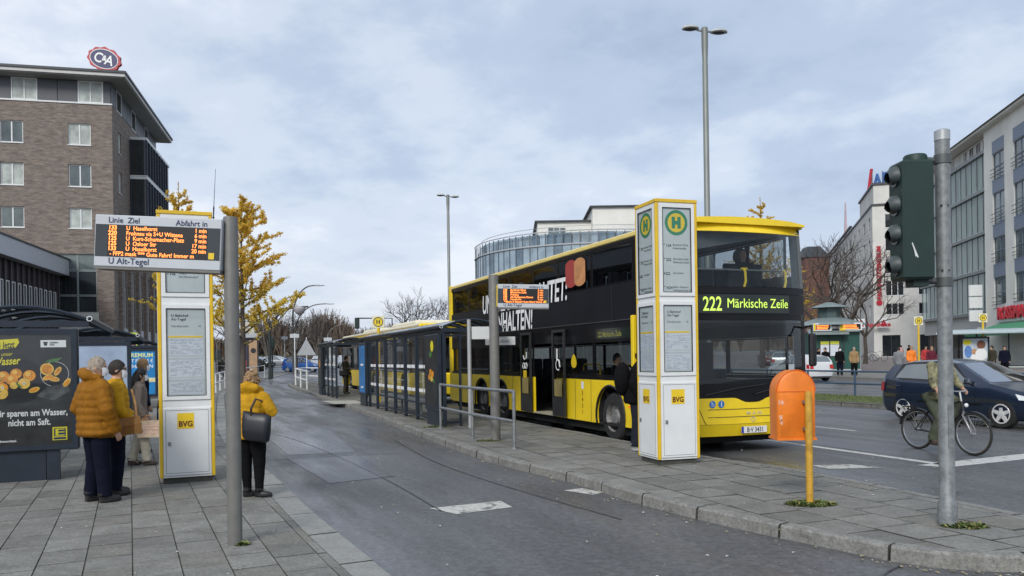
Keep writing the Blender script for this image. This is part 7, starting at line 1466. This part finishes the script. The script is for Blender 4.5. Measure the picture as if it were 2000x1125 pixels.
def arc_lamp(label, x, y, h, reach, r, m_, globe=False):
    t = thing('curved_street_lamp', label, 'street lamp', (x, y, gz(x, y)+.05), 0.0, 'curved arm street lamps in the distance'); mb = MB(); pts = [(0, 0, 0), (0, 0, h*.62)]+[(reach*(1-cos(a)), 0, h*.62+h*.38*sin(a)) for a in np.linspace(.15, pi/2, 9)]+([(reach*1.35, 0, h*1.005)])
    mb.tube(pts, [r*1.3, r]+[r*(1-.04*k) for k in range(10)], 8); mb.build('mast', m_, t, smooth=50)
    mb = MB()
    if globe: mb.lathe([(.05, h*.995+.10), (.42, h*.995), (.44, h*.995-.12), (.30, h*.995-.42), (.08, h*.995-.55)], (reach*1.05, 0, 0), 14); mb.build('lamp_globe', mat('lamp_globe_grey', (.40, .38, .40), .35, var=.1), t, smooth=50)
    else: mb.ell((reach*1.35, 0, h*1.0), .55, .14, .07, 10, 6); mb.build('lamp_head', M_lgrey, t, smooth=60)
M_dg = mat('dark_green_mast', (.035, .045, .045), .5, .2, var=.1)
for px, d, h, rc, gl, m_, lb in ((527, 58, 5.2, 2.1, True, M_dg, 'dark curved lamp post with hanging globe beyond the blue car'), (573, 76, 8.2, 1.9, False, M_polegrey, 'tallest grey curved lamp post behind the globe lamp'), (580, 96, 7.6, 3.0, False, M_polegrey, 'second grey curved lamp post behind the globe lamp'), (586, 118, 7.2, 4.2, False, M_polegrey, 'third grey curved lamp post behind the globe lamp'), (640, 128, 6.2, 3.0, False, M_polegrey, 'pale curved lamp post far behind the island tip')):
    arc_lamp(lb, xof(px, d), d, h, rc, .10 if d < 60 else .09, m_, gl)
def rail_fence(name, label, pts, h, m_, r, z2=.5, dz=0.05, top=.0):
    t = thing(name, label, 'railing', (0, 0, 0)); P = [V(x, y, gz(x, y)+dz) for x, y in pts]
    for q in P: mb = MB(); mb.cyl(q, q+V(0, 0, h+r), r*1.25, n=8); mb.build('post', m_, t)
    for a, b in zip(P, P[1:]):
        for z in (h, h*z2): mb = MB(); mb.cyl(a+V(0, 0, z), b+V(0, 0, z), r, n=8); mb.build('rail', m_, t)
M_wr = mat('white_railing_paint', (.66, .67, .67), .5, var=.05); M_br = mat('blue_railing_paint', (.035, .075, .13), .45, var=.1)
lp = [q for q in offset(kl, .55) if 35 < q[1] < 62]; acc = [lp[0]]
for q in lp:
    if math.dist(q, acc[-1]) > 1.9: acc.append(q)
rail_fence('white_railing', 'white two rail railing along the left kerb behind the yellow jacket', acc, .95, M_wr, .035)
rail_fence('white_railing', 'short white railing at the far tip of the island', [(-10.6, 41.4), (-11.5, 43.6), (-12.4, 45.9), (-12.2, 47.6), (-11.0, 46.2)], .95, M_wr, .04, dz=.12)
rail_fence('blue_railing', 'long blue two rail railing along the grass median', [RD(13.9, s_)[:2] for s_ in np.arange(-46, 14, 2.35)], .86, M_br, .032, .06 if False else .5, .15)
def stop_flag(label, loc, h, rz=0.0, s_=.45, group='yellow bus stop flags'):
    t = thing('bus_stop_flag', label, 'sign', loc, rz, group); mb = MB(); mb.cyl((0, 0, 0), (0, 0, h), .055, n=10); mb.build('pole', M_yel, t, smooth=40)
    mb = MB(); mb.cbox(-s_/2, s_/2, -.03, .03, h-.02, h+s_-.02, .01); b_ = mb.build('sign_plate', mat('cream_plate', (.70, .66, .45), .5, var=.04), t); zc2 = h+s_/2-.02; mb = MB(); disc(mb, 0, -.033, zc2, s_*.40, 20); mb.build('yellow_disc', M_yeltop, b_)
    mb = MB(); disc(mb, 0, -.036, zc2, s_*.40, 20, s_*.33); q = s_*.15; w_ = s_*.05; flat(mb, -q, -q+w_*1.6, zc2-q*1.2, zc2+q*1.2, -.036); flat(mb, q-w_*1.6, q, zc2-q*1.2, zc2+q*1.2, -.036); flat(mb, -q+w_*1.6, q-w_*1.6, zc2-w_*.7, zc2+w_*.7, -.036); mb.build('stop_emblem', mat('dark_green_emblem', (.03, .06, .03), .5, var=.05), b_)
q = at(740, 700, 29.3); stop_flag('yellow bus stop flag above the island shelter roofs', (q.x, q.y, .12), 2.72)
q = at(1795, 715, 47); stop_flag('yellow bus stop flag on tall pole left of the traffic light pole', (q.x, q.y, gz(0, 47)+.12), 2.95, s_=.52)
q = at(1921, 715, 46); stop_flag('yellow bus stop flag above the right shelter roof', (q.x, q.y, gz(0, 46)+.12), 3.05, s_=.50)
# far traffic lights, sign masts, triangle sign seen from behind
t = thing('traffic_signal', 'small dark far signal hanging on an arm above the island shelters', 'traffic light', (xof(716, 80), 80, gz(0, 80))); mb = MB(); mb.tube([(2.6, 0, 0), (2.6, 0, 5.2), (-.9, 0, 5.25)], .07, 6); mb.build('mast', M_dg, t); mb = MB(); mb.cbox(-1.1, -.68, -.2, .2, 4.2, 5.3, .04); mb.build('signal_head', M_sig, t)
t = thing('traffic_signal', 'far signal head beside the globe lamp mast', 'traffic light', (xof(532, 60), 60, gz(0, 60)+.05)); mb = MB(); mb.cyl((0, 0, 0), (0, 0, 2.2), .05, n=8); mb.build('mast', M_dg, t); mb = MB(); mb.cbox(-.16, .16, -.15, .15, 2.2, 3.1, .03); mb.build('signal_head', M_sig, t)
t = thing('warning_sign', 'triangular road sign seen from behind on a slim white mast', 'sign', (xof(599, 52), 52, gz(0, 52)+.05)); mb = MB(); mb.cyl((0, 0, 0), (0, 0, 2.9), .035, n=8); mb.build('mast', M_white, t); mb = MB(); mb.extr([(-.62, -.05, 1.75), (.62, -.05, 1.75), (0, -.05, 2.82)], (0, .02, 0)); mb.build('sign_plate', mat('sign_back_grey', (.36, .38, .40), .5, .3, var=.05), t, fix=True)
for px, d, h, lb in ((576, 62, 3.4, 'slim white mast left of the triangular sign'), (641, 70, 3.2, 'slim white mast with plate right of the triangular sign'), (556, 84, 3.6, 'thin white mast above the small blue car')):
    t = thing('sign_mast', lb, 'post', (xof(px, d), d, gz(0, d)+.05), 0, 'slim white masts at the junction'); mb = MB(); mb.cyl((0, 0, 0), (0, 0, h), .045, n=8); mb.build('mast', M_white, t); mb = MB(); mb.box(-.35, .35, -.05, -.02, h-.35, h-.05); mb.build('sign_plate', M_lgrey, t)
t = thing('street_name_sign', 'dark green double plate sign beside the left timetable column', 'sign', (xof(424, 50), 50, gz(0, 50)+.05)); mb = MB(); mb.cyl((0, 0, 0), (0, 0, 2.6), .04, n=8); mb.build('mast', M_steel, t); mb = MB(); mb.box(-.26, -.03, -.05, -.02, 1.55, 2.15); mb.box(.03, .26, -.05, -.02, 1.55, 2.15); mb.build('sign_plate', M_dg, t)
t = thing('yellow_sign', 'lime yellow square sign above the left shelters in front of the brick side wall', 'sign', (xof(257, 42), 42, gz(0, 42)+.05), 0); mb = MB(); mb.cyl((0, 0, 0), (0, 0, 3.1), .05, n=8); mb.build('mast', M_steel, t); mb = MB(); mb.cbox(-.36, .36, -.08, -.03, 2.1, 3.15, .01); b_ = mb.build('sign_plate', mat('lime_sign', (.45, .55, .06), .5, var=.04), t); mb = MB(); flat(mb, -.25, .27, 2.1, 2.62, -.083); mb.build('sign_print', mat('plum_print', (.10, .04, .08), .5, var=.1), b_); text('U', .4, M_whitetxt, b_, -.1, -.086, 2.2, bold=.01)
# advertising pillar
d = 58; t = thing('advertising_pillar', 'square advertising pillar with tan and dark posters and white top left of the globe lamp', 'advertising pillar', (xof(486, d), d, gz(0, d)+.05), radians(14))
mb = MB(); mb.box(-.62, .62, 0, 1.2, 0, 3.0); bd = mb.build('pillar_body', mat('dark_pillar', (.03, .03, .035), .5, var=.1), t); mb = MB(); mb.cbox(-.85, .85, -.2, 1.4, 3.0, 3.35, .05); mb.build('pillar_roof', M_fascia, t); mb = MB(); mb.cbox(-.42, .42, 0, 1, 3.35, 4.15, .05); mb.build('pillar_top', mat('cream_top', (.55, .52, .42), .5, var=.05), t)
mb = MB(); flat(mb, .02, .58, .35, 2.85, -.006); p_ = mb.build('poster', mat('tan_poster', (.42, .27, .16), .5, var=.2, scale=1.5), bd); mb = MB(); disc(mb, .32, -.012, 2.1, .2, 7); mb.build('poster_print', M_ink, p_); mb = MB(); flat(mb, -.58, -.12, .35, 2.85, -.006); p_ = mb.build('poster', mat('dark_blue_red_poster', (.06, .05, .12), .5, var=.4, scale=1.2), bd); mb = MB(); flat(mb, -.55, -.15, .6, 1.4, -.01); mb.build('poster_print', mat('red_poster_print', (.30, .05, .04), .5, var=.4, scale=2), p_)
# ------------------------------------------------------------------ kiosk and right hand shelters
d = 57; K_ = thing('kiosk', 'dark green pavilion kiosk with pagoda roof and yellow display boards right of the bus', 'kiosk', (xof(1625, d), d, gz(0, d)+.12), radians(-8)); M_kg = mat('kiosk_green', (.012, .07, .055), .5, var=.08); M_kr = mat('kiosk_roof_zinc', (.22, .27, .27), .5, .2, var=.08)
mb = MB(); mb.box(-1.5, 1.9, 0, 3, .1, 2.75); bd = mb.build('kiosk_body', M_kg, K_); mb = MB(); mb.box(-1.55, 1.95, -.05, 3.05, 0, .1); mb.build('plinth', M_fascia, K_)
for x in (-1.5, -.2, .75, 1.86): mb = MB(); mb.box(x, x+.08, -.06, -.005, .1, 2.75); mb.build('corner_post', M_kr if x in (-1.5, 1.86) else M_dg, K_)
oct_ = lambda r, z: [(.2+r*cos(pi/8+k*pi/4), 1.5+r*sin(pi/8+k*pi/4), z) for k in range(8)]
mb = MB(); mb.loft([oct_(2.55, 3.25), oct_(2.3, 3.42), oct_(.95, 3.80)]); mb.build('lower_roof', M_kr, K_, fix=True); mb = MB(); mb.loft([oct_(.80, 3.78), oct_(.80, 4.55)]); mb.build('lantern', mat('lantern_dark', (.06, .09, .09), .4, var=.1), K_, fix=True); mb = MB(); mb.loft([oct_(1.35, 4.55), oct_(1.2, 4.65), oct_(.2, 4.95)]); mb.build('upper_roof', M_kr, K_, fix=True)
mb = MB(); mb.loft([[(-1.7, -.75, 2.55), (1.0, -.75, 2.55), (1.0, -.02, 2.9), (-1.7, -.02, 2.9)], [(-1.7, -.75, 2.63), (1.0, -.75, 2.63), (1.0, -.02, 2.98), (-1.7, -.02, 2.98)]]); mb.build('canopy', M_kr, K_, fix=True)
for x0_, x1_ in ((-1.35, -.10), (.42, 1.95)):
    mb = MB(); mb.cbox(x0_, x1_, -.5, -.35, 2.82, 3.36, .02); b_ = mb.build('display_board', M_white, K_); mb = MB(); flat(mb, x0_+.15, x1_-.12, 2.9, 3.28, -.503); p_ = mb.build('display_screen', M_screen, b_)
    for z in (2.95, 3.06, 3.17): mb = MB(); flat(mb, x0_+.22, x1_-.2-.2*rb.random(), z, z+.05, -.506); mb.build('led_text', M_led, p_)
    mb = MB(); flat(mb, x0_+.02, x0_+(.14 if x0_ < 0 else .40), 2.83, 3.35, -.504); mb.build('yellow_edge', M_yeltop, b_)
mb = MB(); mb.box(-.85, .55, -.05, -.004, 1.0, 2.15); b_ = mb.build('notice_case', M_dg, K_); mb = MB(); flat(mb, -.78, .48, 1.05, 1.85, -.053); mb.build('notice_sheet', M_paper, b_); mb = MB(); flat(mb, -.78, .48, 1.87, 2.1, -.053); mb.build('notice_header', mat('lime_header', (.55, .58, .05), .5, var=.05), b_)
def mini_shelter(label, q, rz, L_):
    t = thing('bus_shelter', label, 'bus shelter', q, rz, 'bus shelters across the main road'); mb = MB(); n = 6
    for i in range(int(L_/1.6)+1): mb = MB(); mb.box(i*1.6-.04, i*1.6+.04, 1.3, 1.38, 0, 2.35); mb.build('post', M_frame, t)
    mb = MB(); mb.loft([[(-.2, y, 2.42+.22*sin(pi*(y+.2)/1.8)) for y in np.linspace(-.2, 1.6, 7)]+[(-.2, 1.6, 2.36), (-.2, -.2, 2.36)], [(L_+.2, y, 2.42+.22*sin(pi*(y+.2)/1.8)) for y in np.linspace(-.2, 1.6, 7)]+[(L_+.2, 1.6, 2.36), (L_+.2, -.2, 2.36)]]); mb.build('roof', mat('pale_shelter_roof', (.40, .47, .48), .3, var=.08), t, fix=True)
    for i in range(int(L_/1.6)): mb = MB(); mb.quad((i*1.6+.05, 1.34, .3), (i*1.6+1.55, 1.34, .3), (i*1.6+1.55, 1.34, 2.3), (i*1.6+.05, 1.34, 2.3)); mb.build('pane', M_clear, t)
    mb = MB(); mb.box(.6, L_-.4, .85, 1.25, .44, .5); mb.build('bench', mat('pale_green_bench', (.45, .52, .48), .5, var=.05), t); return t
q = at(1838, 720, 46.5); rz_ = -(pi/2-ANG)*0+radians(-58); ms_ = mini_shelter('pale roofed bus shelter across the road with family poster, behind the dark blue car', (q.x, q.y, gz(0, 46)+.12), radians(-40), 9.6)
# poster at its near end with two figures as coloured shapes
mb = MB(); mb.cbox(.95, 2.35, .6, .74, .25, 2.2, .02); k = mb.build('poster_case', M_frame, ms_); mb = MB(); flat(mb, 1.03, 2.27, .33, 2.1, .597); p_ = mb.build('poster', mat('pale_blue_white_poster', (.48, .54, .60), .4, var=.15, scale=2), k)
for x, z, rx, rz2, m_ in ((1.25, 1.9, .22, .16, M_lem), (1.3, 1.35, .2, .35, mat('poster_blue', (.10, .22, .50), .5, var=.2)), (1.95, 1.75, .22, .25, mat('poster_brown', (.18, .07, .04), .5, var=.2)), (1.95, 1.2, .3, .35, M_whitetxt), (1.62, 1.35, .16, .17, mat('poster_tan', (.50, .27, .14), .5, var=.1)), (1.62, 1.0, .2, .25, M_whitetxt)):
    mb = MB(); disc(mb, x, .59-.002*x, z, rz2, 14, sx=rx/rz2); mb.build('poster_print', m_, p_)
mb = MB(); flat(mb, 1.03, 2.27, .33, .75, .582); mb.build('poster_print', mat('poster_green', (.16, .42, .10), .5, var=.1), p_)
# ------------------------------------------------------------------ people across the road and on the bus
C_tan = cloth('tan_jacket', (.30, .20, .10)); C_grey = cloth('grey_jacket', (.20, .21, .22)); C_hiv = mat('orange_hi_vis', (.85, .22, .02), .7, var=.1); C_mar = cloth('maroon_jacket', (.11, .02, .035)); H_hat = cloth('dark_wool_hat', (.03, .03, .035))
far_p = [(1598, 48.5, -2.4, C_blk, C_blk, H_blk, 'person in black leaning behind the white car near the kiosk'), (1612, 47.5, 2.2, C_blk, C_blk, H_blk, 'person in long dark coat in front of the kiosk notice board'), (1640, 48.5, 3.1, C_blk, C_navy, H_hat, 'person in dark clothes and white mask before the kiosk'), (1668, 48, 2.9, C_tan, C_blk, H_grey, 'person in tan jacket right of the kiosk'), (1755, 44, -.6, C_grey, C_navy, H_dark, 'person in grey jacket seen from behind near the yellow stop pole'), (1780, 47.5, 3.0, C_hiv, C_navy, H_blond, 'person in orange hi-vis vest at the yellow stop pole'), (1820, 45, 2.8, C_mar, C_blk, H_blond, 'person in maroon jacket left of the traffic light pole'), (1808, 50, 3.0, mat('red_jacket', (.40, .03, .03), .8, var=.1), C_blk, H_dark, 'person in red jacket behind the maroon jacket'), (1938, 44.5, 1.8, cloth('olive_parka', (.05, .045, .03)), C_blk, H_dark, 'person in olive parka at the right shelter poster'), (1962, 43.5, 2.6, C_navy, C_blk, H_blk, 'person in dark navy jacket at the right shelter bench'), (1760, 66, .5, mat('white_red_top', (.5, .3, .28), .8, var=.4), C_blk, H_dark, 'distant person in pale patterned top near the shop fronts'), (1776, 68, .4, C_blk, C_blk, H_dark, 'distant person in black near the shop fronts')]
for px, d, f, tp, lg, hr, lb in far_p: person(lb, (xof(px, d), d, gz(0, d)+.12), f, 1.70, tp, lg, C_shoe, {}, hr, 'pedestrians across the main road', vox=.03, jacket='coat', mask='mask' in lb, extra_skin=False)
def on_bus(x, y, z): q = O+NX*x-UX*y; return (q.x, q.y, z)
SIT = dict(hipL=(-.09, -.02, .46), hipR=(.09, -.02, .46))
def sitter(label, x, y, z, top, hair, **kw):
    return person(label, on_bus(x, y, z-.46), ANG+pi, 1.72, top, C_blk, C_shoe, dict(hipL=(-.10, 0, .92), hipR=(.10, 0, .92), kneeL=(-.12, .42, .92), kneeR=(.12, .42, .92), ankL=(-.12, .42, .5), ankR=(.12, .42, .5), **kw), hair, 'passengers on the double decker', vox=.02, jacket='coat', mask=False, coat_len=.85, extra_skin=False)
hp_ = sitter('passenger in grey hood at the upper front window holding a phone to the ear', 1.83, 1.0, 2.34, cloth('charcoal_hooded_coat', (.035, .035, .038)), None, elL=(-.27, .08, 1.22), haL=(-.13, .12, 1.50))
mb = MB(); rings = []
for k, (y, r, z) in enumerate(((.10, .115, 1.585), (.02, .135, 1.60), (-.06, .13, 1.60), (-.12, .09, 1.585), (-.14, .03, 1.57))): rings.append([(r*cos(a), y, z+r*1.08*sin(a)) for a in np.linspace(0, 2*pi, 16, endpoint=False)])
mb.loft(rings, cap=False); mb.build('hood', cloth('grey_hood_cloth', (.13, .135, .13)), hp_, smooth=60)
sitter('passenger with dark hair low behind the upper front rail', .80, 1.6, 2.34, C_blk, H_dark); sitter('passenger in dark jacket at the lower side window behind the front wheel', .36, 3.1, .46, C_blk, H_blk)
person('driver in dark jacket behind the lower windscreen of the double decker', on_bus(1.78, 1.35, .30), ANG+pi, 1.70, C_blk, C_blk, C_shoe, dict(hipL=(-.10, 0, .92), hipR=(.10, 0, .92), kneeL=(-.12, .42, .92), kneeR=(.12, .42, .92), ankL=(-.12, .42, .5), ankR=(.12, .42, .5)), H_dark, vox=.022, jacket='coat', mask=False, coat_len=.85, extra_skin=False) if False else None
# ------------------------------------------------------------------ trees
M_bark = mat('grey_brown_bark', (.085, .07, .058), .9, var=.25, scale=6, stretch=(1, 1, .2)); M_twig = mat('dark_twig', (.06, .048, .042), .9, var=.2)
def leafmat(name, col):
    m = mat(name, col, .7, var=.18, scale=2.5, spec=.2); t = m.node_tree; b = t.nodes['Principled BSDF']; o = t.nodes['Material Output']; tl_ = t.nodes.new('ShaderNodeBsdfTranslucent'); k = t.nodes.new('ShaderNodeMixShader'); k.inputs[0].default_value = .5
    t.links.new(b.inputs['Base Color'].links[0].from_socket, tl_.inputs[0]); t.links.new(b.outputs[0], k.inputs[1]); t.links.new(tl_.outputs[0], k.inputs[2]); t.links.new(k.outputs[0], o.inputs[0]); return m
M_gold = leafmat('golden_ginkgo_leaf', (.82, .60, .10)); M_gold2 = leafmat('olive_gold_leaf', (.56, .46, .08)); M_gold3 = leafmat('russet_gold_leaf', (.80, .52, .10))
def ginkgo(label, x, y, h, wdt, seed, dens=1.0, topbare=.1):
    """young upright ginkgo: leader, ascending side limbs, leaf tufts strung along every shoot"""
    r = random.Random(seed); t = thing('ginkgo_tree', label, 'tree', (x, y, gz(x, y)+.05), 0, 'golden autumn trees'); tr = MB(); lf = MB()
    tr.tube([(0, 0, 0), (.03, 0, h*.3), (0, .03, h*.65), (.02, 0, h*.995)], [h*.016, h*.013, h*.007, .008], 7)
    def tuft(p, d, s_, k):
        for i in range(k):
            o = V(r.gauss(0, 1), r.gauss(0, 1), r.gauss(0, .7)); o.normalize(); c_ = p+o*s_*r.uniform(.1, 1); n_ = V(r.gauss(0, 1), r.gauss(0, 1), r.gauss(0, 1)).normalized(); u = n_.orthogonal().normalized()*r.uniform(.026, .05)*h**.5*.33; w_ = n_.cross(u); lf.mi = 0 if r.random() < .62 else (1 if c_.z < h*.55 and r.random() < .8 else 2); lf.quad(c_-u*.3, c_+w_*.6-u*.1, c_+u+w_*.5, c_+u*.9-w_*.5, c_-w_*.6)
    def shoot(p, d, ln, rad, leafy, depth):
        pts = [p]; n = 7
        for i in range(n):
            d = (d+V(r.gauss(0, .07), r.gauss(0, .07), r.gauss(0, .05)+.05)).normalized(); p = p+d*ln/n; pts.append(p)
        tr.tube(pts, [rad*(1-.8*i/n) for i in range(n+1)], 4)
        for i in range(1, n+1):
            if i/n > leafy: continue
            for q in range(2): tuft(pts[i].lerp(pts[i-1], r.random()), d, .085+.05*r.random(), int(8*dens))
        if depth > 0:
            for i in range(2, n):
                if r.random() < .85:
                    a = r.uniform(0, 2*pi); e_ = d.orthogonal().normalized(); e_.rotate(Matrix.Rotation(a, 3, d)); e_.z *= .5; shoot(pts[i], (d*.55+e_*.9).normalized(), ln*r.uniform(.28, .45), rad*.45, leafy+.2, depth-1)
    k = 0; z = h*.27
    while z < h*.93:
        f = (z-h*.27)/(h*.73); a = k*2.4+r.uniform(-.3, .3); ln = wdt*(1-f)**.75*r.uniform(.75, 1.2)+.25; up = .18+.35*r.random()+(1.1 if r.random() < .16 else 0); shoot(V(0, 0, z), V(cos(a), sin(a), up).normalized(), ln, .035*(1-f)+.012, 1.0 if r.random() < .75 else .5, 1); z += h*.0165; k += 1
    for i in range(14): tuft(V(0, 0, h*(.9+.1*i/14)), V(0, 0, 1), .06+.004*(14-i), 4)
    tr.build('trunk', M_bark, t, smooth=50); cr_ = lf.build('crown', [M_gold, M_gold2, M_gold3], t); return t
ginkgo('golden ginkgo tree behind the departure sign post on the left', -11.25, 33.5, 8.5, 2.8, 3, 2.3); ginkgo('taller golden ginkgo showing its tip beside the brick block', -18.6, 45, 11.7, 2.3, 8, 1.0)
ginkgo('golden tree rising behind the bus roof and upper windscreen', 20.6, 66, 14.2, 2.9, 12, .9); ginkgo('golden tree right of the bus front behind the bare trees', 28.2, 80, 11.0, 2.6, 15, .5)
ginkgo('golden young tree seen low through the upper bus windscreen', 23.6, 74, 10.2, 3.0, 18, .7)
def bare(label, x, y, h, seed, spread=.9, n0=5, group='bare winter trees', depth=5, fork=.28):
    r = random.Random(seed); t = thing('bare_tree', label, 'tree', (x, y, gz(x, y)+.05), 0, group); tr = MB(); tw = MB()
    def grow(p, d, ln, rad, dep):
        pts = [p]; n = 4
        for i in range(n): d = (d+V(r.gauss(0, .11), r.gauss(0, .11), r.gauss(0, .06)+.03)).normalized(); p = p+d*ln/n; pts.append(p)
        (tr if dep > 2 else tw).tube(pts, [rad*(1-.38*i/n) for i in range(n+1)], 6 if dep > 2 else 3, cap=False)
        if dep == 0: return
        for i in range(3 if dep > 1 else 4):
            a = r.uniform(0, 2*pi); e_ = d.orthogonal().normalized(); e_.rotate(Matrix.Rotation(a, 3, d)); k = pts[-1] if i < 2 else pts[r.randrange(2, n)]; grow(k, (d*r.uniform(.6, 1)+e_*spread*r.uniform(.5, 1)+V(0, 0, .12)).normalized(), ln*r.uniform(.58, .82), rad*.58, dep-1)
    tr.tube([(0, 0, 0), (.05, 0, h*fork*.5), (0, .04, h*fork)], [h*.026, h*.02, h*.017], 8, cap=False)
    for i in range(n0): a = 2*pi*i/n0+r.uniform(-.4, .4); grow(V(0, .04, h*fork), V(cos(a)*spread*.8, sin(a)*spread*.8, 1).normalized(), h*.25, h*.0115, depth-1)
    tr.build('trunk', M_bark, t, smooth=50); tw.build('crown', M_twig, t); return t
bare('bare spreading tree right of the bus before the medical centre', xof(1652, 62), 62, 11.0, 5, 1.0); bare('bare tree close to the right edge of the bus front', xof(1598, 66), 66, 12.2, 9, .8, 4); bare('smaller bare tree in front of the medical centre windows', xof(1690, 74), 74, 9.0, 23, .9, 4)
bare('bare tree with low crown behind the globe lamp post', xof(578, 74), 74, 6.6, 31, 1.15, 6); bare('bare tree right of the triangular sign in the distance', xof(628, 100), 100, 6.5, 37, 1.0); bare('bare rounded tree above the island shelters', xof(800, 92), 92, 9.5, 41, .85); bare('bare tree at the rear corner of the double decker', xof(866, 120), 120, 11, 43, .9); bare('bare tree left of the advertising pillar in the distance', xof(455, 96), 96, 8, 47, .9)
# far wood along the horizon: an uncountable mass of bare twigs on a low rise
mb = MB(); r_ = random.Random(5)
for i in range(420):       # each crown: a fan of thin twigs
    px = r_.uniform(330, 1020) if i < 330 else r_.uniform(1020, 2150); d = r_.uniform(170, 262); hh = (7.4+2.0*sin(px*.013)+1.4*sin(px*.05+1))*r_.uniform(.75, 1.1); x = xof(px, d); z0 = gz(0, d)-.3; kk = r_.random(); mb.mi = 0 if kk < .5 else (1 if kk < .85 else 2)
    for j in range(34):
        a = r_.gauss(0, .42); l_ = hh*r_.uniform(.45, 1.0); zb = z0+hh*r_.uniform(.05, .35); w_ = .05+.09*r_.random(); x1_, z1_ = x+sin(a)*l_*.6, min(zb+cos(a)*l_, z0+hh*1.05); xm, zm = (x+x1_)/2+r_.gauss(0, .25), (zb+z1_)/2+.2; y_ = d+r_.uniform(-1.5, 1.5)
        mb.quad((x-w_*1.4, d, zb), (x+w_*1.4, d, zb), (xm+w_, y_, zm), (xm-w_, y_, zm)); mb.quad((xm-w_, y_, zm), (xm+w_, y_, zm), (x1_+.03, y_, z1_), (x1_-.03, y_, z1_))
        for q_ in range(3): x2, z2 = xm+(x1_-xm)*r_.random()+r_.gauss(0, .5), zm+(z1_-zm)*r_.random()+r_.uniform(.1, .8); mb.quad((xm-.05, y_, zm), (xm+.05, y_, zm), (x2+.02, y_+r_.uniform(-.5, .5), z2), (x2-.02, y_, z2))
M_w1, M_w2, M_w3 = mat('far_wood_brown', (.14, .105, .08), .95, var=.2, scale=.1), mat('far_wood_grey', (.17, .15, .135), .95, var=.2, scale=.1), mat('far_wood_russet', (.18, .115, .07), .95, var=.2, scale=.1)
tag(struct(mb.build('far_wood', [M_w1, M_w2, M_w3]), 'stuff'), 'distant brown bare wood along the horizon beyond the junction', 'wood')
mb = MB(); prof = [(px, gz(0, 268)+6.5+2.6*sin(px*.013)+1.2*sin(px*.041)) for px in range(240, 2300, 30)]; 
mb.loft([[(xof(px, 268), 268, -1) for px, z in prof], [(xof(px, 272), 272, z*.6) for px, z in prof], [(xof(px, 300), 300, z) for px, z in prof], [(xof(px, 420), 420, z*.8) for px, z in prof]], closed=False, cap=False); struct(mb.build('wooded_hill', mat('hill_brown', (.13, .105, .085), .95, var=.3, scale=.06), smooth=60))
# hedge and green strip at the far junction, left
for px, d, w_, h_, lb in ((470, 82, 5, 1.3, 'low green brown hedge behind the parked bicycles'), (560, 125, 14, 1.6, 'long low hedge beyond the far junction'),):
    t = thing('hedge', lb, 'hedge', (xof(px, d), d, gz(0, d)), 0); mb = MB(); core_ = MB(); core_.cbox(-w_/2, w_/2, -.4, .4, 0, h_*.85, .2); core_.build('stems', M_twig, t)
    for i in range(900): x, y, z = r_.uniform(-w_/2, w_/2), r_.uniform(-.55, .55), r_.uniform(.05, h_); s_ = r_.uniform(.06, .13); a = r_.uniform(0, 6.3); mb.quad((x-s_*cos(a), y-s_*sin(a), z), (x+s_*.3, y, z-s_*.6), (x+s_*cos(a), y+s_*sin(a), z), (x, y, z+s_*.7))
    struct(mb.build('foliage', mat('hedge_leaf', (.06, .075, .025), .8, var=.4, scale=3), t), 'stuff')
# ------------------------------------------------------------------ weeds round the posts, grass on the median
def weeds(label, x, y, rx, ry, n, seed, z0=.12):
    r = random.Random(seed); mb = MB()
    for i in range(n):
        a, k = r.uniform(0, 2*pi), sqrt(r.random()); px, py = x+rx*k*cos(a), y+ry*k*sin(a); s_ = r.uniform(.015, .045)*(1.2-.5*k); b = r.uniform(0, 2*pi); l_ = V(cos(b), sin(b), r.uniform(.15, 1.0)).normalized(); w_ = V(-sin(b), cos(b), 0)*s_*.30; p = V(px, py, z0); mb.mi = 0 if r.random() < .7 else 1; mb.quad(p-w_, p+w_, p+l_*s_+w_*1.2, p+l_*s_*1.5, p+l_*s_-w_*1.2)
    tag(struct(mb.build('weeds', [mat('weed_green', (.075, .115, .025), .8, var=.3, scale=20), mat('weed_dry', (.22, .20, .07), .8, var=.3, scale=20)]), 'stuff'), label, 'weeds')
weeds('green weeds growing round the foot of the yellow bin post', 3.06, 8.27, .26, .16, 900, 1); weeds('weeds and dead leaves at the foot of the traffic light pole', 4.00, 7.12, .20, .14, 420, 2); weeds('small weeds at the foot of the island departure sign post', -.45, 15.05, .26, .12, 200, 3); weeds('tuft of moss at the foot of the left departure sign post', -2.43, 7.13, .07, .05, 90, 4, .05); weeds('green moss under the near island shelter panel', -1.75, 18.2, .35, .2, 240, 5)
mb = MB(); r_ = random.Random(77)
for i in range(9000):
    s_ = r_.uniform(-26, 9); p = V(*RD(r_.uniform(11.4, 13.8), s_))+V(0, 0, .148); h_ = r_.uniform(.03, .10); a = r_.uniform(0, 6.3); w_ = V(cos(a), sin(a), 0)*.012; mb.quad(p-w_, p+w_, p+V(r_.gauss(0, .025), r_.gauss(0, .025), h_))
tag(struct(mb.build('median_grass', mat('grass_blade', (.10, .13, .035), .8, var=.35, scale=2)), 'stuff'), 'short rough grass on the median strip', 'grass')
